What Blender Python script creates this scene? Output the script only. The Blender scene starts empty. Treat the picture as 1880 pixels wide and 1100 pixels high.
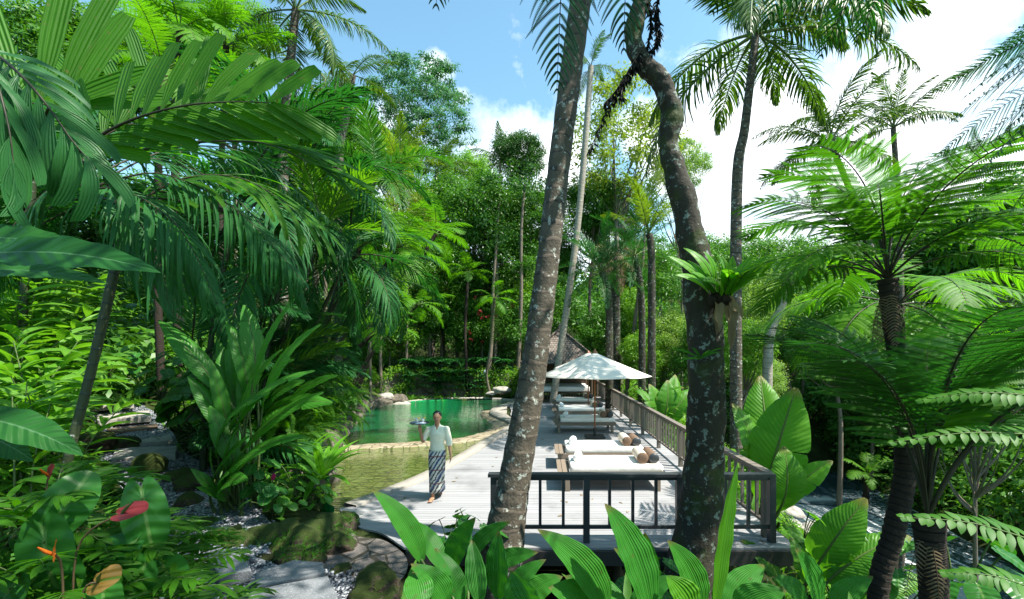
import bpy, bmesh, math, random
import numpy as np
from mathutils import Vector, Matrix, Euler, noise

C = bpy.context.scene
COL = C.collection
pi = math.pi
random.seed(11)
RND = random.Random(11)
rng = np.random.default_rng(11)

# ------------------------------------------------------------------ camera, world, sun, exposure
CAMH, FPX, VX, VY = 2.75, 800.0, 996.0, 645.0
cd = bpy.data.cameras.new('camera'); cam = bpy.data.objects.new('camera', cd); COL.objects.link(cam)
cam.location = (0, 0, CAMH); cam.rotation_euler = (pi/2, 0, 0)
cd.sensor_width = 36; cd.lens = 36*FPX/1880
cd.shift_x = -(VX-940)/1880; cd.shift_y = (VY-550)/1880
cd.clip_start = .05; cd.clip_end = 3000
C.camera = cam
SUN = Vector((0.50, -0.16, 0.85)).normalized()
W = bpy.data.worlds.new('World'); C.world = W; W.use_nodes = True
sl = bpy.data.lights.new('sun', 'SUN'); sl.energy = 5.0; sl.angle = math.radians(.5); sl.color = (1, .95, .86)
so = bpy.data.objects.new('sun', sl); COL.objects.link(so); so.location = (20, 10, 40)
so.rotation_euler = SUN.to_track_quat('Z', 'Y').to_euler()
C.view_settings.view_transform = 'Standard'; C.view_settings.look = 'None'
C.view_settings.exposure = 1.24; C.view_settings.gamma = 1
C.render.engine = 'CYCLES'
cy = C.cycles
cy.max_bounces = 8; cy.diffuse_bounces = 3; cy.glossy_bounces = 2; cy.transmission_bounces = 4; cy.transparent_max_bounces = 12
cy.sample_clamp_indirect = 4; cy.caustics_reflective = False; cy.caustics_refractive = False
cy.use_denoising = True

def wdir(px, py): return Vector(((px-VX)/FPX, 1, -(py-VY)/FPX)).normalized()

def build_world():
    nt = W.node_tree; N = nt.nodes; L = nt.links; N.clear()
    out = N.new('ShaderNodeOutputWorld'); bg = N.new('ShaderNodeBackground')
    sky = N.new('ShaderNodeTexSky'); sky.sky_type = 'NISHITA'; sky.sun_disc = False
    sky.sun_elevation = math.asin(SUN.z); sky.sun_rotation = math.atan2(SUN.x, SUN.y)
    sky.air_density = 1.0; sky.dust_density = .6; sky.ozone_density = 1.2
    tc = N.new('ShaderNodeTexCoord')
    sep = N.new('ShaderNodeSeparateXYZ'); L.new(tc.outputs['Generated'], sep.inputs[0])
    def M(op, a, b=None, c=None):
        m = N.new('ShaderNodeMath'); m.operation = op
        for i, v in enumerate((a, b, c)):
            if v is None: continue
            if isinstance(v, (int, float)): m.inputs[i].default_value = v
            else: L.new(v, m.inputs[i])
        return m.outputs[0]
    zz = M('ADD', M('MAXIMUM', sep.outputs[2], 0), .25)
    cmb = N.new('ShaderNodeCombineXYZ')
    L.new(M('DIVIDE', sep.outputs[0], zz), cmb.inputs[0]); L.new(M('DIVIDE', sep.outputs[1], zz), cmb.inputs[1])
    nz = N.new('ShaderNodeTexNoise'); nz.inputs['Scale'].default_value = 2.1; nz.inputs['Detail'].default_value = 9
    nz.inputs['Roughness'].default_value = .62; L.new(cmb.outputs[0], nz.inputs['Vector'])
    nz2 = N.new('ShaderNodeTexNoise'); nz2.inputs['Scale'].default_value = 6; nz2.inputs['Detail'].default_value = 8
    nz2.inputs['Roughness'].default_value = .6; L.new(tc.outputs['Generated'], nz2.inputs['Vector'])
    acc = None
    # cumulus banks: direction, radius
    for px, py, rx, wgt in ((1580, 245, .19, .95), (1400, 275, .20, 1), (1700, 190, .15, .8), (1310, 230, .15, .8), (1260, 290, .18, .9), (800, 132, .05, .62), (845, 178, .03, .5), (950, 265, .12, .8), (1020, 290, .13, .9), (1180, 250, .10, .7), (1760, -5, .16, .6), (700, 420, .3, .6), (1000, 430, .35, .7), (1500, 420, .5, .8)):
        d = wdir(px, py)
        v = N.new('ShaderNodeVectorMath'); v.operation = 'DISTANCE'; L.new(tc.outputs['Generated'], v.inputs[0]); v.inputs[1].default_value = d
        m = M('MULTIPLY', M('MAXIMUM', M('SUBTRACT', 1, M('DIVIDE', v.outputs['Value'], rx)), 0), wgt)
        acc = m if acc is None else M('MAXIMUM', acc, m)
    f = M('ADD', M('MULTIPLY', acc, 1.25), M('MULTIPLY', M('SUBTRACT', nz2.outputs['Fac'], .5), 1.7))
    f = M('ADD', f, M('MULTIPLY', M('SUBTRACT', nz.outputs['Fac'], .5), .35))
    rmp = N.new('ShaderNodeValToRGB'); rmp.color_ramp.elements[0].position = .24; rmp.color_ramp.elements[1].position = .74
    L.new(f, rmp.inputs[0])
    mix = N.new('ShaderNodeMix'); mix.data_type = 'RGBA'
    L.new(rmp.outputs[0], mix.inputs['Factor'])
    hs = N.new('ShaderNodeMix'); hs.data_type = 'RGBA'; hs.blend_type = 'MULTIPLY'; hs.inputs['Factor'].default_value = 1
    L.new(sky.outputs[0], hs.inputs['A']); hs.inputs['B'].default_value = (1.0, 1.28, 1.12, 1)
    L.new(hs.outputs['Result'], mix.inputs['A']); 
    cs = N.new('ShaderNodeMix'); cs.data_type = 'RGBA'; cs.inputs['A'].default_value = (4.3, 4.9, 5.5, 1); cs.inputs['B'].default_value = (8.0, 8.2, 8.4, 1)
    nz3 = N.new('ShaderNodeTexNoise'); nz3.inputs['Scale'].default_value = 5; nz3.inputs['Detail'].default_value = 6; L.new(tc.outputs['Generated'], nz3.inputs['Vector'])
    r3 = N.new('ShaderNodeValToRGB'); r3.color_ramp.elements[0].position = .36; r3.color_ramp.elements[1].position = .58; L.new(nz3.outputs['Fac'], r3.inputs[0]); L.new(r3.outputs[0], cs.inputs['Factor'])
    L.new(cs.outputs['Result'], mix.inputs['B'])
    L.new(mix.outputs['Result'], bg.inputs[0]); bg.inputs[1].default_value = .12
    L.new(bg.outputs[0], out.inputs[0])
build_world()

# ------------------------------------------------------------------ small helpers
def at(px, py, Y): return Vector(((px-VX)/FPX*Y, Y, CAMH-(py-VY)/FPX*Y))
def ground_at(px, py, z=0.0):
    Y = FPX*(CAMH-z)/(py-VY); return Vector(((px-VX)/FPX*Y, Y, z))
def sst(a, b, x):
    t = min(1, max(0, (x-a)/(b-a))); return t*t*(3-2*t)

def tag(o, label, cat, group=None):
    o['label'] = label; o['category'] = cat
    if group: o['group'] = group
    return o
def structure(o): o['kind'] = 'structure'; return o
def stuff(o): o['kind'] = 'stuff'; return o
def empty(name, loc, label, cat, group=None):
    o = bpy.data.objects.new(name, None); COL.objects.link(o); o.location = loc
    o.empty_display_size = .1
    return tag(o, label, cat, group)
def root_of(o):
    v = Vector((0, 0, 0))
    while o is not None: v = v + Vector(o.location); o = o.parent
    return v

class MB:
    """collects quads; one build = one mesh object"""
    def __init__(s): s.v = []; s.f = []; s.uv = []; s.r = []; s.m = []; s.n = 0
    def add(s, v, f, uv=None, rnd=None, mat=0):
        v = np.asarray(v, float).reshape(-1, 3); f = np.asarray(f, int).reshape(-1, 4)
        s.v.append(v); s.f.append(f+s.n); s.n += len(v)
        s.uv.append(np.zeros((len(v), 2)) if uv is None else np.asarray(uv, float).reshape(-1, 2))
        s.r.append(np.full(len(v), rng.random()) if rnd is None else np.asarray(rnd, float).reshape(-1))
        s.m.append(np.full(len(f), mat))
    def mesh(s, name, mats, loc=None, smooth=True):
        v = np.concatenate(s.v); f = np.concatenate(s.f); uv = np.concatenate(s.uv); r = np.concatenate(s.r); m = np.concatenate(s.m)
        if loc is not None: v = v-np.array(loc)
        me = bpy.data.meshes.new(name)
        me.vertices.add(len(v)); me.vertices.foreach_set('co', v.ravel())
        me.loops.add(f.size); me.loops.foreach_set('vertex_index', f.ravel())
        me.polygons.add(len(f)); me.polygons.foreach_set('loop_start', np.arange(0, f.size, 4)); me.polygons.foreach_set('loop_total', np.full(len(f), 4))
        me.polygons.foreach_set('material_index', m)
        me.polygons.foreach_set('use_smooth', np.full(len(f), smooth))
        u = me.uv_layers.new(name='UVMap'); u.data.foreach_set('uv', uv[f.ravel()].ravel())
        a = me.attributes.new('rnd', 'FLOAT', 'POINT'); a.data.foreach_set('value', r)
        for x in (mats if isinstance(mats, (list, tuple)) else [mats]): me.materials.append(x)
        me.update(calc_edges=True); me.validate()
        return me
    def build(s, name, mats, parent=None, smooth=True):
        loc = root_of(parent) if parent else None
        o = bpy.data.objects.new(name, s.mesh(name, mats, loc, smooth)); COL.objects.link(o)
        if parent: o.parent = parent
        return o
    def top(s, name, mats, loc, label=None, cat=None, group=None, smooth=True):
        o = bpy.data.objects.new(name, s.mesh(name, mats, loc, smooth)); COL.objects.link(o); o.location = loc
        if label: tag(o, label, cat, group)
        return o

def add_child(name, me, parent, loc=(0, 0, 0), rot=None, sc=1):
    o = bpy.data.objects.new(name, me); COL.objects.link(o); o.parent = parent
    o.location = loc
    if rot is not None: o.rotation_euler = rot
    o.scale = (sc, sc, sc) if isinstance(sc, (int, float)) else sc
    return o
def copy_tree(o, parent=None):
    c = o.copy(); COL.objects.link(c); c.parent = parent
    for ch in list(o.children): copy_tree(ch, c)
    return c

nrm = lambda a: a/np.maximum(np.linalg.norm(a, axis=-1, keepdims=True), 1e-9)
P_LANCE = lambda t: np.sin(pi*np.clip(t, 0, 1)**.8)**.85+.015
P_LEAF = lambda t: np.sin(pi*np.clip(t, .03, .985)**.9)
P_PALM = lambda t: np.minimum(1, .3+2.5*t)*np.maximum(1-t**2.0, 0)**.85+.02
P_BLUNT = lambda t: np.minimum(1, .22+2.0*t)*np.where(t > .93, .72, 1)
P_PIN = lambda t: np.minimum(1, .75+t)*np.maximum(1-t**2.2, 0)**.7+.03

def ribbons(mb, base, d, n, L, Wd, prof, K=4, droop=0., fold=0., cross=3, pleat=0., mat=0, rnd=None, wave=0.):
    base = np.asarray(base, float).reshape(-1, 3); Mn = len(base)
    d = nrm(np.broadcast_to(np.asarray(d, float), (Mn, 3))); n = np.broadcast_to(np.asarray(n, float), (Mn, 3))
    L = np.broadcast_to(np.asarray(L, float), (Mn,)); Wd = np.broadcast_to(np.asarray(Wd, float), (Mn,))
    droop = np.broadcast_to(np.asarray(droop, float), (Mn,))
    s = np.cross(d, n); bad = np.linalg.norm(s, axis=1) < 1e-4
    if bad.any(): s[bad] = np.cross(d[bad], np.array([.3, .9, .2]))
    s = nrm(s)
    t = np.linspace(0, 1, K+1)
    g = np.array([0, 0, -1.0])-d*(-d[:, 2:3]); gl = np.linalg.norm(g, axis=1, keepdims=True); g = g/np.maximum(gl, .25)
    dr = np.where(np.abs(droop) < 1e-3, 1e-3, droop)
    ph = dr[:, None]*t[None, :]
    cx = np.sin(ph)/dr[:, None]; gx = (1-np.cos(ph))/dr[:, None]
    P = base[:, None, :]+L[:, None, None]*(cx[..., None]*d[:, None, :]+gx[..., None]*g[:, None, :])
    T = np.cos(ph)[..., None]*d[:, None, :]+np.sin(ph)[..., None]*g[:, None, :]
    Nn = nrm(np.cross(np.broadcast_to(s[:, None, :], T.shape), T))
    w = Wd[:, None]*prof(t)[None, :]
    u = np.linspace(-1, 1, cross)
    hg = fold*np.abs(u)+(pleat*(np.arange(cross) % 2) if pleat else 0)
    V = P[:, :, None, :]+w[:, :, None, None]*(u[None, None, :, None]*s[:, None, None, :]+hg[None, None, :, None]*Nn[:, :, None, :])
    if wave:
        wv = wave*np.sin(t[None, :]*K*1.3+rng.random((Mn, 1))*6)[:, :, None]*np.abs(u)[None, None, :]*w[:, :, None]
        V = V+wv[..., None]*Nn[:, :, None, :]
    uv = np.empty((Mn, K+1, cross, 2)); uv[..., 0] = (u+1)/2; uv[..., 1] = t[None, :, None]
    i = np.arange(K)[:, None]*cross+np.arange(cross-1)[None, :]
    q = np.stack([i, i+1, i+cross+1, i+cross], -1).reshape(-1, 4)
    F = (np.arange(Mn)*(K+1)*cross)[:, None, None]+q[None]
    r = rng.random(Mn) if rnd is None else np.broadcast_to(np.asarray(rnd, float), (Mn,))
    mb.add(V, F, uv, np.repeat(r, (K+1)*cross), mat)

def smooth_pts(pts, n, closed=False):
    P = np.array([tuple(p) for p in pts], float); m = len(P)
    out = []
    segs = m if closed else m-1
    for k in range(n+1 if not closed else n):
        x = k/n*segs; i = min(int(x), segs-1); t = x-i
        g = (lambda j: P[j % m]) if closed else (lambda j: P[min(max(j, 0), m-1)])
        a, b, c, d = g(i-1), g(i), g(i+1), g(i+2)
        out.append(.5*((2*b)+(-a+c)*t+(2*a-5*b+4*c-d)*t*t+(-a+3*b-3*c+d)*t**3))
    return np.array(out)

def frames(pts):
    T = np.gradient(pts, axis=0); return nrm(T)
def tube(mb, pts, rad, sides=8, mat=0, rings=None, rnd=None, cap=False):
    pts = np.asarray(pts, float); n = len(pts); rad = np.broadcast_to(np.asarray(rad, float), (n,))
    T = frames(pts); up = np.array([.13, .31, .94]) if abs(T[0][2]) < .8 else np.array([.1, .98, .12])
    S = nrm(np.cross(T, up)); U = np.cross(S, T)
    a = np.linspace(0, 2*pi, sides, endpoint=False)
    ca, sa = np.cos(a), np.sin(a)
    V = pts[:, None]+rad[:, None, None]*(ca[None, :, None]*S[:, None]+sa[None, :, None]*U[:, None])
    ln = np.concatenate([[0], np.cumsum(np.linalg.norm(np.diff(pts, axis=0), axis=1))])
    uv = np.empty((n, sides, 2)); uv[..., 0] = a/(2*pi); uv[..., 1] = ln[:, None]
    i = np.arange(n-1)[:, None]*sides; j = np.arange(sides); k = (j+1) % sides
    F = np.stack([i+j, i+k, i+sides+k, i+sides+j], -1)
    V = V.reshape(-1, 3); F = F.reshape(-1, 4); uv = uv.reshape(-1, 2)
    if cap:
        for e, ring in ((0, 0), (n-1, (n-1)*sides)):
            c = len(V); V = np.vstack([V, pts[e][None]]); uv = np.vstack([uv, [[.5, ln[e]]]])
            ff = [[ring+(2*q) % sides, ring+(2*q+1) % sides, ring+(2*q+2) % sides, c] for q in range(sides//2)]
            F = np.vstack([F, ff if e else [x[::-1] for x in ff]])
    mb.add(V, F, uv, None if rnd is None else np.full(len(V), rnd), mat)

def box(mb, lo, hi, mat=0, M=None, rnd=None):
    x0, y0, z0 = lo; x1, y1, z1 = hi
    v = np.array([(x, y, z) for z in (z0, z1) for (x, y) in ((x0, y0), (x1, y0), (x1, y1), (x0, y1))], float)
    if M is not None: v = np.array([tuple(M @ Vector(p)) for p in v])
    f = [(0, 3, 2, 1), (4, 5, 6, 7), (0, 1, 5, 4), (1, 2, 6, 5), (2, 3, 7, 6), (3, 0, 4, 7)]
    vv = v[np.array(f).ravel()]
    mb.add(vv, np.arange(24).reshape(6, 4), np.tile([[0, 0], [1, 0], [1, 1], [0, 1]], (6, 1)), None if rnd is None else np.full(24, rnd), mat)
def beam(mb, a, b, w, h, mat=0, rnd=None):
    """box running from a to b, w wide and h high"""
    a = Vector(a); b = Vector(b); t = (b-a); ln = t.length; t.normalize()
    up = Vector((0, 0, 1)) if abs(t.z) < .9 else Vector((0, 1, 0))
    s = t.cross(up).normalized(); u = s.cross(t)
    M = Matrix((s, t, u)).transposed().to_4x4(); M.translation = a
    box(mb, (-w/2, 0, -h/2), (w/2, ln, h/2), mat, M, rnd)
def bevel_obj(o, w=.006, seg=2):
    b = o.modifiers.new('bevel', 'BEVEL'); b.width = w; b.segments = seg; b.limit_method = 'ANGLE'
    return o

def apply_obj(o):
    dg = bpy.context.evaluated_depsgraph_get()
    me = bpy.data.meshes.new_from_object(o.evaluated_get(dg)); o.modifiers.clear(); o.data = me
    return o

# ------------------------------------------------------------------ materials
class NT:
    def __init__(s, name):
        s.m = bpy.data.materials.new(name); s.m.use_nodes = True; s.t = s.m.node_tree; s.N = s.t.nodes; s.L = s.t.links; s.N.clear()
        s.out = s.N.new('ShaderNodeOutputMaterial'); s.tc = s.N.new('ShaderNodeTexCoord')
    def put(s, sock, v):
        if v is None: return
        if isinstance(v, bpy.types.NodeSocket): s.L.new(v, sock)
        elif isinstance(v, (tuple, list)) and sock.type == 'RGBA' and len(v) == 3: sock.default_value = (*v, 1)
        else: sock.default_value = v
    def math(s, op, a, b=None, c=None, clamp=False):
        m = s.N.new('ShaderNodeMath'); m.operation = op; m.use_clamp = clamp
        for i, v in enumerate((a, b, c)): s.put(m.inputs[i], v)
        return m.outputs[0]
    def mix(s, f, a, b, mode='MIX'):
        m = s.N.new('ShaderNodeMix'); m.data_type = 'RGBA'; m.blend_type = mode
        s.put(m.inputs['Factor'], f); s.put(m.inputs['A'], a); s.put(m.inputs['B'], b); return m.outputs['Result']
    def noise(s, scale, detail=4, vec=None, rough=.55, dist=0.):
        n = s.N.new('ShaderNodeTexNoise'); n.inputs['Scale'].default_value = scale; n.inputs['Detail'].default_value = detail
        n.inputs['Roughness'].default_value = rough; n.inputs['Distortion'].default_value = dist
        s.L.new(vec if vec is not None else s.tc.outputs['Object'], n.inputs['Vector']); return n.outputs['Fac']
    def voro(s, scale, vec=None, feature='F1', out='Distance'):
        n = s.N.new('ShaderNodeTexVoronoi'); n.feature = feature; n.inputs['Scale'].default_value = scale
        s.L.new(vec if vec is not None else s.tc.outputs['Object'], n.inputs['Vector']); return n.outputs[out]
    def ramp(s, f, *els):
        n = s.N.new('ShaderNodeValToRGB'); e = n.color_ramp.elements
        while len(e) < len(els): e.new(.5)
        for x, (p, c) in zip(e, els): x.position = p; x.color = (*c, 1) if len(c) == 3 else c
        s.L.new(f, n.inputs[0]); return n.outputs[0]
    def sstep(s, x, a, b):
        n = s.N.new('ShaderNodeMapRange'); n.interpolation_type = 'SMOOTHSTEP'; s.put(n.inputs['Value'], x)
        n.inputs['From Min'].default_value = a; n.inputs['From Max'].default_value = b; return n.outputs[0]
    def attr(s, name): n = s.N.new('ShaderNodeAttribute'); n.attribute_name = name; return n.outputs['Fac']
    def uv(s):
        n = s.N.new('ShaderNodeSeparateXYZ'); s.L.new(s.tc.outputs['UV'], n.inputs[0]); return n.outputs[0], n.outputs[1]
    def xyz(s, v=None):
        n = s.N.new('ShaderNodeSeparateXYZ'); s.L.new(v if v is not None else s.tc.outputs['Object'], n.inputs[0]); return n.outputs
    def scaled(s, sc, src='Object'):
        n = s.N.new('ShaderNodeMapping'); n.inputs['Scale'].default_value = sc; s.L.new(s.tc.outputs[src], n.inputs[0]); return n.outputs[0]
    def bump(s, h, strength=.4, dist=.02, nr=None):
        b = s.N.new('ShaderNodeBump'); b.inputs['Strength'].default_value = strength; b.inputs['Distance'].default_value = dist
        s.L.new(h, b.inputs['Height'])
        if nr is not None: s.L.new(nr, b.inputs['Normal'])
        return b.outputs[0]
    def pbr(s, col, rough=.6, spec=.5, nor=None, metal=0., **kw):
        p = s.N.new('ShaderNodeBsdfPrincipled'); s.put(p.inputs['Base Color'], col); s.put(p.inputs['Roughness'], rough)
        s.put(p.inputs['Specular IOR Level'], spec); s.put(p.inputs['Metallic'], metal)
        if nor is not None: s.L.new(nor, p.inputs['Normal'])
        for k, v in kw.items(): s.put(p.inputs[k.replace('_', ' ')], v)
        return p.outputs[0]
    def done(s, sh): s.L.new(sh, s.out.inputs['Surface']); return s.m

def leaf_mat(name, c1, c2, trans=.35, rough=.42, rib=0, ribdir='u', spec=.5, mid=None, tcol=None, spots=None, ribs=.35, edge=None):
    spec *= .55; rough += .06
    b_ = 1.0 if 'blue' in name or 'red' in name or 'spathe' in name or 'bloom' in name or 'dead' in name else .62
    c1 = (c1[0]*1.3, c1[1]*1.4, c1[2]*1.35*b_); c2 = (c2[0]*1.3, c2[1]*1.4, c2[2]*1.35*b_)
    s = NT(name); r = s.attr('rnd'); oi = s.N.new('ShaderNodeObjectInfo')
    f = s.math('ADD', s.math('MULTIPLY', r, .75), s.math('MULTIPLY', oi.outputs['Random'], .25))
    col = s.mix(f, c1, c2)
    n = s.noise(5, 3); col = s.mix(s.math('MULTIPLY', n, .5), col, tuple(x*.6 for x in c1))
    u, v = s.uv()
    if spots: col = s.mix(s.sstep(s.noise(28, 2), .66, .72), col, spots)
    if edge: col = s.mix(s.sstep(v, .86, 1.0), col, edge)
    nor = None
    if rib:
        w = s.math('SINE', s.math('MULTIPLY', u if ribdir == 'u' else s.math('ADD', v, s.math('MULTIPLY', s.math('ABSOLUTE', s.math('SUBTRACT', u, .5)), -.25)), rib*2*pi))
        col = s.mix(s.math('MULTIPLY', s.math('ADD', w, 1), .07 if ribdir == 'u' else .05), col, tuple(x*.55 for x in c1))
        nor = s.bump(w, ribs, .01)
    if mid:
        col = s.mix(s.sstep(s.math('ABSOLUTE', s.math('SUBTRACT', u, .5)), .035, .012), col, mid)
    p = s.pbr(col, rough, spec, nor)
    tr = s.N.new('ShaderNodeBsdfTranslucent')
    tm = s.mix(1.0, col, tcol or (1.9, 2.0, .55), 'MULTIPLY'); s.L.new(tm, tr.inputs[0])
    ms = s.N.new('ShaderNodeMixShader'); ms.inputs[0].default_value = trans
    s.L.new(p, ms.inputs[1]); s.L.new(tr.outputs[0], ms.inputs[2])
    return s.done(ms.outputs[0])

MT = {}
L_ = leaf_mat
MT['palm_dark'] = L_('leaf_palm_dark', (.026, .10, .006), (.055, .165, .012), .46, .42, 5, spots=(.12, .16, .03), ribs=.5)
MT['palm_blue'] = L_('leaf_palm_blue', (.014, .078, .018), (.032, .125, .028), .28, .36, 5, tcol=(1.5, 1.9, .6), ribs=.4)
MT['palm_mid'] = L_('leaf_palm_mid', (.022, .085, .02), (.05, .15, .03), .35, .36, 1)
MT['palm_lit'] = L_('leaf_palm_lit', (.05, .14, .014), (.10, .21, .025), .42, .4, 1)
MT['coco'] = L_('leaf_coconut', (.028, .07, .018), (.07, .12, .025), .28, .34, 1, edge=(.16, .13, .04))
MT['coco_yel'] = L_('leaf_coconut_yellow', (.08, .14, .02), (.15, .19, .03), .35, .4, 1)
MT['dead'] = L_('leaf_dead', (.17, .11, .06), (.28, .2, .12), .1, .8, 1, tcol=(1, .9, .7))
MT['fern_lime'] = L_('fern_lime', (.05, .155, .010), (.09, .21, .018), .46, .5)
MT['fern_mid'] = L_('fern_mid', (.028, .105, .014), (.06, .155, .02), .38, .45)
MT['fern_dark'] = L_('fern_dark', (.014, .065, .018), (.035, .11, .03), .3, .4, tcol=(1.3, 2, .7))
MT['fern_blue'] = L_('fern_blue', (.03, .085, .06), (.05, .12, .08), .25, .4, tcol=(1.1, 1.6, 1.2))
MT['banana'] = L_('leaf_banana', (.05, .16, .018), (.09, .22, .03), .42, .36, 26, 'v', mid=(.2, .3, .08), ribs=.25, edge=(.2, .17, .05))
MT['heliconia'] = L_('leaf_heliconia', (.03, .125, .022), (.06, .19, .035), .36, .33, 22, 'v', mid=(.14, .25, .06), ribs=.25)
MT['ginger'] = L_('leaf_ginger', (.06, .17, .02), (.12, .25, .04), .4, .36, 3, mid=(.2, .3, .08))
MT['pleat'] = L_('leaf_pleated', (.022, .115, .02), (.045, .17, .03), .3, .4, 14, ribs=.4, edge=(.13, .11, .03), spots=(.06, .12, .02))
MT['pleat_lime'] = L_('leaf_pleated_lime', (.05, .16, .012), (.08, .22, .02), .42, .4, 9, ribs=.5)
MT['broad'] = L_('leaf_broad_dark', (.010, .055, .016), (.02, .085, .022), .16, .4, 12, 'v', .3, mid=(.05, .13, .05), ribs=.35)
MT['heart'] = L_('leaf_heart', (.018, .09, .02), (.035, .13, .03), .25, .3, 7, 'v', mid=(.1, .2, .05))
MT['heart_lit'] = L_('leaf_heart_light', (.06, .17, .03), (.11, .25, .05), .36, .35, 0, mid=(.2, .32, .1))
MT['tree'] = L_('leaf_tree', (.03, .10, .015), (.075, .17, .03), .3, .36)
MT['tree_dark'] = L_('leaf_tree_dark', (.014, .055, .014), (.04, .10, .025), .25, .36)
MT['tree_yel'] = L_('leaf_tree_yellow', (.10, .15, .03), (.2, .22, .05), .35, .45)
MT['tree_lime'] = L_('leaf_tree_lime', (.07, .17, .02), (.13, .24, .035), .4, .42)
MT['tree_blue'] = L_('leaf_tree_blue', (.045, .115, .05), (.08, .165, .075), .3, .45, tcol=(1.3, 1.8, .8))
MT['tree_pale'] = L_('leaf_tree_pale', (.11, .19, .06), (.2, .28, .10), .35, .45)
MT['nest'] = L_('leaf_nest', (.07, .20, .025), (.11, .26, .04), .45, .36, mid=(.02, .04, .01), ribs=.2)
MT['red'] = L_('spathe_red', (.22, .022, .026), (.28, .04, .038), .25, .38, 5, tcol=(1.4, .9, .9))
MT['orange'] = L_('spathe_orange', (.45, .10, .012), (.5, .13, .02), .25, .3, tcol=(1.3, .9, .5))
MT['bronze'] = L_('spathe_bronze', (.16, .10, .02), (.25, .10, .03), .25, .25, 6, mid=(.1, .2, .03))
MT['magenta'] = L_('bloom_magenta', (.45, .02, .12), (.6, .05, .2), .25, .4, tcol=(1.3, .7, .9))

def trunk_mat(name, c1, c2, ring=0, lichen=None, lich=.58, moss=None, rough=.85, bump=.5, lscale=7):
    s = NT(name); u, v = s.uv()
    n = s.noise(9, 6, s.scaled((1, 1, .35))); n2 = s.noise(30, 5)
    col = s.mix(n, c1, c2)
    h = s.math('ADD', s.math('MULTIPLY', n, .8), s.math('MULTIPLY', n2, .4))
    if ring:
        vv = s.math('ADD', s.math('MULTIPLY', v, ring), s.math('MULTIPLY', s.noise(3, 3), .9))
        fr = s.math('FRACT', vv)
        line = s.sstep(fr, .22, .0)
        col = s.mix(s.math('MULTIPLY', line, .75), col, tuple(x*.35 for x in c1))
        h = s.math('SUBTRACT', h, s.math('MULTIPLY', line, 1.3))
    if lichen:
        l = s.sstep(s.noise(lscale, 5, rough=.7), lich, lich+.05)
        col = s.mix(s.math('MULTIPLY', l, .85), col, lichen)
    if moss:
        l = s.sstep(s.noise(2.2, 5, rough=.65), .5, .62)
        col = s.mix(s.math('MULTIPLY', l, .8), col, moss)
    return s.done(s.pbr(col, rough, .25, s.bump(h, bump, .03)))
MT['trunk_coco'] = trunk_mat('trunk_coconut', (.05, .041, .029), (.12, .10, .075), 4.2, (.36, .38, .33), .57, rough=.85, bump=1.0, lscale=11)
MT['trunk_pale'] = trunk_mat('trunk_pale', (.22, .19, .15), (.36, .33, .27), 5, (.5, .5, .45), .62)
MT['trunk_dark'] = trunk_mat('trunk_dark', (.020, .018, .013), (.055, .046, .034), 0, (.22, .26, .22), .56, (.04, .055, .014), bump=1.0, lscale=9)
MT['trunk_fern'] = trunk_mat('trunk_fern', (.014, .010, .008), (.045, .033, .022), 14, bump=1.0)
MT['bark'] = trunk_mat('bark', (.10, .08, .06), (.2, .165, .125), 0, (.4, .4, .35), .62)
MT['stem_green'] = trunk_mat('stem_green', (.05, .09, .02), (.09, .13, .04), 4, rough=.5, bump=.2)
MT['stem_areca'] = trunk_mat('stem_areca', (.022, .035, .014), (.05, .06, .03), 8, (.5, .52, .47), .66, rough=.5, bump=.3, lscale=12)
MT['stem_brown'] = trunk_mat('stem_brown', (.07, .045, .022), (.12, .08, .04), 0, rough=.6, bump=.2)
MT['rachis'] = trunk_mat('rachis', (.02, .02, .012), (.045, .04, .02), 0, rough=.5, bump=.1)
MT['rachis_green'] = trunk_mat('rachis_green', (.07, .12, .025), (.11, .16, .04), 0, rough=.5, bump=.1)

def stone_mat(name, c1, c2, scale=6, moss=0., mossc=(.07, .10, .015), rough=.85, speck=None, bump=.6):
    s = NT(name); n = s.noise(scale, 7); n2 = s.noise(scale*8, 4)
    col = s.mix(s.sstep(n, .3, .7), c1, c2); col = s.mix(s.math('MULTIPLY', n2, .4), col, tuple(x*.5 for x in c1))
    if speck: col = s.mix(s.sstep(s.noise(90, 2), .6, .68), col, speck)
    h = s.math('ADD', n, s.math('MULTIPLY', n2, .5))
    if moss:
        g = s.N.new('ShaderNodeNewGeometry'); nz = s.xyz(g.outputs['Normal'])[2]
        mf = s.sstep(s.math('ADD', s.math('MULTIPLY', nz, .5), s.noise(3, 5)), 1.0-moss*.75, 1.15-moss*.75)
        mc = s.mix(s.noise(25, 4), mossc, tuple(x*2.2 for x in mossc))
        col = s.mix(mf, col, mc); h = s.math('ADD', h, s.math('MULTIPLY', mf, s.noise(60, 3)))
    return s.done(s.pbr(col, rough, .3, s.bump(h, bump, .03)))
MT['stone'] = stone_mat('stone_slab', (.13, .14, .15), (.2, .21, .22), 5, speck=(.34, .35, .36), bump=.3)
MT['stone_step'] = stone_mat('stone_step', (.3, .28, .25), (.42, .40, .36), 4, bump=.35)
MT['stone_brown'] = stone_mat('stone_brown', (.17, .115, .075), (.27, .19, .13), 5)
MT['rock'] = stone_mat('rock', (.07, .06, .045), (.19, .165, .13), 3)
MT['rock_pale'] = stone_mat('rock_pale', (.25, .23, .2), (.45, .42, .37), 3)
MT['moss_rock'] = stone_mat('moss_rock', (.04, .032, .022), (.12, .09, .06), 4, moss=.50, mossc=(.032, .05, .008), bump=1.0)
MT['moss_ball'] = stone_mat('moss_ball', (.05, .06, .012), (.10, .10, .02), 9, moss=.95, mossc=(.03, .045, .007), bump=.9)
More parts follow.
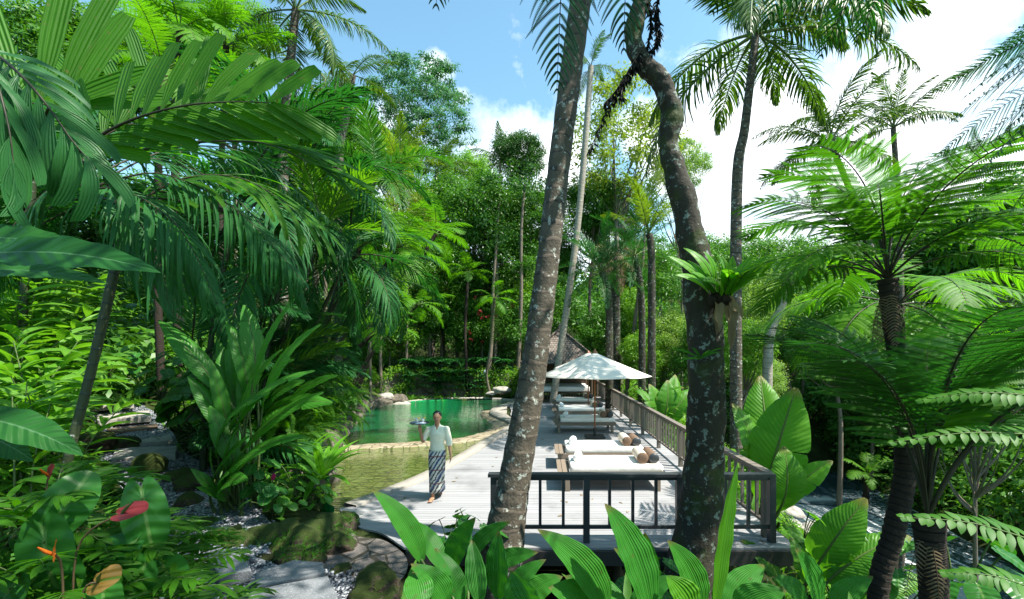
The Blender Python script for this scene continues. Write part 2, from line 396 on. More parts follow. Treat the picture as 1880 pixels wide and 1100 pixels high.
def pave_mat():
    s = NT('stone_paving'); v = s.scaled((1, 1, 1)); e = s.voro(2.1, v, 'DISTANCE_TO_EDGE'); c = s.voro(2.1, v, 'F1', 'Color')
    n = s.noise(14, 5); col = s.mix(n, (.075, .062, .055), (.15, .13, .115)); cg = s.xyz(c)[0]; col = s.mix(s.math('MULTIPLY', cg, .5), col, (.055, .048, .042))
    col = s.mix(s.sstep(s.noise(160, 2), .62, .66), col, (.4, .38, .36))
    gap = s.sstep(e, .035, .012); col = s.mix(gap, col, (.035, .032, .022))
    return s.done(s.pbr(col, .8, .3, s.bump(s.math('SUBTRACT', n, gap), .5, .02)))
MT['paving'] = pave_mat()
def sill_mat():
    s = NT('pool_stone'); v = s.scaled((1.3, 1.5, .01)); e = s.voro(2.6, v, 'DISTANCE_TO_EDGE'); c = s.voro(2.6, v, 'F1', 'Color')
    col = s.mix(s.noise(8, 4), (.20, .155, .095), (.33, .27, .18)); cg = s.xyz(c)[0]; col = s.mix(s.math('MULTIPLY', cg, .6), col, (.34, .30, .22))
    col = s.mix(s.sstep(e, .06, .03), col, (.10, .09, .05))
    return s.done(s.pbr(col, .7, .4, s.bump(e, .3, .02)))
MT['pool_stone'] = sill_mat()
def floor_mat(name, c1, c2, c3):
    s = NT(name); c = s.voro(7, None, 'F1', 'Color'); e = s.voro(7, None, 'DISTANCE_TO_EDGE')
    col = s.mix(s.noise(1.2, 4), c1, c2); col = s.mix(.3, col, s.mix(1., col, s.mix(1., c, (2, 2, 2), 'MULTIPLY'), 'MULTIPLY'))
    col = s.mix(s.math('MULTIPLY', s.sstep(e, .07, .02), .35), col, c3)
    return s.done(s.pbr(col, .7, .2))
MT['pool_shallow'] = floor_mat('pool_floor_shallow', (.065, .085, .022), (.17, .18, .06), (.03, .035, .012))
MT['pool_deep'] = floor_mat('pool_floor_deep', (.015, .3, .09), (.02, .4, .14), (.01, .22, .07))
def soil_mat():
    s = NT('soil'); n = s.noise(1.3, 8); n2 = s.noise(18, 5)
    col = s.ramp(n, (.3, (.016, .02, .008)), (.5, (.03, .045, .010)), (.7, (.045, .07, .016)))
    col = s.mix(s.math('MULTIPLY', n2, .6), col, (.015, .013, .009))
    return s.done(s.pbr(col, .95, .1, s.bump(n2, .8, .08)))
MT['soil'] = soil_mat()
def gravel_mat():
    s = NT('gravel'); c = s.voro(45, None, 'F1', 'Color'); d = s.voro(45)
    g = s.xyz(c)[0]; col = s.ramp(g, (.0, (.035, .04, .05)), (.6, (.11, .12, .14)), (1., (.4, .42, .45)))
    return s.done(s.pbr(col, .7, .3, s.bump(d, -1.0, .02)))
MT['gravel'] = gravel_mat()
def pebble_mat():
    s = NT('pebble'); col = s.ramp(s.attr('rnd'), (.0, (.035, .04, .05)), (.6, (.11, .12, .14)), (1., (.42, .43, .45)))
    return s.done(s.pbr(col, .6, .4))
MT['pebble'] = pebble_mat()

def wood_mat(name, c1, c2, axis=0, rough=.7, g=30, spec=.3, patch=0):
    s = NT(name); sc = [g, g, g]; sc[axis] = g*.06
    n = s.noise(1, 6, s.scaled(tuple(sc))); r = s.attr('rnd')
    col = s.mix(s.math('ADD', s.math('MULTIPLY', n, .65), s.math('MULTIPLY', r, .35)), c1, c2)
    if patch: col = s.mix(s.math('MULTIPLY', s.sstep(s.noise(.9, 5), .5, .7), patch), col, tuple(x*.45 for x in c1))
    return s.done(s.pbr(col, rough, spec, s.bump(n, .25, .006)))
MT['deck'] = wood_mat('deck_boards', (.20, .198, .205), (.35, .348, .35), 0, .62, 16, .4, .45)
MT['deck_dark'] = wood_mat('deck_beam', (.028, .026, .026), (.06, .056, .052), 0, .6)
MT['rail_dark'] = wood_mat('rail_dark', (.022, .026, .03), (.05, .055, .06), 0, .42, 30, .5)
MT['rail_grey'] = wood_mat('rail_grey', (.10, .085, .07), (.21, .18, .15), 1, .65)
MT['teak'] = wood_mat('teak_grey', (.15, .115, .085), (.27, .215, .16), 0, .65)
MT['teak_red'] = wood_mat('teak_red', (.22, .075, .025), (.32, .12, .045), 2, .4, 30, .5)
MT['bamboo'] = wood_mat('gazebo_wood', (.05, .032, .02), (.10, .07, .045), 2, .6)
def shingle_mat():
    s = NT('roof_shingle'); b = s.N.new('ShaderNodeTexBrick'); s.L.new(s.tc.outputs['UV'], b.inputs['Vector'])
    b.inputs['Scale'].default_value = 1; b.inputs['Brick Width'].default_value = .16; b.inputs['Row Height'].default_value = .16
    b.inputs['Mortar Size'].default_value = .012; b.inputs['Color1'].default_value = (.15, .12, .10, 1); b.inputs['Color2'].default_value = (.28, .235, .20, 1); b.inputs['Mortar'].default_value = (.03, .025, .02, 1)
    col = s.mix(s.math('MULTIPLY', s.noise(7, 5), .5), b.outputs['Color'], (.06, .045, .035))
    u, v = s.uv(); row = s.math('FRACT', s.math('DIVIDE', v, .16))
    return s.done(s.pbr(col, .9, .2, s.bump(s.math('SUBTRACT', s.math('MULTIPLY', row, -1.), b.outputs['Fac']), .8, .03)))
MT['shingle'] = shingle_mat()
def cloth_mat(name, col, wr=.4, sc=9, trans=0.):
    s = NT(name); n = s.noise(sc, 4); w = s.noise(260, 2)
    p = s.pbr(s.mix(s.math('MULTIPLY', n, .12), col, tuple(x*.75 for x in col)), .9, .15, s.bump(s.math('ADD', n, s.math('MULTIPLY', w, .08)), wr, .03))
    if trans:
        tr = s.N.new('ShaderNodeBsdfTranslucent'); tr.inputs[0].default_value = (*col, 1)
        ms = s.N.new('ShaderNodeMixShader'); ms.inputs[0].default_value = trans; s.L.new(p, ms.inputs[1]); s.L.new(tr.outputs[0], ms.inputs[2]); p = ms.outputs[0]
    return s.done(p)
MT['white'] = cloth_mat('white_cotton', (.84, .79, .72))
MT['towel'] = cloth_mat('white_towel', (.8, .8, .79), .8, 40)
MT['cream'] = cloth_mat('cream_canvas', (.60, .52, .42), .3)
MT['brown'] = cloth_mat('brown_canvas', (.17, .11, .075), .4)
MT['canopy'] = cloth_mat('canopy_canvas', (.86, .80, .70), .15, 4, .25)
MT['blouse'] = cloth_mat('blouse_cotton', (.74, .74, .58), .35, 16)
MT['flower'] = cloth_mat('white_petals', (.8, .8, .8))
def plain(name, col, rough=.5, spec=.5, metal=0., **k):
    s = NT(name); n = s.noise(20, 3); return s.done(s.pbr(s.mix(s.math('MULTIPLY', n, .25), col, tuple(x*.7 for x in col)), rough, spec, None, metal, **k))
MT['skin'] = plain('skin', (.40, .205, .12), .5, .4)
MT['lips'] = plain('lips', (.3, .07, .06), .4)
MT['eye'] = plain('eyes', (.015, .01, .01), .2)
MT['hair'] = plain('hair', (.010, .008, .008), .35, .5)
MT['tray'] = plain('tray_metal', (.10, .13, .20), .25, .6, .6)
MT['napkin'] = plain('napkin', (.75, .75, .74), .8)
MT['glass'] = plain('tumbler_glass', (.55, .62, .6), .1, .6, 0., Alpha=.45)
MT['lemon'] = plain('lemon', (.75, .55, .06), .5)
MT['black'] = plain('dark_void', (.012, .012, .012), .9, .1)  # near-black colour of the withered vine strands
def batik_mat():
    s = NT('batik'); o = s.xyz(); dg = s.math('ADD', s.math('MULTIPLY', o[0], 1.0), s.math('MULTIPLY', o[2], -.62))
    n = s.noise(14, 4); st = s.math('SINE', s.math('ADD', s.math('MULTIPLY', dg, 88), s.math('MULTIPLY', n, 9)))
    col = s.mix(s.sstep(st, .1, .35), (.48, .49, .44), (.06, .06, .07))
    st2 = s.math('SINE', s.math('ADD', s.math('MULTIPLY', dg, 31), 1.2)); col = s.mix(s.math('MULTIPLY', s.sstep(st2, .75, .9), .8), col, (.03, .06, .16))
    bd = s.math('SINE', s.math('MULTIPLY', o[2], 26)); col = s.mix(s.math('MULTIPLY', s.sstep(bd, .95, .985), .8), col, (.14, .03, .03))
    return s.done(s.pbr(col, .8, .2))
MT['batik'] = batik_mat()
def water_mat(name, tint, bscale, bstr, stretch=(1, 1, 1), foam=False):
    s = NT(name); n = s.noise(bscale, 3, s.scaled(stretch)); nor = s.bump(n, bstr, .12)
    tr = s.N.new('ShaderNodeBsdfTransparent'); tr.inputs[0].default_value = (*tint, 1)
    gl = s.N.new('ShaderNodeBsdfGlossy'); gl.inputs['Roughness'].default_value = .03; s.L.new(nor, gl.inputs['Normal']); gl.inputs[0].default_value = (.9, .95, .9, 1)
    df = s.N.new('ShaderNodeBsdfDiffuse'); y = s.xyz()[1]; dp = s.sstep(y, 13.2, 15.6)
    s.L.new(s.mix(dp, (.07, .08, .018), (.006, .125, .042)), df.inputs[0]); m0 = s.N.new('ShaderNodeMixShader'); s.L.new(s.math('ADD', .10, s.math('MULTIPLY', dp, .55)), m0.inputs[0])
    s.L.new(tr.outputs[0], m0.inputs[1]); s.L.new(df.outputs[0], m0.inputs[2])
    fr = s.N.new('ShaderNodeFresnel'); fr.inputs[0].default_value = 1.33; s.L.new(nor, fr.inputs['Normal'])
    ms = s.N.new('ShaderNodeMixShader'); s.L.new(s.math('MULTIPLY', fr.outputs[0], 1.7, clamp=True), ms.inputs[0]); s.L.new(m0.outputs[0], ms.inputs[1]); s.L.new(gl.outputs[0], ms.inputs[2])
    return s.done(ms.outputs[0])
MT['water'] = water_mat('pool_water', (.72, .88, .55), 4.2, .75, (.7, 2.2, 1))
def river_mat():
    s = NT('river_water'); v = s.scaled((.9, .16, 1)); n = s.noise(1.3, 7, v, .62, .9); n2 = s.noise(7, 5)
    fo = s.sstep(s.math('ADD', n, s.math('MULTIPLY', n2, .25)), .62, .80)
    x = s.xyz()[1]; near = s.math('MULTIPLY', s.sstep(x, 38, 33), s.sstep(x, 22, 27))
    fo = s.math('MULTIPLY', fo, s.math('ADD', .12, s.math('MULTIPLY', near, .88)))
    col = s.mix(fo, (.022, .045, .055), (.70, .72, .72))
    return s.done(s.pbr(col, s.math('ADD', .06, s.math('MULTIPLY', fo, .6)), .6, s.bump(s.math('ADD', n, s.math('MULTIPLY', n2, .3)), .6, .15)))
MT['river'] = river_mat()

# ------------------------------------------------------------------ layout curves
def curve_x(px_list, z=0.0):
    P = sorted([(g.y, g.x) for g in (ground_at(x, y, z) for x, y in px_list)])
    ys = np.array([p[0] for p in P]); xs = np.array([p[1] for p in P])
    # smooth by dense catmull-rom
    S = smooth_pts([(x, y, 0) for x, y in zip(xs, ys)], 160)
    o = np.argsort(S[:, 1])
    return S[o, 1], S[o, 0]
PR = curve_x([(628, 930), (665, 916), (700, 903), (770, 874), (840, 838), (890, 808), (925, 788), (935, 777), (915, 768), (900, 760), (903, 752), (922, 744), (943, 738), (925, 734), (900, 732.5)], -.02)
PL = curve_x([(628, 930), (612, 922), (596, 900), (590, 850), (610, 815), (645, 785), (668, 757), (700, 745), (760, 736), (830, 733), (900, 732.5)], -.02)
POOL_Y0, POOL_Y1 = PR[0][0]+.02, PR[0][-1]-.05
pool_r = lambda y: float(np.interp(y, *PR)); pool_l = lambda y: float(np.interp(y, *PL))
DY0, DY1, DXR = 6.1, 26.6, 3.48
DLN = curve_x([(742, 1006), (700, 978), (655, 966), (628, 940), (622, 935)])
cop_w = lambda y: .30+.38*math.exp(-((y-20.0)/1.7)**2)+.1*sst(12, 16, y)*sst(24, 20, y)
def deck_l(y):
    if y < 7.75: return float(np.interp(y, *DLN))
    if y > POOL_Y1: return -1.6
    return pool_r(y)+cop_w(y)*1.25

PATH = [(-2.5, 4.1, .22), (-2.95, 4.8, .12), (-4.0, 5.5, .10), (-5.4, 6.9, .12), (-7.3, 8.6, .2), (-9.1, 10, .30), (-12.2, 12.9, .66), (-13.5, 13.7, .95), (-15.8, 16, 1.35), (-16.4, 17.2, 1.75), (-18, 19, 2.15), (-19.3, 21, 2.7)]
def path_near(x, y):
    best = (99, 0)
    for (a, b, z0), (c, d, z1) in zip(PATH[:-1], PATH[1:]):
        vx, vy = c-a, d-b; t = max(0, min(1, ((x-a)*vx+(y-b)*vy)/(vx*vx+vy*vy))); q = math.hypot(x-a-vx*t, y-b-vy*t)
        if q < best[0]: best = (q, z0+(z1-z0)*t)
    return best
path_d = lambda x, y: path_near(x, y)[0]
def river_c(y): return 24.2+.20*(y-32)-.004*(max(0, y-38))**2+ (0 if y > 18 else .0)
def hill_x(y): return float(np.interp(y, [-10, 2, 5, 8, 10, 14, 20, 25, 32, 60, 120], [-3.6, -3.4, -4.2, -5.5, -6.9, -7.9, -9.3, -9.6, -10, -16, -26]))
def H(x, y):
    z = -.06
    d = max(0, hill_x(y)-x)
    z += 20*(1-math.exp(-(.42*d*d/(d+1.2))/20))
    if y < 6: z += .25*sst(-1.2, -3.6, x)*sst(6, 4, y)
    z += 1.0*sst(4.7, 2.4, y)*(1-sst(2.5, 4.5, x))
    b = max(0, y-28.2); z += 13*(1-math.exp(-.30*b/13)) * (1-sst(4, 16, x))
    # valley
    c = river_c(y); ed = 3.7+.3*sst(6, 0, y)
    dx = sst(ed, c-6.5, x); zr = -10.4
    t = min(1, max(0, (x-ed)/(c-5.2-ed)))
    if x > ed:
        low = z*(1-t)+zr*t
        z = low if x < c-5 else zr
    if x > c+4.5:
        e = x-(c+4.5); z = zr+ .66*e if e < 40 else zr+26.4+.2*(e-40)
        z = min(z, 24)
    if y > 46 and x > 3:
        z = max(z, zr+.75*(y-46)*sst(3, 14, x)) if x > 8 else z
        z = min(z, 20)
    # below the front edge of the deck
    z -= 1.25*sst(-2.6, -.6, x)*sst(9.5, 7.6, y)*sst(2.4, 4.2, y)*(1-sst(4, 6, x))
    if 6 < y < 27 and -1.5 < x < 3.9: z = min(z, -.5)
    if x < -2 and y < 24:
        pd, pz = path_near(x, y); w = sst(2.1, .8, pd); z = z*(1-w)+pz*w
    if math.hypot((x+2.65)/.95, (y-5.95)/.72) < 1.1: z = min(z, -.05)
    z += .10*noise.noise(Vector((x*.5, y*.5, 0)))*(0 if -8 < x < 3.6 and 5 < y < 27 else 1)
    return z
def hit(px, py, y0=1.2, y1=140):
    """where the sight line through a pixel meets the terrain"""
    Y = y0
    while Y < y1:
        p = at(px, py, Y)
        if p.z <= H(p.x, p.y): return Vector((p.x, p.y, H(p.x, p.y)))
        Y += .04+Y*.004
    return at(px, py, y1)
def ground_pt(x, y): return Vector((x, y, H(x, y)))

# ------------------------------------------------------------------ terrain
def build_ground():
    xs = np.concatenate([np.linspace(-160, -26, 30), np.arange(-25, 14, .35), np.arange(14, 50, .8), np.linspace(51, 220, 34)])
    ys = np.concatenate([np.arange(-9, 32, .35), np.arange(32, 70, 1.0), np.linspace(71, 360, 50)])
    nx, ny = len(xs), len(ys)
    V = np.empty((ny, nx, 3))
    for j, y in enumerate(ys):
        for i, x in enumerate(xs):
            z = H(x, y)
            if POOL_Y0-.2 < y < POOL_Y1+.4 and pool_l(min(max(y, POOL_Y0), POOL_Y1))-.05 < x < pool_r(min(max(y, POOL_Y0), POOL_Y1))+.35: z = -3.2
            V[j, i] = (x, y, z)
    i = (np.arange(ny-1)[:, None]*nx+np.arange(nx-1)[None]).ravel()
    mb = MB(); mb.add(V, np.stack([i, i+1, i+nx+1, i+nx], -1))
    structure(mb.top('ground', MT['soil'], (0, 0, 0)))
build_ground()

def build_river():
    ys = np.arange(-6, 75, 1.5); mb = MB(); V = []
    for y in ys:
        c = river_c(y)
        for u in np.linspace(-7, 7, 9): V.append((c+u, y, -10.05+.03*math.sin(y*1.7+u*2)))
    n = len(ys); i = (np.arange(n-1)[:, None]*9+np.arange(8)[None]).ravel()
    mb.add(V, np.stack([i, i+1, i+10, i+9], -1)); structure(mb.top('river', MT['river'], (0, 0, 0)))
build_river()

# ------------------------------------------------------------------ pool
def build_pool():
    ys = np.linspace(POOL_Y0, POOL_Y1, 140); nu = 34
    def sill_y(x): return 13.35+.10*(x+4)+.28*math.sin(x*1.3)+.16*noise.noise(Vector((x*2.1, 3, 0)))
    def depth(x, y, l, r):
        s = sill_y(x); dr = r-x; dl = x-l
        deep = sst(s+.55, s+.8, y)
        z = -.21
        z = z*(1-deep)-1.1*deep
        return z
    V = []; zone = []
    for y in ys:
        l, r = pool_l(y)-.12, pool_r(y)+.02
        for u in np.linspace(0, 1, nu):
            x = l+(r-l)*u; V.append((x, y, depth(x, y, l, r)))
    V = np.array(V); n = len(ys)
    i = (np.arange(n-1)[:, None]*nu+np.arange(nu-1)[None]).ravel(); F = np.stack([i, i+1, i+nu+1, i+nu], -1)
    zc = V[F][:, :, 2].mean(1)
    mb = MB(); mb.add(V, F); mb.m = [np.where(zc > -.24, 1, np.where(zc > -.9, 0, 2))]
    # walls
    for s, fn in ((-1, pool_l), (1, pool_r)):
        P = np.array([(fn(y)+(.02 if s > 0 else -.12), y) for y in ys]); W_ = []
        for z in (-.03, -1.4): W_.append(np.c_[P, np.full(n, z)])
        W_ = np.vstack(W_); k = np.arange(n-1); mb.add(W_, np.stack([k, k+1, k+n+1, k+n], -1), None, None, 1 if s > 0 else 2)
    structure(mb.top('pool_floor', [MT['pool_shallow'], MT['pool_stone'], MT['pool_deep']], (0, 0, 0), smooth=False))
    mb = MB(); V = []
    for y in ys:
        l, r = pool_l(y)-.12, pool_r(y)+.02
        for u in np.linspace(0, 1, 12): V.append((l+(r-l)*u, y, -.085))
    i = (np.arange(n-1)[:, None]*12+np.arange(11)[None]).ravel(); mb.add(V, np.stack([i, i+1, i+13, i+12], -1))
    structure(mb.top('pool_water', MT['water'], (0, 0, 0)))
    # stone ledge just awash between the shallow and the deep part, swinging round along the terrace side
    line = smooth_pts([tuple(ground_at(x, y, -.08)) for x, y in ((628, 822), (690, 818), (760, 815), (820, 811), (868, 804), (905, 793), (921, 781), (908, 770), (897, 761), (898, 754))], 90); mb = MB(); V = []
    T = frames(line); Nn = nrm(np.stack([T[:, 1], -T[:, 0], T[:, 2]*0], 1))
    for k, (q, nn) in enumerate(zip(line, Nn)):
        w = .42+.10*noise.noise(Vector((q[0]*2.3, q[1]*2.3, 0))); w2 = .40+.12*noise.noise(Vector((q[0]*2.1, q[1]*2.6, 5)))
        for off, z in ((-w2-.10, -.8), (-w2, -.12), (-w2+.06, -.078), (0, -.068), (w-.06, -.074), (w, -.12), (w+.15, -.8)):
            V.append((q[0]+nn[0]*off, q[1]+nn[1]*off, z+(.012*noise.noise(Vector((q[0]*4, q[1]*4, off*5))) if z > -.1 else 0)))
    i = (np.arange(90)[:, None]*7+np.arange(6)[None]).ravel(); mb.add(V, np.stack([i, i+1, i+8, i+7], -1)); structure(mb.top('pool_ledge', MT['pool_stone'], (0, 0, 0)))
    # coping between pool and deck
    mb = MB(); yy = np.linspace(POOL_Y0+.02, POOL_Y1, 150); A = []; B = []
    P = np.array([(pool_r(y), y) for y in yy]); T = np.gradient(P, axis=0); T /= np.linalg.norm(T, axis=1)[:, None]; Nn = np.c_[T[:, 1], -T[:, 0]]
    w = np.array([cop_w(y) for y in yy])
    rows = []
    for off, z in ((.0, -.35), (-.02, .0), (.015, .035), (None, .03), (None, -.1)):
        o = w if off is None else np.full(len(yy), off); rows.append(np.c_[P+Nn*o[:, None], np.full(len(yy), z)])
    V = np.vstack(rows); n = len(yy); k = np.arange(n-1)
    F = np.vstack([np.stack([a*n+k, (a+1)*n+k, (a+1)*n+k+1, a*n+k+1], -1) for a in range(4)])
    mb.add(V, F, smooth_uv(V)); o = mb.top('pool_coping', MT['coping'], (0, 0, 0)); structure(o)
def smooth_uv(V): return V[:, :2]
def coping_mat():
    s = NT('coping'); n = s.noise(3, 6); n2 = s.noise(120, 2)
    col = s.mix(n, (.19, .175, .15), (.36, .335, .29)); col = s.mix(s.sstep(n2, .58, .66), col, (.16, .14, .11))
    return s.done(s.pbr(col, .8, .3, s.bump(n2, .3, .01)))
MT['coping'] = coping_mat()
build_pool()

# ------------------------------------------------------------------ deck
def build_deck():
    root = empty('wooden_deck', (0, 6.1, 0), 'weathered grey board terrace between the pool and the river slope', 'deck')
    mb = MB(); y = DY0; pitch = .098
    while y < DY1:
        y1 = y+pitch-.007
        a0, a1 = deck_l(y), deck_l(y1); b = DXR+.1
        # split each course at a few joints
        cuts = sorted([0, 1]+[ .3+.25*RND.random(), .62+.2*RND.random()])
        for c0, c1 in zip(cuts[:-1], cuts[1:]):
            g0 = .002 if c0 > 0 else 0
            z = .0+RND.uniform(-.0015, .0015)
            xa0, xa1 = a0+(b-a0)*c0+g0, a1+(b-a1)*c0+g0; xb0, xb1 = a0+(b-a0)*c1, a1+(b-a1)*c1
            v = []
            for zz in (z-.03, z): v += [(xa0, y, zz), (xb0, y, zz), (xb1, y1, zz), (xa1, y1, zz)]
            v = np.array(v); f = [(4, 5, 6, 7), (0, 1, 5, 4), (1, 2, 6, 5), (3, 0, 4, 7), (2, 3, 7, 6)]
            vv = v[np.array(f).ravel()]; mb.add(vv, np.arange(20).reshape(5, 4), None, np.full(20, RND.random()))
        y += pitch
    mb.build('boards', MT['deck'], root, smooth=False)
    mb = MB()
    beam(mb, (-1.9, DY0-.03, -.13), (DXR+.13, DY0-.03, -.13), .05, .2)
    mb.build('front_fascia', MT['deck_dark'], root, smooth=False)
    mb = MB(); beam(mb, (DXR+.13, DY0-.05, -.13), (DXR+.13, DY1, -.13), .05, .2); mb.build('side_fascia', MT['deck_dark'], root, smooth=False)
    mb = MB()
    for k in range(9): beam(mb, (-.6, DY0+.5+k*.8, -.16), (DXR+.1, DY0+.5+k*.8, -.16), .08, .16)
    for x in (-.6, 1.2, 3.1): beam(mb, (x, DY0+.1, -.30), (x, DY0+9, -.30), .12, .12)
    mb.build('joists', MT['deck_dark'], root, smooth=False)
    for x, yy in ((3.15, 6.45), (3.15, 9.5), (3.15, 13), (3.15, 17), (1.2, 6.9), (-.5, 6.9)):
        mb = MB(); z = H(x, yy)-1.6
        tube(mb, [(x, yy, -.36), (x+.01, yy, -1.2), (x, yy, z)], .10, 10); mb.build('support_post', MT['bark'], root)
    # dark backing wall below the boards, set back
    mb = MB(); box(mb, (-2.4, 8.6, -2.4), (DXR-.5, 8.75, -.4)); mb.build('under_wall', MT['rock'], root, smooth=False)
build_deck()

def railing(name, label, p0, p1, posts, nbal, mat, ztop=.97, zlow=.22, posts_z0=-.05, face=.09):
    root = empty(name, p0, label, 'railing'); p0 = Vector(p0); p1 = Vector(p1); d = (p1-p0)
    mb = MB(); e = d.normalized()*.08; beam(mb, p0+Vector((0, 0, ztop))-e, p1+Vector((0, 0, ztop))+e*.4, .13, .045); bevel_obj(mb.build('top_rail', mat, root, smooth=False), .006)
    mb = MB(); beam(mb, p0+Vector((0, 0, ztop-.05)), p1+Vector((0, 0, ztop-.05)), .045, .05); mb.build('under_rail', mat, root, smooth=False)
    mb = MB(); beam(mb, p0+Vector((0, 0, zlow)), p1+Vector((0, 0, zlow)), .05, .045); mb.build('bottom_rail', mat, root, smooth=False)
    for t in posts:
        q = p0+d*t; mb = MB(); beam(mb, (q.x, q.y, posts_z0), (q.x, q.y, ztop-.024), face, face); bevel_obj(mb.build('post', mat, root, smooth=False), .004)
    for k in range(len(posts)-1):
        for j in range(1, nbal):
            t = posts[k]+(posts[k+1]-posts[k])*j/nbal; q = p0+d*t
            mb = MB(); beam(mb, (q.x, q.y, zlow+.024), (q.x, q.y, ztop-.076), .042, .042); mb.build('baluster', mat, root, smooth=False)
    return root
railing('deck_railing', 'dark timber railing along the front edge of the terrace, crossing behind both trunks', (-.70, 6.28, 0), (3.30, 6.28, 0), [0, .333, .667, 1], 4, MT['rail_dark'])
railing('deck_railing', 'long grey timber railing with close balusters running back along the river side of the terrace', (3.30, 6.46, 0), (3.30, 26.2, 0), [0]+[(i+1)/10 for i in range(10)], 8, MT['rail_grey'])

# ------------------------------------------------------------------ loungers
def rounded_slab(name, mat, parent, lo, hi, r=.04, noise_amp=.006, seg=3, cuts=8):
    bm = bmesh.new(); bmesh.ops.create_cube(bm, size=1)
    for v in bm.verts:
        v.co = Vector((lo[i]+(v.co[i]+.5)*(hi[i]-lo[i]) for i in range(3)))
    bmesh.ops.bevel(bm, geom=bm.edges[:], offset=r, segments=seg, profile=.6, affect='EDGES')
    bmesh.ops.subdivide_edges(bm, edges=[e for e in bm.edges if e.calc_length() > .25], cuts=cuts, use_grid_fill=True)
    for v in bm.verts:
        n = noise.noise(v.co*3.1)+.5*noise.noise(v.co*8); v.co.z += n*noise_amp*(1 if v.co.z > (lo[2]+hi[2])/2 else .3)
    me = bpy.data.meshes.new(name); bm.to_mesh(me); bm.free()
    for p in me.polygons: p.use_smooth = True
    me.materials.append(mat); return me
LW, LL = 1.0, 2.05        # depth (y) and length (x) of a lounger
def make_lounger():
    root = empty('sun_lounger', (0, 0, 0), 'x', 'sun lounger', 'sun loungers lined up along the terrace')
    mb = MB(); box(mb, (0, 0, .25), (LL, .045, .35)); box(mb, (0, LW-.045, .25), (LL, LW, .35)); box(mb, (0, .047, .252), (.05, LW-.047, .348)); box(mb, (LL-.05, .047, .252), (LL, LW-.047, .348))
    bevel_obj(mb.build('frame', MT['teak'], root, smooth=False), .004)
    mb = MB()
    for k in range(14): box(mb, (.06+k*.14, .05, .33), (.18+k*.14, LW-.05, .346))
    for k in range(2): box(mb, (-.06+k*.1, -.02, .352), (.03+k*.1, LW+.02, .372))
    mb.build('slats', MT['teak'], root, smooth=False)
    for x in (.09, LL-.09-.09):
        for y in (.0, LW-.09):
            mb = MB(); box(mb, (x, y+.001 if y == 0 else y-.001, 0), (x+.09, y+.09, .249)); bevel_obj(mb.build('leg', MT['teak'], root, smooth=False), .004)
    add_child('mattress', rounded_slab('mattress', MT['white'], root, (.19, .04, .349), (LL-.02, LW-.04, .49), .05), root)
    return root
def bolster_mesh(rad, ln, mat_a, mat_b):
    mb = MB(); ys = [0, .0, .012, .03, .5*ln, ln-.03, ln-.012, ln, ln]; rr = [.0, .55, .9, 1, 1.02, 1, .9, .55, .0]
    pts = np.array([(0, y, 0) for y in ys]); a = np.linspace(0, 2*pi, 20, endpoint=False)
    V = np.array([(rad*r*math.cos(t), y, rad*r*math.sin(t)) for y, r in zip(ys, rr) for t in a]); n = len(ys)
    i = np.arange(n-1)[:, None]*20; j = np.arange(20); k = (j+1) % 20; F = np.stack([i+j, i+20+j, i+20+k, i+k], -1).reshape(-1, 4)
    mb.add(V, F); m = np.zeros(len(F), int); m[:60] = 1; m[-60:] = 1; mb.m = [m]
    return mb.mesh('bolster', [mat_a, mat_b])
B_CREAM = bolster_mesh(.115, .66, MT['cream'], MT['brown']); B_BROWN = bolster_mesh(.105, .66, MT['brown'], MT['rail_dark'])
B_SIDE = bolster_mesh(.085, .34, MT['towel'], MT['towel'])
lounger0 = make_lounger()
LOUNGERS = [(1.0+.08-.62-.14, 8.55, 'nearest the front railing, first of the row'), (.42, 10.15, 'second from the front railing, beside the umbrella foot'),
            (.42, 14.6, 'third from the front railing, just past the umbrella pole'), (.45, 17.3, 'fourth from the front railing, behind the umbrella pole'), (.45, 20.6, 'last of the row, nearest the pavilion')]
for i, (x, y, where) in enumerate(LOUNGERS):
    o = lounger0 if i == 0 else copy_tree(lounger0)
    x = .36 if i < 2 else x; o.location = (x, y, .004)
    o['label'] = 'teak sun lounger with white mattress, '+where
    for k, (me, nm, mt, dx, zz) in enumerate(((B_CREAM, 'bolster', 'cream bolster with brown end', LL-.40, .60), (B_BROWN, 'bolster', 'dark brown bolster', LL-.17, .592))):
        b = bpy.data.objects.new('bolster_cushion', me); COL.objects.link(b); b.location = (x+dx, y+.17+RND.uniform(-.02, .02), zz+.006); b.rotation_euler = (0, RND.uniform(0, 6), RND.uniform(-.03, .03))
        tag(b, mt+' on the lounger '+where.split(',')[0], 'cushion', 'bolsters on the sun loungers')
    t = bpy.data.objects.new('rolled_towel', B_SIDE); COL.objects.link(t); t.location = (x+.34, y+.33, .575); t.rotation_euler = (0, 1, RND.uniform(-.25, .1))
    tag(t, 'rolled white towel on the lounger '+where.split(',')[0], 'towel', 'rolled towels on the sun loungers')

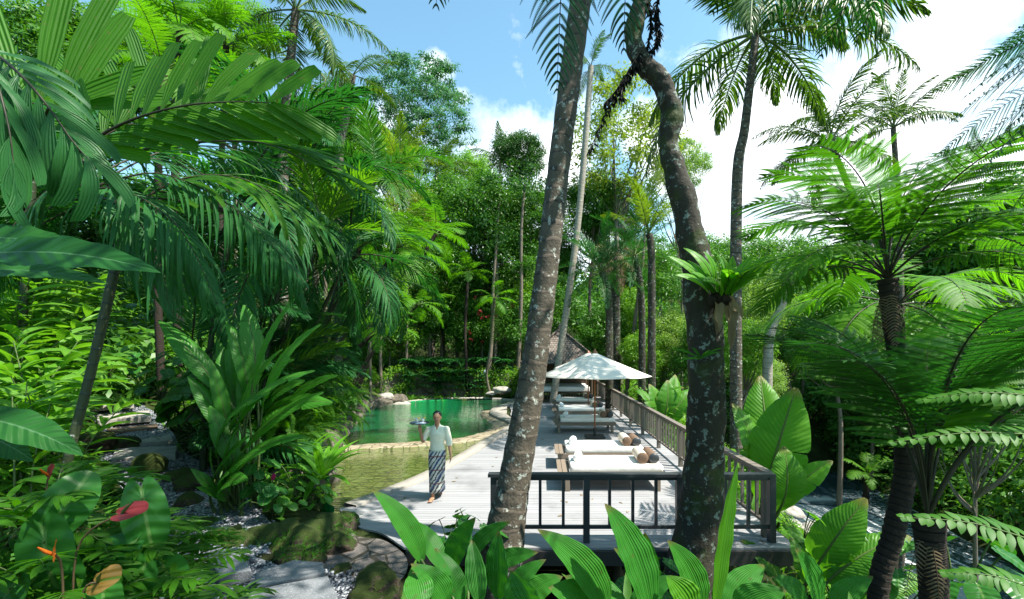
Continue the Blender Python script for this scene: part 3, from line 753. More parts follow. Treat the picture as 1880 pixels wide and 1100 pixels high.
# ------------------------------------------------------------------ umbrellas
def make_umbrella():
    root = empty('garden_umbrella', (0, 0, 0), 'x', 'umbrella', 'canvas umbrellas on the terrace')
    mb = MB(); tube(mb, [(0, 0, .06), (0, 0, 1.4), (0, 0, 2.74)], .027, 12); mb.build('pole', MT['teak_red'], root)
    Rr, zt, zr = 1.80, 2.72, 1.98; ns = 8; mb = MB(); V = []; nr = 10; per = ns*6
    for r in range(nr+1):
        t = r/nr
        for k in range(per):
            a = 2*pi*(k/per)+pi/8; f = (k % 6)/6; chord = math.cos(pi/ns)/math.cos((f-.5)*2*pi/ns)
            sag = .05*math.sin(pi*f)*t
            rad = Rr*t*(chord if t > 0 else 1)
            V.append((rad*math.cos(a), rad*math.sin(a), zt-(zt-zr)*(t**.93)-sag*.6))
    i = np.arange(nr)[:, None]*per; j = np.arange(per); k = (j+1) % per
    mb.add(V, np.stack([i+j, i+k, i+per+k, i+per+j], -1))
    o = mb.build('canopy', MT['canopy'], root); so_ = o.modifiers.new('thick', 'SOLIDIFY'); so_.thickness = .004
    for k in range(ns):
        mb = MB(); a = 2*pi*k/ns+pi/8; e = Vector((math.cos(a), math.sin(a), 0)); beam(mb, e*.04+Vector((0, 0, zt-.06)), e*(Rr-.03)+Vector((0, 0, zr-.01)), .02, .025); mb.build('rib', MT['teak_red'], o, smooth=False)
    mb = MB(); tube(mb, [(0, 0, 2.70), (0, 0, 2.73), (0, 0, 2.76), (0, 0, 2.80), (0, 0, 2.83)], [.09, .085, .045, .03, .005], 12); mb.build('finial', MT['teak_red'], o)
    mb = MB(); box(mb, (-.3, -.3, .004), (.3, .3, .05)); tube(mb, [(0, 0, .05), (0, 0, .3)], .045, 12); bevel_obj(mb.build('base', MT['deck_dark'], root, smooth=False), .01)
    return root
um0 = make_umbrella(); g = ground_at(1092, 803); um0.location = (g.x, g.y, 0); um0['label'] = 'open off-white canvas umbrella on a wooden pole, nearer one, between the second and third loungers'
um1 = copy_tree(um0); um1.location = (2.05, 19.5, 0.012); um1.scale = (.92, .92, .985); um1['label'] = 'second off-white umbrella, mostly hidden behind the nearer open umbrella'

# ------------------------------------------------------------------ pavilion
def make_gazebo():
    c = Vector((1.0, 25.2, 0)); root = empty('pavilion', c, 'small open pavilion with hipped shingle roof at the far end of the terrace', 'pavilion')
    w, ze, zp = 2.15, 2.1, 3.95; q = [(-w-.0, -w), (w, -w), (w, w), (-w, w)]
    mb = MB()
    for k in range(4):
        a, b = q[k], q[(k+1) % 4]; N_ = 12
        V = []; U = []
        for r in range(N_+1):
            t = r/N_
            z = ze+(zp-ze)*(t**1.12)
            for u in (0, .25, .5, .75, 1):
                x = (a[0]+(b[0]-a[0])*u)*(1-t*.96); y = (a[1]+(b[1]-a[1])*u)*(1-t*.96)
                V.append((c.x+x, c.y+y, z)); U.append(((u-.5)*2*w*(1-t*.96), t*2.6))
        i = (np.arange(N_)[:, None]*5+np.arange(4)[None]).ravel(); mb.add(V, np.stack([i, i+1, i+6, i+5], -1), U)
    o = mb.build('roof', MT['shingle'], root, smooth=False); s = o.modifiers.new('thick', 'SOLIDIFY'); s.thickness = .07
    mb = MB()
    for k in range(4):
        a = q[k]; beam(mb, (c.x+a[0], c.y+a[1], ze+.05), (c.x+a[0]*.04, c.y+a[1]*.04, zp+.05), .14, .07)
    tube(mb, [(c.x, c.y, zp-.05), (c.x, c.y, zp+.2), (c.x, c.y, zp+.45)], [.2, .12, .03], 10); mb.build('ridge', MT['shingle'], o, smooth=False)
    for sx in (-1, 1):
        for sy in (-1, 1):
            mb = MB(); tube(mb, [(c.x+sx*1.65, c.y+sy*1.55, -.3), (c.x+sx*1.65, c.y+sy*1.55, ze+.25)], .09, 10); mb.build('post', MT['bamboo'], root)
    mb = MB(); box(mb, (c.x-1.75, c.y-1.65, .0), (c.x+1.75, c.y+1.65, .1)); box(mb, (c.x-1.7, c.y-1.2, .42), (c.x+1.7, c.y+1.6, .5)); 
    for k in range(23): box(mb, (c.x-1.66+k*.15, c.y-1.15, .1), (c.x-1.60+k*.15, c.y-1.1, .42))
    dp = mb.build('daybed_platform', MT['bamboo'], root, smooth=False)
    add_child('mattress', rounded_slab('pavilion_mattress', MT['white'], root, (-1.62, -1.1, .51), (1.62, 1.5, .78), .05), dp)
    mb = MB(); box(mb, (c.x-1.6, c.y+1.5, .8), (c.x+1.6, c.y+1.53, 2.2)); mb.build('back_screen', MT['bamboo'], root, smooth=False)
make_gazebo()

# ------------------------------------------------------------------ fronds and leaves (prototypes lie along +X, upper side +Z)
def arc(L, rise=.0, bend=1.2, n=24, side=0.):
    """curve starting along +X, bending downwards by `bend` radians over its length"""
    P = [np.zeros(3)]; N_ = 60
    for k in range(N_):
        t = (k+.5)/N_; a = rise-bend*t**1.3
        P.append(P[-1]+np.array([math.cos(a), side*t, math.sin(a)])*L/N_)
    P = np.array(P); i = np.linspace(0, N_, n); return np.stack([np.interp(i, np.arange(N_+1), P[:, c]) for c in range(3)], 1)
def along(pts, t):
    ln = np.concatenate([[0], np.cumsum(np.linalg.norm(np.diff(pts, axis=0), axis=1))]); ln /= ln[-1]
    P = np.stack([np.interp(t, ln, pts[:, c]) for c in range(3)], 1); T = frames(pts)
    return P, nrm(np.stack([np.interp(t, ln, T[:, c]) for c in range(3)], 1))
def pinnate(mb, pts, up, nl, LL_, LW_, a0=70, a1=35, vee=.2, droop=.5, prof=P_PALM, lenf=None, start=.12, K=4, fold=.25, cross=3, rad=.02, aB=None, lB=1., jit=.06, mat=0, rmat=1, end=1.0, drB=None, vB=None, wave=0., rsides=6):
    pts = np.asarray(pts, float); up = np.asarray(up, float)
    lenf = lenf or (lambda t: np.sin(pi*(.18+.80*t))**.7)
    n = len(pts); tube(mb, pts, np.linspace(rad, rad*.18, n), rsides, rmat)
    for sgn, (aa0, aa1), lm, dr, vv in ((1, (a0, a1), 1., droop, vee), (-1, aB or (a0, a1), lB, droop if drB is None else drB, vee if vB is None else vB)):
        t = np.linspace(start, end, nl)+(rng.random(nl)-.5)*.4/nl; t = np.clip(t, start, .998)
        P, T = along(pts, t); S = nrm(np.cross(T, up))*sgn; Nn = nrm(np.cross(S, T)*sgn)
        q = (t-start)/(1-start); an = np.radians(aa0+(aa1-aa0)*q)+rng.normal(0, jit, nl)
        d = np.cos(an)[:, None]*T+np.sin(an)[:, None]*S; ve = vv+rng.normal(0, jit*1.5, nl)
        d = nrm(d*np.cos(ve)[:, None]+Nn*np.sin(ve)[:, None])
        ribbons(mb, P, d, Nn, LL_*lm*lenf(q)*(1+rng.normal(0, jit, nl)), LW_, prof, K, np.maximum(.02, dr*(1+rng.normal(0, .25, nl))), fold, cross, 0, mat, None, wave)
def bipinnate(mb, pts, up, npin, PL_, npl, pw, a0=75, a1=45, droop=.6, vee=.1, start=.2, rad=.014, mat=0, rmat=1, lenf=None, pl_len=.040, curl=.25):
    pts = np.asarray(pts, float); up = np.asarray(up, float); n = len(pts)
    lenf = lenf or (lambda t: np.clip(np.sin(pi*(.14+.85*t)), 0, 1)**.75)
    tube(mb, pts, np.linspace(rad, rad*.15, n), 6, rmat)
    for sgn in (1, -1):
        t = np.linspace(start, .995, npin); P, T = along(pts, t); S = nrm(np.cross(T, up))*sgn; Nn = nrm(np.cross(S, T)*sgn)
        q = (t-start)/(1-start); an = np.radians(a0+(a1-a0)*q)+rng.normal(0, .05, npin); ve = vee+rng.normal(0, .08, npin)
        d = nrm((np.cos(an)[:, None]*T+np.sin(an)[:, None]*S)*np.cos(ve)[:, None]+Nn*np.sin(ve)[:, None])
        L = PL_*lenf(q)*(1+rng.normal(0, .04, npin)); dr = np.maximum(.05, droop*(1+rng.normal(0, .2, npin)))
        ribbons(mb, P, d, Nn, L, .004, lambda t: 1-.8*t, 4, dr, 0, 2, 0, rmat)
        # pinnules
        g = np.array([0, 0, -1.])-d*(-d[:, 2:3]); g = g/np.maximum(np.linalg.norm(g, axis=1, keepdims=True), .25)
        tt = np.linspace(.05, .985, npl); ph = dr[:, None]*tt
        B = P[:, None]+L[:, None, None]*((np.sin(ph)/dr[:, None])[..., None]*d[:, None]+((1-np.cos(ph))/dr[:, None])[..., None]*g[:, None])
        TT = np.cos(ph)[..., None]*d[:, None]+np.sin(ph)[..., None]*g[:, None]
        s2 = nrm(np.cross(d, Nn))[:, None]*np.ones_like(TT); N2 = nrm(np.cross(s2, TT))
        pl = pl_len*(PL_/.5)*np.ones((npin, 1))*(lenf(q)[:, None]**.5)*(np.minimum(1, .7+tt*3)*np.maximum(1-tt**2.2, .0)**.7+.08)[None]
        rr = np.repeat(rng.random(npin), npl)
        for s3 in (1, -1):
            dd = nrm(s2*s3*.93+TT*.38-N2*curl*.3)
            ribbons(mb, B.reshape(-1, 3), dd.reshape(-1, 3), N2.reshape(-1, 3), pl.ravel(), pw*(PL_/.5), P_PIN, 2, curl, 0, 2, 0, mat, rr)
def protos(fn, n, name, mats): 
    out = []
    for k in range(n):
        mb = MB(); fn(mb, k); out.append(mb.mesh(name, mats))
    return out
UP = (0, 0, 1)
def palm_proto(name, mats, L, nl, ll, lw, bend, n=3, **kw):
    return protos(lambda mb, k: pinnate(mb, arc(L, .1, bend*(1+.15*(k-1)), 22, .06*(k-1)), UP, nl, ll, lw, **kw), n, name, mats)
F_COCO = palm_proto('coconut_frond', [MT['coco'], MT['rachis_green']], 4.2, 62, .95, .030, 1.1, 3, a0=72, a1=28, vee=.05, droop=1.25, K=4, cross=3, rad=.045, start=.16, jit=.10)
F_COCOY = palm_proto('coconut_frond', [MT['coco_yel'], MT['rachis_green']], 4.2, 58, .9, .030, .9, 2, a0=65, a1=25, vee=.25, droop=.9, K=4, cross=3, rad=.045, start=.16, jit=.1)
F_DEAD = palm_proto('dry_frond', [MT['dead'], MT['stem_brown']], 3.6, 40, .7, .018, 1.7, 2, a0=60, a1=25, vee=.0, droop=1.5, K=3, cross=2, rad=.03, start=.2, jit=.2)
F_ARECA = palm_proto('palm_frond', [MT['palm_mid'], MT['rachis_green']], 2.4, 44, .68, .021, 1.5, 3, a0=62, a1=28, vee=.42, droop=.8, K=4, cross=3, rad=.018, start=.2)
F_ARECAD = palm_proto('palm_frond', [MT['palm_blue'], MT['rachis']], 2.6, 44, .75, .022, 1.6, 3, a0=58, a1=25, vee=.25, droop=1.1, K=5, cross=3, rad=.02, start=.18)
F_LIT = palm_proto('palm_frond', [MT['palm_lit'], MT['rachis_green']], 2.2, 40, .68, .024, 1.1, 2, a0=58, a1=25, vee=.3, droop=.5, K=4, cross=3, rad=.018, start=.2)
F_DATE = palm_proto('palm_frond', [MT['palm_blue'], MT['rachis_green']], 3.0, 60, .5, .016, .9, 2, a0=60, a1=30, vee=.35, droop=.35, K=3, cross=2, rad=.025, start=.15, jit=.12)
def fern_proto(mat, rm, L, npin, PLn, npl, pw, bend, n=3, **kw):
    return protos(lambda mb, k: bipinnate(mb, arc(L, .15, bend*(1+.18*(k-1)), 22, .05*(k-1)), UP, npin, PLn, npl, pw, **kw), n, 'fern_frond', [MT[mat], MT[rm]])
F_TF = fern_proto('fern_mid', 'rachis', 1.9, 32, .52, 34, .0058, 1.15, 3)
F_TFL = fern_proto('fern_lime', 'rachis', 1.9, 32, .52, 34, .0058, 1.05, 3)
F_TFD = fern_proto('fern_dark', 'rachis', 1.9, 31, .55, 34, .0060, 1.0, 3)
F_TFFAR = fern_proto('fern_lime', 'rachis_green', 1.9, 24, .5, 18, .011, 1.2, 3)
F_OVER = protos(lambda mb, k: bipinnate(mb, arc(4.2, .15, .9, 40), UP, 34, .46, 34, .0046, droop=.7, start=.5, pl_len=.026), 2, 'fern_frond', [MT['fern_dark'], MT['rachis']])
F_OVERB = protos(lambda mb, k: bipinnate(mb, arc(4.2, .15, .9, 40), UP, 34, .44, 34, .0044, droop=.8, start=.5, pl_len=.024), 2, 'fern_frond', [MT['fern_blue'], MT['rachis']])
# sword fern: simply pinnate
F_SWORD = protos(lambda mb, k: pinnate(mb, arc(.85, .2, 1.7+.3*k, 16), UP, 34, .085, .011, 85, 60, .05, .3, P_PIN, lambda t: np.sin(pi*(.2+.78*t))**.6, .08, 2, .1, 2, .004), 3, 'fern_frond', [MT['fern_mid'], MT['rachis_green']])
F_SWORDL = protos(lambda mb, k: pinnate(mb, arc(.85, .2, 1.7+.3*k, 16), UP, 34, .085, .011, 85, 60, .05, .3, P_PIN, lambda t: np.sin(pi*(.2+.78*t))**.6, .08, 2, .1, 2, .004), 3, 'fern_frond', [MT['fern_lime'], MT['rachis_green']])

def big_leaf(mb, L, w, bend, petiole=.4, rise=.0, tears=6, fold=.18, mat=0, smat=1, prof=P_LANCE, rad=.02):
    """banana type leaf: a stalk, a midrib and two torn halves"""
    tot = arc(L+petiole, rise, bend, 50); t0 = petiole/(L+petiole)
    tube(mb, tot, np.linspace(rad, rad*.15, 50), 6, smat)
    for sg in (1, -1):
        cuts = sorted([0, 1]+list(rng.random(tears)*.85+.08)) if tears else [0, 1]
        for c0, c1 in zip(cuts[:-1], cuts[1:]):
            k = max(2, int((c1-c0)*34)+1); t = np.linspace(c0, c1, k)
            P, T = along(tot, t0+(1-t0)*t); S = nrm(np.cross(T, np.array([0, 0, 1.])))*sg; N_ = nrm(np.cross(S, T)*sg)
            wv = w*prof(t*.97+.015); dz = rng.normal(0, .10) if tears else 0; fw = rng.normal(.0, .05)
            m = 4; V = np.empty((k, m, 3)); uv = np.empty((k, m, 2))
            gap = np.ones(k)
            if tears and k > 2: gap[0] = .93; gap[-1] = .93
            for j in range(m):
                u = j/(m-1); lift = fold*math.sin(u*pi*.75)+dz*u*u-.22*u*u
                rip = .012*np.sin(t*55+sg)*u
                V[:, j] = P+S*(wv*u*gap)[:, None]+N_*(wv*lift+rip*w*2)[:, None]+T*(wv*u*(.25+fw*u))[:, None]
                uv[:, j, 0] = .5+sg*u*.5; uv[:, j, 1] = t
            i = (np.arange(k-1)[:, None]*m+np.arange(m-1)[None]).ravel(); mb.add(V, np.stack([i, i+m, i+m+1, i+1], -1), uv, np.full(k*m, rng.random()), mat)
L_BAN = protos(lambda mb, k: big_leaf(mb, 1.9, .30, .9+.25*k, .35, .1, 5+3*k, rad=.03), 3, 'banana_leaf', [MT['banana'], MT['rachis_green']])
L_HEL = protos(lambda mb, k: big_leaf(mb, 1.0, .105, .55+.3*k, .12, .05, (0, 2, 4)[k], rad=.010), 3, 'heliconia_leaf', [MT['heliconia'], MT['stem_green']])
L_NEST = protos(lambda mb, k: big_leaf(mb, .62, .055, .7+.3*k, .02, .25, 0, .1, rad=.006), 3, 'nest_leaf', [MT['nest'], MT['rachis']])
L_PLEAT = protos(lambda mb, k: (ribbons(mb, [(0.45, 0, .0)], [(1, 0, .1)], [(0, 0, 1)], .8+.1*k, .085+.012*k, P_LANCE, 18, .9+.3*k, .16, 11, .045, 0, [rng.random()]), tube(mb, [(0, 0, 0), (.25, 0, .01), (.47, 0, .003)], .011, 6, 1)), 3, 'pleated_leaf', [MT['pleat'], MT['stem_green']])

def heart_leaf(mb, L, w, bend=.6, mat=0, cup=.12, M=None):
    na, nr_ = 36, 6; V = [(0, 0, 0)]; uv = [(.5, .3)]
    V = []; uv = []
    for r in range(nr_+1):
        f = max(r/nr_, .02)
        for k in range(na):
            a = -pi+2*pi*k/na; c = (1+math.cos(a))/2
            R_ = .46+.54*c**2.6-.26*math.exp(-((abs(a)-pi)/.30)**2)
            x = R_*math.cos(a)*f*L*.8; y = R_*math.sin(a)*f*w*1.55
            bz = -bend*x*abs(x)/L*.6+cup*abs(y)*.8-.5*cup*(y/w)**2*w*1.3+.02*L*math.sin(6*a)*f*f*.5+.012*L*math.sin(11*a+1)*f
            V.append((x, y, bz)); uv.append((.5+y/(3*w), (x/L+.45)/1.3))
    i = np.arange(nr_)[:, None]*na; j = np.arange(na); k = (j+1) % na
    F = np.stack([i+j, i+na+j, i+na+k, i+k], -1).reshape(-1, 4)
    V = np.array(V)
    if M is not None: V = np.array([tuple(M @ Vector(p)) for p in V])
    mb.add(V, F, uv, None, mat)
def mat_to(loc, direction, normal, sc=1):
    x = Vector(direction).normalized(); n = Vector(normal); y = n.cross(x)
    if y.length < 1e-3: y = Vector((0, 1, 0)).cross(x)
    y.normalize(); z = x.cross(y); M = Matrix((x, y, z)).transposed().to_4x4() @ Matrix.Scale(sc, 4); M.translation = Vector(loc); return M
def stalk_heart(mb, base, tip, L, w, direction, normal, mat=0, smat=1, rad=.006):
    base = Vector(base); tip = Vector(tip); mid = base.lerp(tip, .55)+Vector((0, 0, .12*(tip-base).length))
    tube(mb, smooth_pts([base, mid, tip], 8), rad, 5, smat); heart_leaf(mb, L, w, .7, mat, .14, mat_to(tip, direction, normal))
def heart_plant_mesh(n, hmin, hmax, L, mats, spread=.35):
    mb = MB()
    for k in range(n):
        a = RND.uniform(0, 2*pi); r = spread*RND.uniform(.25, 1); h = RND.uniform(hmin, hmax)
        d = Vector((math.cos(a), math.sin(a), -.35)); l = L*RND.uniform(.6, 1.1)
        stalk_heart(mb, (0.02*math.cos(a), .02*math.sin(a), 0), (r*math.cos(a), r*math.sin(a), h), l, l*.42, d, (d.x*.6, d.y*.6-.25, 1), rad=.006)
    return mb.mesh('leaves', mats)
PL_HEART = [heart_plant_mesh(14, .15, .55, .24, [MT['heart'], MT['stem_green']]) for _ in range(2)]
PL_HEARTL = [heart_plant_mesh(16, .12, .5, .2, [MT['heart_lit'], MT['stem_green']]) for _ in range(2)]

def fan_mesh(n_fans, mats, h=1.4, r=.38, nl=14, spread=.8):
    mb = MB()
    for k in range(n_fans):
        a = RND.uniform(0, 2*pi); rr = RND.uniform(.1, spread); z = RND.uniform(.25, 1)*h
        c = Vector((math.cos(a)*rr, math.sin(a)*rr, z)); tube(mb, smooth_pts([(c.x*.2, c.y*.2, 0), (c.x*.45, c.y*.45, z*.7), c], 6), .008, 4, 1)
        o = Vector((math.cos(a), math.sin(a), .35)).normalized(); s = o.cross(Vector((0, 0, 1))).normalized(); an = np.linspace(-1.9, 1.9, nl)
        D = np.array([tuple(o*math.cos(x)+s*math.sin(x)+Vector((0, 0, .1))) for x in an])
        ribbons(mb, np.tile(tuple(c), (nl, 1)), D, (0, 0, 1), r*(1+rng.normal(0, .1, nl)), .024, P_BLUNT, 3, .8, .3, 3)
    return mb.mesh('foliage', mats)
PL_FAN = [fan_mesh(46, [MT['palm_blue'], MT['stem_green']]), fan_mesh(46, [MT['palm_mid'], MT['stem_green']])]

def ginger_mesh(n, h, mats, L=.55, w=.05, lean=.45, prof=P_LANCE):
    mb = MB()
    for k in range(n):
        a = RND.uniform(0, 2*pi); ln = RND.uniform(.15, lean); hh = h*RND.uniform(.7, 1.1); b = Vector((RND.uniform(-.3, .3), RND.uniform(-.3, .3), 0))
        pts = smooth_pts([b, b+Vector((math.cos(a)*ln*.25, math.sin(a)*ln*.25, hh*.55)), b+Vector((math.cos(a)*ln*1.2, math.sin(a)*ln*1.2, hh))], 12)
        tube(mb, pts, np.linspace(.012, .005, 13), 5, 1); m = 12
        t = np.linspace(.25, 1, m); P, T = along(pts, t); hz = np.array([math.cos(a+pi/2), math.sin(a+pi/2), 0]); sg = np.where(np.arange(m) % 2, 1, -1)[:, None]
        D = nrm(T*.75+hz*sg*.75+rng.normal(0, .12, (m, 3))); ribbons(mb, P, D, nrm(np.cross(D, np.cross(T, D))+np.array([0, 0, .6])), L*(.7+.4*rng.random(m)), w, prof, 8, 1.0, .22, 5, 0, 0, None, .06)
    return mb.mesh('foliage', mats)
PL_GING = [ginger_mesh(11, 1.4, [MT['ginger'], MT['stem_green']]) for _ in range(2)]
PL_GINGD = [ginger_mesh(9, 1.3, [MT['heliconia'], MT['stem_green']], .45, .055) for _ in range(2)]

def rosette_mesh(n, L, w, mats, el0=25, el1=75, bend=1.1, prof=P_LANCE, K=10, cross=5, pleat=0, fold=.2):
    mb = MB(); a = rng.random(n)*2*pi; el = np.radians(el0+(el1-el0)*rng.random(n))
    D = np.stack([np.cos(a)*np.cos(el), np.sin(a)*np.cos(el), np.sin(el)], 1)
    ribbons(mb, D*np.array([.04, .04, .0]), D, np.stack([-np.cos(a)*np.sin(el), -np.sin(a)*np.sin(el), np.cos(el)], 1), L*(.65+.45*rng.random(n)), w, prof, K, bend*(.7+.5*rng.random(n)), fold, cross, pleat, 0, None, .04)
    return mb.mesh('leaves', mats)
PL_ROS = [rosette_mesh(26, .62, .04, [MT['nest']]), rosette_mesh(22, .5, .035, [MT['heliconia']])]
PL_PARLOR = []
for q in range(2):
    mb = MB()
    for k in range(9):
        a = k*2.4+RND.uniform(-.3, .3); P = arc(.62, RND.uniform(.5, 1.1), 1.3, 14); c, s_ = math.cos(a), math.sin(a)
        P = np.stack([P[:, 0]*c-P[:, 1]*s_, P[:, 0]*s_+P[:, 1]*c, P[:, 2]], 1)
        pinnate(mb, P, UP, 9, .24, .021, 60, 30, .1, .5, P_LANCE, None, .25, 5, .2, 5, .005, jit=.08)
    PL_PARLOR.append(mb.mesh('fronds', [MT['palm_dark'], MT['stem_green']]))

# ------------------------------------------------------------------ tree crowns
def leafcloud(mb, Cs, Rs, n, size, flat=.8, upb=.5, mat=0, cross=2, aspect=.42, K=2, droop=.5, shell=.45):
    Cs = np.asarray(Cs, float); m = len(Cs); Rs = np.broadcast_to(np.asarray(Rs, float), (m,))
    o = rng.normal(size=(m, n, 3)); o = nrm(o); rad = (shell+(1.08-shell)*rng.random((m, n, 1)))*Rs[:, None, None]
    P = Cs[:, None]+o*rad*np.array([1, 1, flat])
    N_ = nrm(o*.7+np.array([0, 0, upb])+rng.normal(0, .35, (m, n, 3)))
    d = nrm(np.cross(N_, rng.normal(size=(m, n, 3)))+o*.35)
    L = size*(.6+.7*rng.random((m, n)))
    r = np.clip(np.repeat(rng.random(m), n).reshape(m, n)*.6+.4*rng.random((m, n)), 0, 1)
    ribbons(mb, P.reshape(-1, 3), d.reshape(-1, 3), N_.reshape(-1, 3), L.ravel(), L.mean()*aspect*.5, P_LEAF, K, droop, .0, cross, 0, mat, r.ravel())
def limb_tree(kind, seed, h=10., cr=3.2, lmat='tree', nclump=60, nleaf=110, leaf=.22, flat=.75, trunk_r=.16, first=.45, shape='round', bark='bark', crad=.75, shell=.3):
    """returns (trunk mesh, crown mesh) for a tree of height h whose crown radius is cr"""
    r = random.Random(seed); tb = MB(); top = Vector((r.uniform(-.06, .06)*h, r.uniform(-.06, .06)*h, h*((1+first)/2+.06)))
    trunk = smooth_pts([(0, 0, -.4), (r.uniform(-.02, .02)*h, r.uniform(-.02, .02)*h, h*.35), top*.68, top], 14)
    tube(tb, trunk if shape != 'layer' else np.array(trunk)*np.array([1, 1, .86]), np.linspace(trunk_r, trunk_r*.15, 15), 8)
    Cs, Rs = [], []
    for k in range(nclump):
        if shape == 'round':
            while True:
                p = Vector((r.uniform(-1, 1), r.uniform(-1, 1), r.uniform(-1, 1)))
                if .25 < p.length < 1: break
            zc = h-(h*(1-first))/2; c = Vector((p.x*cr, p.y*cr, zc+p.z*h*(1-first)/2*.95))
            k_ = 1-.35*max(0, p.z); c.x *= k_; c.y *= k_
        elif shape == 'layer':
            lv = r.choice((.0, .25, .45, .62, .8, 1.0)); a = r.uniform(0, 2*pi); rr = math.sqrt(r.random())*cr*(1-.62*abs(lv-.35)); c = Vector((math.cos(a)*rr, math.sin(a)*rr, h*first+h*(1-first)*lv+.18*rr*0+r.uniform(-.02, .02)*h))
        elif shape == 'column':
            z = r.uniform(0, 1); a = r.uniform(0, 2*pi); rr = cr*math.sqrt(r.random())*(math.sin(pi*(.12+.8*z))**.6); c = Vector((math.cos(a)*rr, math.sin(a)*rr, h*first+h*(1-first)*z))
        Cs.append(tuple(c)); Rs.append(crad*r.uniform(.6, 1.25))
    for k in range(0, nclump, 2 if nclump < 80 else 4):
        c = Vector(Cs[k]); zc_ = h*(1+first)/2; c.z = zc_+(c.z-zc_)*.35 if c.z > zc_ else c.z; b = Vector(tuple(trunk[min(13, 5+int(8*max(0, min(1, (c.z/h-first*.6)/(1-first*.6)*.8))))])); m = b.lerp(c, .5)+Vector((r.uniform(-.3, .3), r.uniform(-.3, .3), -.04*h*r.random()))
        if b.z > c.z: b = Vector(tuple(trunk[5]))
        tube(tb, smooth_pts([b, m, c], 7), np.linspace(trunk_r*.35, trunk_r*.06, 8), 5)
    cb = MB(); leafcloud(cb, Cs, Rs, nleaf, leaf, flat if shape != 'layer' else .28, .5, shell=shell)
    return tb.mesh('trunk', MT[bark]), cb.mesh('crown', MT[lmat])
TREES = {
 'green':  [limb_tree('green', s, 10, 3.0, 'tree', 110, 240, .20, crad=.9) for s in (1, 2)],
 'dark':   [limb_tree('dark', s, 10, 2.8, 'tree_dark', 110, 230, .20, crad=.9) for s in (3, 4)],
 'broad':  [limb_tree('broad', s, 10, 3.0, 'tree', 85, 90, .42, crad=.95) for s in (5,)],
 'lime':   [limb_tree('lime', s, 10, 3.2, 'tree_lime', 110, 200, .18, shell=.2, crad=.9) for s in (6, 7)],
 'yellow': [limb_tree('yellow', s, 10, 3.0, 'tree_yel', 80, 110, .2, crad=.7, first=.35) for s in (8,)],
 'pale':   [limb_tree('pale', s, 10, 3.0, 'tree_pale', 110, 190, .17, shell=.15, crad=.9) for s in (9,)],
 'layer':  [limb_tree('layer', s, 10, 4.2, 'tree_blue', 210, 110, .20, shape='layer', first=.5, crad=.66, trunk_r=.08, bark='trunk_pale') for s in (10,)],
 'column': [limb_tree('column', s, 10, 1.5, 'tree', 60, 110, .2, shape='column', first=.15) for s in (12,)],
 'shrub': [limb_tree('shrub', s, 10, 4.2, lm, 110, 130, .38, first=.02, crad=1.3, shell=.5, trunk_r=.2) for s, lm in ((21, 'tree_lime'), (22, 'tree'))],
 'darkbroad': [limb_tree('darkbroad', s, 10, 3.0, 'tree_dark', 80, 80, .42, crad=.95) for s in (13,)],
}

# ------------------------------------------------------------------ planting
def tree(kind, name, px, pyc, rpx, Y, label, group=None, var=0, base=None, zs=None):
    """crown centre at pixel (px, pyc), crown radius rpx pixels, at distance Y"""
    tm, cm = TREES[kind][var % len(TREES[kind])]
    first = {'shrub': .02, 'yellow': .35, 'layer': .5, 'column': .15}.get(kind, .45); cr0 = {'green': 3, 'dark': 2.8, 'lime': 3.2, 'layer': 4.2, 'column': 1.5, 'shrub': 4.2}.get(kind, 3.0)
    c = at(px, pyc, Y); b = ground_pt(c.x, Y); zc0 = 10*(1+first)/2
    sx = rpx/FPX*Y/cr0; sz = max(.2, (c.z-b.z)/zc0)
    if kind == 'shrub': sz = max(sz, sx*.55)
    r = empty(name, b, label, 'tree', group); a = RND.uniform(0, 6.28)
    add_child('trunk', tm, r, (0, 0, 0), (0, 0, a), (sx, sx, sz)); k = max(sx, .8*min(sz, sx*1.25))
    add_child('crown', cm, r, (0, 0, (c.z-b.z)-k*zc0), (0, 0, a), (sx, sx, k))
    return r
def frond_rot(az, el, roll=0): return (Matrix.Rotation(az, 3, 'Z') @ Matrix.Rotation(-el, 3, 'Y') @ Matrix.Rotation(roll, 3, 'X')).to_euler()
def palm(name, label, cat, base, pts, radii, meshes, n, scale, els, tmat, group=None, child='frond', az0=None, jit=.2, azs=None, tmesh=None, extra=None, sides=10, ringy=0, crownlift=0):
    """pts: trunk points in world space, last one is the crown"""
    r = empty(name, base, label, cat, group); mb = MB()
    P = smooth_pts(pts, 40 if ringy else 20); R_ = np.interp(np.linspace(0, 1, len(P)), np.linspace(0, 1, len(radii)), radii)
    if ringy: P = smooth_pts(pts, 160); R_ = np.interp(np.linspace(0, 1, len(P)), np.linspace(0, 1, len(radii)), radii); R_ = R_*(1+ringy*(np.abs(np.sin(np.arange(len(P))*.9))-.5)+rng.normal(0, .012, len(P)))
    tube(mb, P, R_, sides, 0); mb.build('trunk', MT[tmat], r)
    c = Vector(pts[-1])-Vector(base); a0 = RND.uniform(0, 6.28) if az0 is None else az0
    lst = azs if azs is not None else [a0+k*2.39996 for k in range(n)]
    for k, a in enumerate(lst):
        t = k/max(1, len(lst)-1); el = math.radians(els[0]+(els[1]-els[0])*t)+RND.uniform(-jit, jit)*.6
        add_child(child, meshes[k % len(meshes)], r, c+Vector((0, 0, crownlift*t)), frond_rot(a+RND.uniform(-jit, jit), el, RND.uniform(-.15, .15)), scale*RND.uniform(.88, 1.1))
    return r
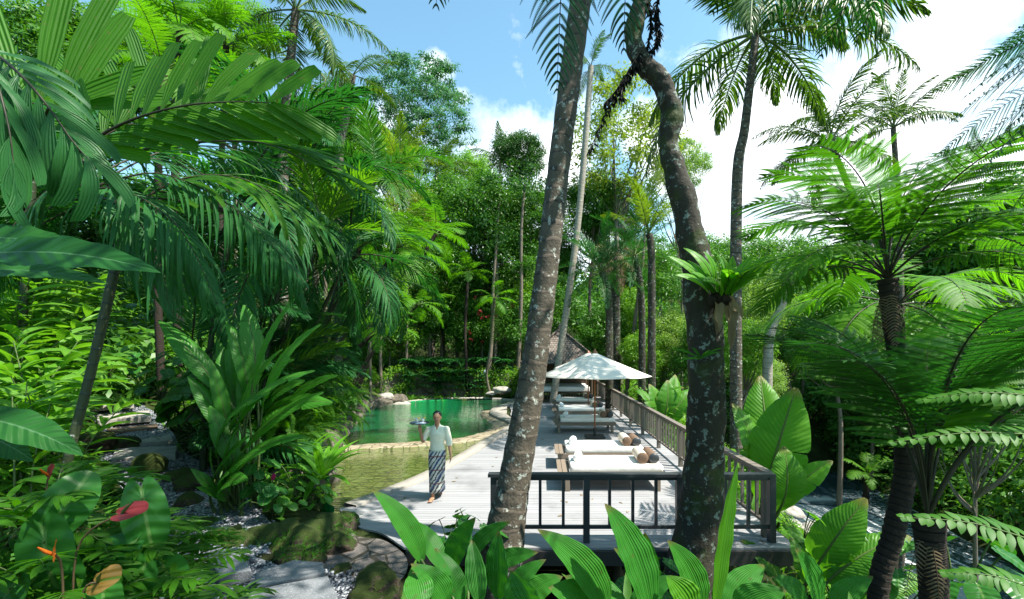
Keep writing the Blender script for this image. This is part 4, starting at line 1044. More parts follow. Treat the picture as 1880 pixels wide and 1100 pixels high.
def clump(name, label, cat, base, me_list, child, n, sc, els, group=None, spread=.15, azs=None, jit=.25):
    """a plant made of n separate leaves or fronds rising from its base"""
    r = empty(name, base, label, cat, group)
    for k in range(n):
        a = (k*2.39996+RND.uniform(-jit, jit)) if azs is None else azs[k % len(azs)]+RND.uniform(-jit, jit)*.4
        el = math.radians(RND.uniform(*els)); o = Vector((math.cos(a), math.sin(a), 0))*spread*RND.uniform(.2, 1)
        add_child(child, me_list[k % len(me_list)], r, o, frond_rot(a, el, RND.uniform(-.3, .3)), sc*RND.uniform(.8, 1.15))
    return r
def bush(name, label, cat, base, me, child, sc=1, rz=None, group=None, tilt=(0, 0)):
    r = empty(name, base, label, cat, group); add_child(child, me, r, (0, 0, 0), (tilt[0], tilt[1], RND.uniform(0, 6.28) if rz is None else rz), sc); return r

# ================================================================== far masses
def far_forest():
    mb = MB(); Cs, Rs = [], []
    def blob(x, y, up, r): Cs.append((x, y, H(x, y)+up)); Rs.append(r)
    for k in range(1300):   # far bank of the river and the closing hillside
        y = RND.uniform(4, 100); c = river_c(y); x = c+4.6+abs(RND.gauss(0, 1))*14
        if RND.random() < .45: y = RND.uniform(47, 105); x = RND.uniform(8, 60)
        blob(x, y, RND.uniform(.3, 6.5), RND.uniform(.9, 2.4))
    leafcloud(mb, Cs, Rs, 130, .55, .85, .55, shell=.6)
    stuff(mb.top('far_bank_forest', MT['tree'], (0, 0, 0)))
    mb = MB(); Cs, Rs = [], []
    for k in range(1100):   # left and rear hillside
        y = RND.uniform(24, 95); x = RND.uniform(-48, 9)
        if y < 31 and x > -10: continue
        blob(x, y, RND.uniform(.2, 7.5 if y > 36 else 4.5), RND.uniform(.9, 2.0))
    for k in range(260):
        y = RND.uniform(10, 30); x = hill_x(y)-RND.uniform(4.5, 22); blob(x, y, RND.uniform(.2, 1.8), RND.uniform(.6, 1.3))
    leafcloud(mb, Cs, Rs, 150, .42, .85, .55, shell=.5)
    stuff(mb.top('hillside_forest', MT['tree'], (0, 0, 0)))
    mb = MB(); Cs, Rs = [], []
    for k in range(420):
        y = RND.uniform(3.5, 46); x = RND.uniform(4.6, river_c(y)-6.5)
        if x < 4.6: continue
        t = x/y; r = RND.uniform(.35, .7) if .5 < t < 1.0 else RND.uniform(.5, 1.3)
        Cs.append((x, y, H(x, y)+(.15 if .5 < t < 1. else RND.uniform(.1, 1.6)))); Rs.append(r)
    leafcloud(mb, Cs, Rs, 130, .22, .8, .5, shell=.4); stuff(mb.top('bank_shrubs', MT['tree_lime'], (0, 0, 0)))
far_forest()
def undergrowth():
    mb = MB(); P = []
    tries = 0
    while len(P) < 5200 and tries < 40000:
        tries += 1; y = RND.uniform(1.5, 34); x = RND.uniform(-20, 22)
        on_path = False
        if -1.9 < x < 3.7 and y > 5.6 and y < 27: continue
        if y > 7.2 and x > -10.2 and x < 3.7 and y < 26.5 and x > pool_l(min(max(y, POOL_Y0), POOL_Y1))-.55: continue
        if y < 7.6 and -3.9 < x < -1: continue
        if path_d(x, y) < .85: continue
        P.append((x, y, H(x, y)))
    P = np.array(P)
    m = 9; B = np.repeat(P, m, 0)+rng.normal(0, .22, (len(P)*m, 3))*np.array([1, 1, 0]); n = len(B)
    a = rng.random(n)*2*pi; el = rng.uniform(.3, 1.3, n); D = np.stack([np.cos(a)*np.cos(el), np.sin(a)*np.cos(el), np.sin(el)], 1)
    ribbons(mb, B, D, (0, 0, 1), rng.uniform(.22, .6, n), rng.uniform(.02, .06, n), P_LANCE, 5, rng.uniform(.6, 1.6, n), .15, 3)
    stuff(mb.top('undergrowth', MT['tree'], (0, 0, 0)))
undergrowth()

# ================================================================== background trees and palms
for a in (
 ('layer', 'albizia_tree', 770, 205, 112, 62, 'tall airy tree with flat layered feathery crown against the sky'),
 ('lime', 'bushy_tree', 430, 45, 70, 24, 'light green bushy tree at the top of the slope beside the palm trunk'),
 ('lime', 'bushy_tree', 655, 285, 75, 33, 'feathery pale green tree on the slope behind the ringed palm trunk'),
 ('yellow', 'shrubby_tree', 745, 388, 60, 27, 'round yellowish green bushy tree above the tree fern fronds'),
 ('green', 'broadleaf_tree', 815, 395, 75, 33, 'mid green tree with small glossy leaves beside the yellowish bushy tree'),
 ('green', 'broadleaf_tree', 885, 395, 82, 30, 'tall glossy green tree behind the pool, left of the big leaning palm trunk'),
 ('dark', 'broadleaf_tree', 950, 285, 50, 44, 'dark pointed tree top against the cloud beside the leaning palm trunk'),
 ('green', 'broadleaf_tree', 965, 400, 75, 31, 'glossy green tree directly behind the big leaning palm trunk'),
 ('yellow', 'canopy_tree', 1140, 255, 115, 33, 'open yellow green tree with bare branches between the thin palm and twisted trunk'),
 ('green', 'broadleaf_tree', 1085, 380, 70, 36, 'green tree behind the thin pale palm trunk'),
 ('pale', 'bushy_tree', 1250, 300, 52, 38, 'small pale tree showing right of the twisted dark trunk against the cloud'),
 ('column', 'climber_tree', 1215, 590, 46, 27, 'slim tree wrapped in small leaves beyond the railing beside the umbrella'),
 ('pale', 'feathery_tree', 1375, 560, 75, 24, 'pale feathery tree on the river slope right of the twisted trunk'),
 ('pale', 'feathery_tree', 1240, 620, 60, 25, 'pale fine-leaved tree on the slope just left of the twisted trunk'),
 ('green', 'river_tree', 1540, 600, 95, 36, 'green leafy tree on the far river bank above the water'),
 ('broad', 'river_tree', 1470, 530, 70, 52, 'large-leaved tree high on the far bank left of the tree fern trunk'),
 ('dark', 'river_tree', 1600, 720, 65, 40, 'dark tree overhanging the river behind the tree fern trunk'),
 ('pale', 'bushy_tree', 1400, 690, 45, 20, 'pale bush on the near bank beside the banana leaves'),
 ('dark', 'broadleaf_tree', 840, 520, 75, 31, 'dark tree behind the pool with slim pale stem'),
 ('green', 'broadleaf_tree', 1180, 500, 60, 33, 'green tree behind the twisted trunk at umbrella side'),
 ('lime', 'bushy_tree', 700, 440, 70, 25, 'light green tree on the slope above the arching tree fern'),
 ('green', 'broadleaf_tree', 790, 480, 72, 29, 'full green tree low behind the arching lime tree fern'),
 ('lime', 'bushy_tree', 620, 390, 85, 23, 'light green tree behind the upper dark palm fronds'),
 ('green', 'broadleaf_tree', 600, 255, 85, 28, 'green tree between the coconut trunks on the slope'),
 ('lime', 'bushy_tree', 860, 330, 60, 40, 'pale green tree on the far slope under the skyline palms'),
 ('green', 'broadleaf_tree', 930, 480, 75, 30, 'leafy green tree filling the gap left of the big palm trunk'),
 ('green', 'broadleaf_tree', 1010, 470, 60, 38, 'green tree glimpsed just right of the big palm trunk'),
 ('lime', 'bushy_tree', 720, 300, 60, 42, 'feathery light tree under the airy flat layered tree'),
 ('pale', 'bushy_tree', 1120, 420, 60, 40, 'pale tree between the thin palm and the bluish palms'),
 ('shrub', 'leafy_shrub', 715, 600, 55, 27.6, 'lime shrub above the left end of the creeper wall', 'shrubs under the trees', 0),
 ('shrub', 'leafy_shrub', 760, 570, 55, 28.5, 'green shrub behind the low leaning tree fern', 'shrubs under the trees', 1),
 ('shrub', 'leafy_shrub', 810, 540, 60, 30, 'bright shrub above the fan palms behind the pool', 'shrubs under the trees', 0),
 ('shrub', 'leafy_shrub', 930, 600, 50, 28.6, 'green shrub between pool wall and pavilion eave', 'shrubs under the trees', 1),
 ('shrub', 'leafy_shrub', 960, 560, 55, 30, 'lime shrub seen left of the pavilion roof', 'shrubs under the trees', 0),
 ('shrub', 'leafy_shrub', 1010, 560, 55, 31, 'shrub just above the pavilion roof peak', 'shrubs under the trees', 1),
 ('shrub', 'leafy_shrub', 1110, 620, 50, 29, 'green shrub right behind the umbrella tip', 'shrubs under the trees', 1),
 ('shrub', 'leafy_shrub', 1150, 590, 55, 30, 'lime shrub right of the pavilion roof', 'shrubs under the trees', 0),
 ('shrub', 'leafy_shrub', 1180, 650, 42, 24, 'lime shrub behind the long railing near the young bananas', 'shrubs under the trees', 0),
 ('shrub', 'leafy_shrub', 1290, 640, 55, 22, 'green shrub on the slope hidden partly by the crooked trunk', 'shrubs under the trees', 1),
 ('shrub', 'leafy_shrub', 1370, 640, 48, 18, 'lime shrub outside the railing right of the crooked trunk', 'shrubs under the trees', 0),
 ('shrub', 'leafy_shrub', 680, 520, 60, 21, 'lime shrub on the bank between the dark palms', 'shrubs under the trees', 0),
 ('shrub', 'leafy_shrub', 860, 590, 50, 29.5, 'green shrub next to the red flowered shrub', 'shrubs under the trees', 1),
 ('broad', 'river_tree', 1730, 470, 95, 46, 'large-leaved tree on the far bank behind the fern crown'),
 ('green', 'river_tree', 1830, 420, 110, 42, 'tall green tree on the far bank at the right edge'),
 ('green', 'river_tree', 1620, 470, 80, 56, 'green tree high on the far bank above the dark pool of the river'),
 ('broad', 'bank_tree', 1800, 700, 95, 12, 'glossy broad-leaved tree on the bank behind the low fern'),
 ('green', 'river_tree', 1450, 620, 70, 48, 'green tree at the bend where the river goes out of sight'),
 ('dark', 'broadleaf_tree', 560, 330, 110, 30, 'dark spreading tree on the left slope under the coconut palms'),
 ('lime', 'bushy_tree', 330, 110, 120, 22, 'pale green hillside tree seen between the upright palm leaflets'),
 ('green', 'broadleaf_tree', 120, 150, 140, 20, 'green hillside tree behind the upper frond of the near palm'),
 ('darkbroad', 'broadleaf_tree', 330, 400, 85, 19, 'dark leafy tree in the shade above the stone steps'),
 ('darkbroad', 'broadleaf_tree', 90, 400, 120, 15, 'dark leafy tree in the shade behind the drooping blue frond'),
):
    tree(*a)

def vpx(px, py, Y): return tuple(at(px, py, Y))
def base_under(px, Y, py=None):
    c = at(px, 600, Y); return ground_pt(c.x, Y)
def coco(pxs, Y, label, n=14, sc=1., els=(70, -35), meshes=F_COCO, tm='trunk_coco', r=(.2, .14), group='coconut palms on the hillside', az0=None, azs=None, gp=None, name='coconut_palm'):
    b = base_under(pxs[0][0], Y) if gp is None else gp
    pts = [tuple(b-Vector((0, 0, .3)))]+[vpx(x, y, Y) for x, y in pxs]
    return palm(name, label, 'palm tree', b, pts, r, meshes, n, sc, els, tm, group, azs=azs, az0=az0)
coco([(520, 300), (530, 150), (543, 18)], 17, 'coconut palm at the top left of the sky with a thick dark trunk', 13, .82, (60, -45))
coco([(580, 300), (586, 195)], 26, 'coconut palm with yellowish drooping fronds below the tallest palm', 14, .95, (78, -30), F_COCOY+F_COCO)
coco([(622, 320), (636, 210), (648, 138)], 21, 'coconut palm with a ringed grey trunk and only a few fronds', 6, .62, (45, -20), azs=[.2, 3.3, -.5, 1.2, 2.4, 4.6])
coco([(738, 400), (735, 318)], 32, 'palm with upright yellow green fronds on the slope below the airy tree', 12, .95, (85, 15), F_COCOY)
coco([(795, 400), (802, 318)], 36, 'palm with stiff fronds between the yellow green palm and the airy tree', 12, .9, (80, 5), F_COCO)
coco([(920, 380), (918, 300)], 48, 'small dark palm on the skyline just under the white cloud', 12, .95, (70, -35), F_COCO)
coco([(870, 420), (860, 335)], 44, 'palm half hidden in the trees left of the skyline palm', 11, .8, (75, -10), F_COCO)
coco([(1352, 372), (1368, 230), (1388, 62)], 13.5, 'tall coconut palm with dark slim trunk right of the twisted tree', 16, 1.22, (62, -22), F_COCO, 'trunk_coco', (.2, .11), azs=[2.9, 3.6, 3.3, .1, .35, -.2, 5.3, 1.0, 2.1, 1.6, .6, 4.2, 5.8, 4.7, 2.5])
coco([(1652, 700), (1600, 460), (1525, 262)], 24, 'coconut palm with grey green fronds rising behind the large tree fern', 16, 1.05, (82, -25), F_COCO)
coco([(1655, 640), (1650, 400), (1640, 235)], 27, 'coconut palm with upper fronds against the cloud, right of the grey green one', 12, .9, (85, 5), F_COCO)
coco([(1015, 738), (1060, 420), (1085, 122)], 23, 'tall slender palm with pale ringed trunk at the far end of the terrace', 7, .5, (75, -20), F_COCO, 'trunk_pale', (.21, .15), gp=ground_at(1017, 737))
coco([(1410, 650), (1432, 570), (1452, 500)], 17, 'palm with a leaning grey trunk on the river slope', 8, .6, (50, -40), F_ARECA, 'trunk_pale', (.2, .16))
coco([(1196, 480), (1190, 430)], 20, 'palm with a bright lime upright frond left of the twisted trunk', 8, .72, (88, 35), F_COCOY, 'trunk_dark', group='palms between the trunks')
coco([(1118, 560), (1105, 500)], 21, 'bluish feathery palm behind the thin pale trunk', 16, 1.0, (80, -25), F_DATE, 'trunk_dark', group='palms between the trunks')
coco([(1178, 560), (1165, 470)], 22, 'bluish feathery palm beside the lime frond', 16, 1.0, (80, -25), F_DATE, 'trunk_dark', group='palms between the trunks')
r_ = palm('dry_palm', 'palm skirt of dry brown fronds behind the pavilion', 'palm tree', base_under(1130, 25), [tuple(base_under(1130, 25)), vpx(1130, 520, 25), vpx(1128, 470, 25)], (.3, .2), F_DEAD, 14, .8, (30, -60), 'trunk_dark')

# slim pale stems standing behind the pool
for (x0, y0, x1, y1, Y, lb) in ((905, 700, 912, 440, 28, 'slim pale trunk behind the pool nearest the big palm'), (893, 690, 905, 540, 26.8, 'slim curved trunk behind the tree fern with yellow frond'),
                                (948, 690, 957, 430, 27.5, 'straight brown trunk close to the big palm trunk'), (1145, 690, 1180, 480, 27.5, 'leaning dark trunk right of the umbrella tip')):
    b = base_under(x0, Y); mb = MB(); q = smooth_pts([tuple(b-Vector((0, 0, .3))), vpx((x0+x1)/2+4, (y0+y1)/2, Y), vpx(x1, y1, Y), vpx(x1+6, y1-90, Y)], 14)
    r_ = empty('slim_tree', b, lb, 'tree', 'slim trunks behind the pool'); tube(mb, q, np.linspace(.15, .07, 15), 7); mb.build('trunk', MT['bark'], r_)
    cb = MB(); e = Vector(q[-1]); leafcloud(cb, [tuple(e+Vector((RND.gauss(0, .7), RND.gauss(0, .7), RND.uniform(-.6, 1.2)))) for _ in range(12)], .6, 60, .22); cb.build('crown', MT['tree_dark'], r_)

# ================================================================== placing a frond or leaf between two points
_tips = {}
def tip_of(me):
    if me.name not in _tips:
        a = np.empty(len(me.vertices)*3); me.vertices.foreach_get('co', a); a = a.reshape(-1, 3); _tips[me.name] = Vector(tuple(a[np.argmax((a**2).sum(1))]))
    return _tips[me.name]
def between(name, me, p0, p1, parent, up=(0, 0, 1), wide=1.0):
    p0, p1 = Vector(p0), Vector(p1); e = tip_of(me); e = Vector((e.x, 0, e.z)); e1 = e.normalized(); e2 = Vector((0, 1, 0)); e3 = e1.cross(e2)
    w1 = (p1-p0).normalized(); u = Vector(up); w2 = u.cross(w1); w2 = w2.normalized() if w2.length > 1e-3 else Vector((1, 0, 0)); w3 = w1.cross(w2)
    R_ = Matrix((w1, w2, w3)).transposed() @ Matrix((e1, e2, e3))
    sc = (p1-p0).length/e.length
    o = add_child(name, me, parent, p0-root_of(parent), R_.to_euler(), (sc, sc*wide, sc)); return o

# ================================================================== trunks in front of the terrace
def big_palm():
    b = Vector((at(925, 1000, 5.75).x, 5.75, -1.1))
    pts = [tuple(b)]+[vpx(x, y, Y) for x, y, Y in ((924, 1010, 5.75), (943, 890, 5.78), (976, 700, 5.85), (1003, 500, 5.9), (1033, 250, 6.0), (1066, 0, 6.1), (1092, -200, 6.2), (1108, -430, 6.3))]
    palm('coconut_palm', 'big leaning palm trunk with lichen patches in front of the terrace', 'palm tree', b, pts, (.33, .28, .215, .18, .155, .148, .15, .145, .14), F_COCO, 6, .85, (65, -5), 'trunk_coco', sides=24, ringy=.05)
big_palm()
def twisted():
    b = Vector((at(1262, 1085, 5.65).x, 5.65, -1.4))
    px = ((1260, 1085), (1282, 960), (1293, 850), (1297, 720), (1291, 590), (1276, 470), (1249, 350), (1229, 270), (1233, 205), (1214, 150), (1181, 115), (1164, 72), (1170, 30), (1188, -20), (1215, -130), (1225, -260))
    wd = (92, 88, 76, 70, 66, 62, 54, 43, 38, 38, 36, 34, 33, 32, 30, 27, 22)
    pts = [tuple(b)]+[vpx(x, y, 5.68) for x, y in px]
    r = empty('twisted_tree', b, 'dark crooked tree trunk with pale lichen spots standing in front of the railing', 'tree')
    P = smooth_pts(pts, 260); R_ = np.interp(np.linspace(0, 1, 261), np.linspace(0, 1, len(wd)), wd)/2/FPX*5.68
    R_ = R_*(1+np.array([.09*noise.noise(Vector((0, 0, k*.11)))+.05*noise.noise(Vector((3, 0, k*.3))) for k in range(261)]))
    mb = MB(); tube(mb, P, R_, 40); o = mb.build('trunk', MT['trunk_dark'], r)
    for v in o.data.vertices: v.co += v.normal*(.030*noise.noise(v.co*3.0)+.014*noise.noise(v.co*11))
    mb = MB(); top = Vector(P[-1]); cs = []  # unseen limbs and crown, stretched toward the camera to shade the near-left plants
    for k in range(13):
        e = top+Vector((RND.uniform(-1.6, 2.2), RND.uniform(-4.6, .4), RND.uniform(.3, 1.8))); tube(mb, smooth_pts([top-Vector((0, 0, .15)), top.lerp(e, .5)+Vector((0, 0, .25)), e], 8), np.linspace(.09, .02, 9), 6)
        cs += [tuple(e+Vector((RND.gauss(0, .5), RND.gauss(0, .5), RND.gauss(0, .25)))) for _ in range(5)]
    mb.build('limb', MT['bark'], r); mb = MB(); leafcloud(mb, cs, .6, 42, .24); mb.build('crown', MT['tree'], r)
twisted()

def nest_fern():
    c = at(1318, 540, 5.34); r = empty('nest_fern', c, 'bright green nest fern with dry brown leaves growing on the crooked trunk', 'fern')
    for k, (x, y, Y, w) in enumerate(((1226, 470, 5.15, 1.25), (1262, 478, 5.3, 1.1), (1292, 462, 5.1, 1.5), (1270, 500, 5.0, 1.3), (1386, 466, 5.2, 1.2), (1367, 492, 5.0, 1.5), (1398, 498, 5.4, 1.), (1442, 478, 5.3, .8), (1420, 505, 5.1, .9), (1345, 470, 5.5, 1.3), (1325, 470, 5.2, 1.5), (1352, 500, 4.9, 1.5), (1312, 462, 4.95, 1.4), (1240, 505, 5.0, 1.3), (1255, 455, 5.3, 1.3), (1410, 470, 5.0, 1.3), (1335, 492, 4.8, 1.6), (1290, 515, 4.85, 1.5))):
        between('frond', L_NEST[k % 3], c+Vector((RND.uniform(-.06, .06)+(-.05 if x < 1310 else .1), 0, RND.uniform(-.06, .03))), at(x, y, Y), r, (.2*(1 if x < 1318 else -1), -.75, .6), w)
    for x, y, Y in ((1298, 600, 5.25), (1336, 618, 5.15), (1326, 592, 5.1), (1360, 570, 5.25), (1345, 630, 5.25)):
        mb = MB(); ribbons(mb, [tuple(c+Vector((RND.uniform(-.03, .12), -.02, -.03)))], [tuple((at(x, y, Y)-c))], [(0, -1, .3)], (at(x, y, Y)-c).length*1.1, .055, P_LANCE, 9, .5, .5, 5, 0, 0, None, .7); mb.build('dry_leaf', MT['dead'], r)
    mb = MB(); 
    for k in range(5): tube(mb, smooth_pts([tuple(c+Vector((RND.uniform(-.1, .1), 0, -.02))), tuple(c+Vector((RND.uniform(-.1, .1), -.05, -.09))), tuple(c+Vector((RND.uniform(-.1, .1), .03, -.18)))], 6), [.05, .07, .07, .06, .05, .03, .01], 8)
    mb.build('root_ball', MT['trunk_fern'], r)
    c = at(1285, 660, 5.36); r = empty('air_plant', c, 'small strappy green air plant on the crooked trunk below the nest fern', 'plant')
    mb = MB(); T_ = [at(x, y, 5.2) for x, y in ((1235, 627), (1272, 632), (1322, 632), (1278, 640), (1300, 640), (1248, 656), (1318, 642))]
    for t in T_: ribbons(mb, [tuple(c)], [tuple(t-c+Vector((0, 0, .06)))], [(0, -1, .2)], (t-c).length*1.15, .014, P_LANCE, 6, .7, .3, 3)
    mb.build('leaves', MT['heliconia'], r)
    # dark withered vine trailing from the crook of the trunk
    c = at(1180, 60, 5.5); r = empty('hanging_vine', c, 'dark withered vine trailing down and left from the crook of the twisted trunk', 'vine'); mb = MB()
    for pl in (((1185, 100), (1150, 150), (1115, 205), (1083, 275)), ((1172, 120), (1148, 140), (1140, 180)), ((1200, 10), (1212, 60), (1195, 95)), ((1190, 0), (1196, 40), (1188, 85)), ((1208, -10), (1205, 40), (1208, 75)), ((1178, 90), (1135, 160), (1110, 190))):
        P = smooth_pts([vpx(x, y, 5.55+RND.uniform(-.1, .1)) for x, y in pl], 26); tube(mb, P, .006, 5, 1)
        for q in P[2:]:
            m = 6; ribbons(mb, np.tile(q, (m, 1)), rng.normal(0, 1, (m, 3))*np.array([.6, .6, .3])+np.array([0, 0, -1.]), rng.normal(0, 1, (m, 3)), .10*rng.random(m)+.03, .012, P_LEAF, 3, .4, .2, 3)
    mb.build('strands', [MT['black'], MT['rachis']], r)
nest_fern()

# ================================================================== tree ferns on the right
def tree_fern(label, trunk_px, width_px, tips, Y, meshes, group='tree ferns', crown_off=(0, 0), up=(0, -.25, 1), tm='trunk_fern', base=None, wide=1., name='tree_fern'):
    pts = [vpx(*((x, y, Y) if len(p) == 2 else p)) for p in trunk_px for x, y in [p[:2]]]
    b = ground_pt(pts[0][0], pts[0][1]) if base is None else Vector(base)
    if b.z > pts[0][2]: b.z = pts[0][2]
    r = empty(name, b, label, 'tree fern', group); mb = MB(); P = smooth_pts([tuple(b-Vector((0, 0, .2)))]+pts, 80)
    R_ = np.interp(np.linspace(0, 1, 81), np.linspace(0, 1, len(width_px)), width_px)/2/FPX*Y*(1+rng.normal(0, .05, 81)); tube(mb, P, R_, 16); mb.build('trunk', MT[tm], r)
    c = Vector(P[-1])-Vector((0, 0, .05))
    for k, (x, y, Yt) in enumerate(tips):
        t = at(x, y, Yt); between('frond', meshes[k % len(meshes)], c+Vector((RND.uniform(-.03, .03), RND.uniform(-.03, .03), 0)), t, r, up, wide)
    return r, c
F_TFC = protos(lambda mb, k: bipinnate(mb, arc(2.25, .12, 1.5+.15*k, 26, .05*(k-1)), UP, 26, .62, 36, .0060, 78, 50, droop=.75, start=.26, pl_len=.036), 3, 'fern_frond', [MT['fern_lime'], MT['rachis']])
F_TFM = protos(lambda mb, k: bipinnate(mb, arc(2.25, .12, 1.5+.15*k, 26, .05*(k-1)), UP, 26, .62, 36, .0060, 78, 50, droop=.75, start=.26, pl_len=.036), 2, 'fern_frond', [MT['fern_mid'], MT['rachis']])
F_TFB = protos(lambda mb, k: bipinnate(mb, arc(2.3, .12, 1.4+.15*k, 30, .05*(k-1)), UP, 24, .50, 34, .0058, 78, 50, droop=.6, start=.40, pl_len=.036), 2, 'fern_frond', [MT['fern_dark'], MT['rachis']])
F_DRYF = protos(lambda mb, k: bipinnate(mb, arc(1.9, .1, .8, 18), UP, 20, .30, 16, .010, droop=1.2), 2, 'dry_fern_frond', [MT['dead'], MT['stem_brown']])
def big_ferns():
    T1 = ((1612, 1095), (1640, 980), (1662, 860), (1657, 720), (1640, 620), (1630, 512))
    b = at(1612, 1110, 4.2); b.z = min(b.z, H(b.x, b.y))
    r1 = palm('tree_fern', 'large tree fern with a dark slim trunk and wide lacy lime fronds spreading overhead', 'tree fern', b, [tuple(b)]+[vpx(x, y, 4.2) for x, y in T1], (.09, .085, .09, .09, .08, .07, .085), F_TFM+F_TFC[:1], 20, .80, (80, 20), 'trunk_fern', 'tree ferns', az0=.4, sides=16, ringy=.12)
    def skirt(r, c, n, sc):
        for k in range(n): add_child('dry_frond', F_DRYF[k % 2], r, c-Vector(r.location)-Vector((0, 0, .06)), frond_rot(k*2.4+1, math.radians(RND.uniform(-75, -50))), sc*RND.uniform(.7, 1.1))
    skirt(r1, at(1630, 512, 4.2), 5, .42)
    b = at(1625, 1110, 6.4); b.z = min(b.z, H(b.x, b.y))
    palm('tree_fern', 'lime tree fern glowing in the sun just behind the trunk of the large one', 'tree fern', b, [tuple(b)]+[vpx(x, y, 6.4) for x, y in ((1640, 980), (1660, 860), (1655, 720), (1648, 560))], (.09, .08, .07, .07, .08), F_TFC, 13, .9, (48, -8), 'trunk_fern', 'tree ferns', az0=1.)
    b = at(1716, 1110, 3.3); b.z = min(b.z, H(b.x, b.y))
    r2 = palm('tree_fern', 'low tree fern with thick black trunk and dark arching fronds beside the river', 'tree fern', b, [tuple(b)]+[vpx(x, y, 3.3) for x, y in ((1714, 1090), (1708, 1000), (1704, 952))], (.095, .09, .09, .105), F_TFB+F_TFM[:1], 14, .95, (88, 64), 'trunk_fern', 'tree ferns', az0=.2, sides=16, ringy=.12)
    skirt(r2, at(1704, 952, 3.3), 5, .3)
big_ferns()
tree_fern('small bright tree fern across the river above the dark water', [(1590, 900), (1592, 872)], (10, 10, 10), [(1545, 845, 36), (1560, 880, 35), (1600, 900, 35), (1640, 880, 36), (1640, 845, 37), (1590, 830, 38), (1615, 835, 36)], 36.5, F_TFFAR, group='tree ferns')
# overhead ferns: their trunks stand just behind and beside the viewpoint
def over_fern(label, base, top, tips, meshes, up, wide=1.):
    r = empty('tree_fern', base, label, 'tree fern', 'tree ferns'); mb = MB(); tube(mb, smooth_pts([base, Vector(base).lerp(Vector(top), .5)+Vector((.06, 0, 0)), top], 30), .10, 12); mb.build('trunk', MT['trunk_fern'], r)
    for k, (x, y, Y) in enumerate(tips): between('frond', meshes[k % len(meshes)], top, at(x, y, Y), r, up, wide)
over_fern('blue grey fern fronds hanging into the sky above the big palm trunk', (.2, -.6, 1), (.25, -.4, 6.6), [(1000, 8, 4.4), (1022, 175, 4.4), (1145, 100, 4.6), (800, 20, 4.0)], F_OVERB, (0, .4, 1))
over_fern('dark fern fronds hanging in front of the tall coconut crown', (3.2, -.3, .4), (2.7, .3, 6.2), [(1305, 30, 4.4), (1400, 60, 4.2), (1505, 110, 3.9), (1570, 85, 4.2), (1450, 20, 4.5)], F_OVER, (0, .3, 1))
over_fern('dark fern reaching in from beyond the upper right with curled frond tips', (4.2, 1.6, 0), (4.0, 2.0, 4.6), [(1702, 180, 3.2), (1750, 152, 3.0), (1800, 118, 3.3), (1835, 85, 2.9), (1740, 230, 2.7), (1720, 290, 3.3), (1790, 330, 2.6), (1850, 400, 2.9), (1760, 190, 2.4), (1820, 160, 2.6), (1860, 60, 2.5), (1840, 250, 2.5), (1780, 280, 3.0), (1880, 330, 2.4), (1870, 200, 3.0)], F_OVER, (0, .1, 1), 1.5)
def fern_sprays():
    for lb, p0, p1, up, n in (('long light edged fern spray reaching in low beside the black fern trunk', (1930, 800, 2.0), (1640, 812, 2.1), (0, -.5, 1), 15), ('lower light edged fern spray with broad leaflets at the bottom corner', (1920, 1000, 1.7), (1660, 950, 1.8), (0, -.5, 1), 14),
                              ('small fern spray under the broad one in the bottom corner', (1920, 1090, 1.8), (1735, 1052, 1.9), (0, -.5, 1), 13), ('blue green fern spray above the light edged one', (1930, 730, 2.0), (1690, 735, 2.2), (0, -.6, 1), 16)):
        a, b = at(*p0), at(*p1); r = empty('fern_spray', a, lb, 'fern', 'fern sprays'); m = a.lerp(b, .5)+Vector((0, 0, .03)); mb = MB()
        pinnate(mb, smooth_pts([a, m, b], 16), up, n, .105, .015, 75, 45, .02, .5, P_LANCE, lambda t: np.clip(1-t*.75, .2, 1), .1, 5, .15, 3, .004, jit=.05); mb.build('frond', [MT['fern_mid'], MT['rachis_green']], r)
        z = H(a.x, a.y); mb = MB(); tube(mb, smooth_pts([(a.x+.25, a.y-.1, z), (a.x+.2, a.y, (z+a.z)/2), tuple(a)], 10), .006, 5); mb.build('stalk', MT['stem_brown'], r)
fern_sprays()

# ================================================================== path, stones, rocks
def rock_mesh(seed, mat, sub=4, flat=.7, amp=.35, sharp=1.0):
    bm = bmesh.new(); bmesh.ops.create_icosphere(bm, subdivisions=sub, radius=1); o = Vector((seed*7.3, seed*1.7, 0))
    for v in bm.verts:
        p = v.co.copy(); n = noise.noise(p*1.1+o)*amp+noise.noise(p*2.7+o)*amp*.45+noise.noise(p*7+o)*amp*.16+abs(noise.noise(p*1.9-o))*amp*.4*sharp
        v.co = p*(1+n); v.co.z *= flat
        if v.co.z < -.35: v.co.z = -.35
    me = bpy.data.meshes.new('rock'); bm.to_mesh(me); bm.free()
    for p in me.polygons: p.use_smooth = True
    me.materials.append(mat); return me
ROCKS = {'moss': [rock_mesh(k, MT['moss_rock']) for k in range(3)], 'dark': [rock_mesh(k+5, MT['rock'], 4, .75, .5, 1.4) for k in range(3)], 'pale': [rock_mesh(k+9, MT['rock_pale'], 3, .4, .4) for k in range(3)], 'ball': [rock_mesh(20, MT['moss_ball'], 4, .85, .12)]}
def rock(kind, loc, r, label, name='boulder', k=None, group=None, sc=(1, 1, 1)):
    me = ROCKS[kind][RND.randrange(len(ROCKS[kind])) if k is None else k]; o = bpy.data.objects.new(name, me); COL.objects.link(o); o.location = loc
    o.rotation_euler = (0, 0, RND.uniform(0, 6.28)); o.scale = (r*sc[0], r*sc[1], r*sc[2]); tag(o, label, 'rock', group); return o
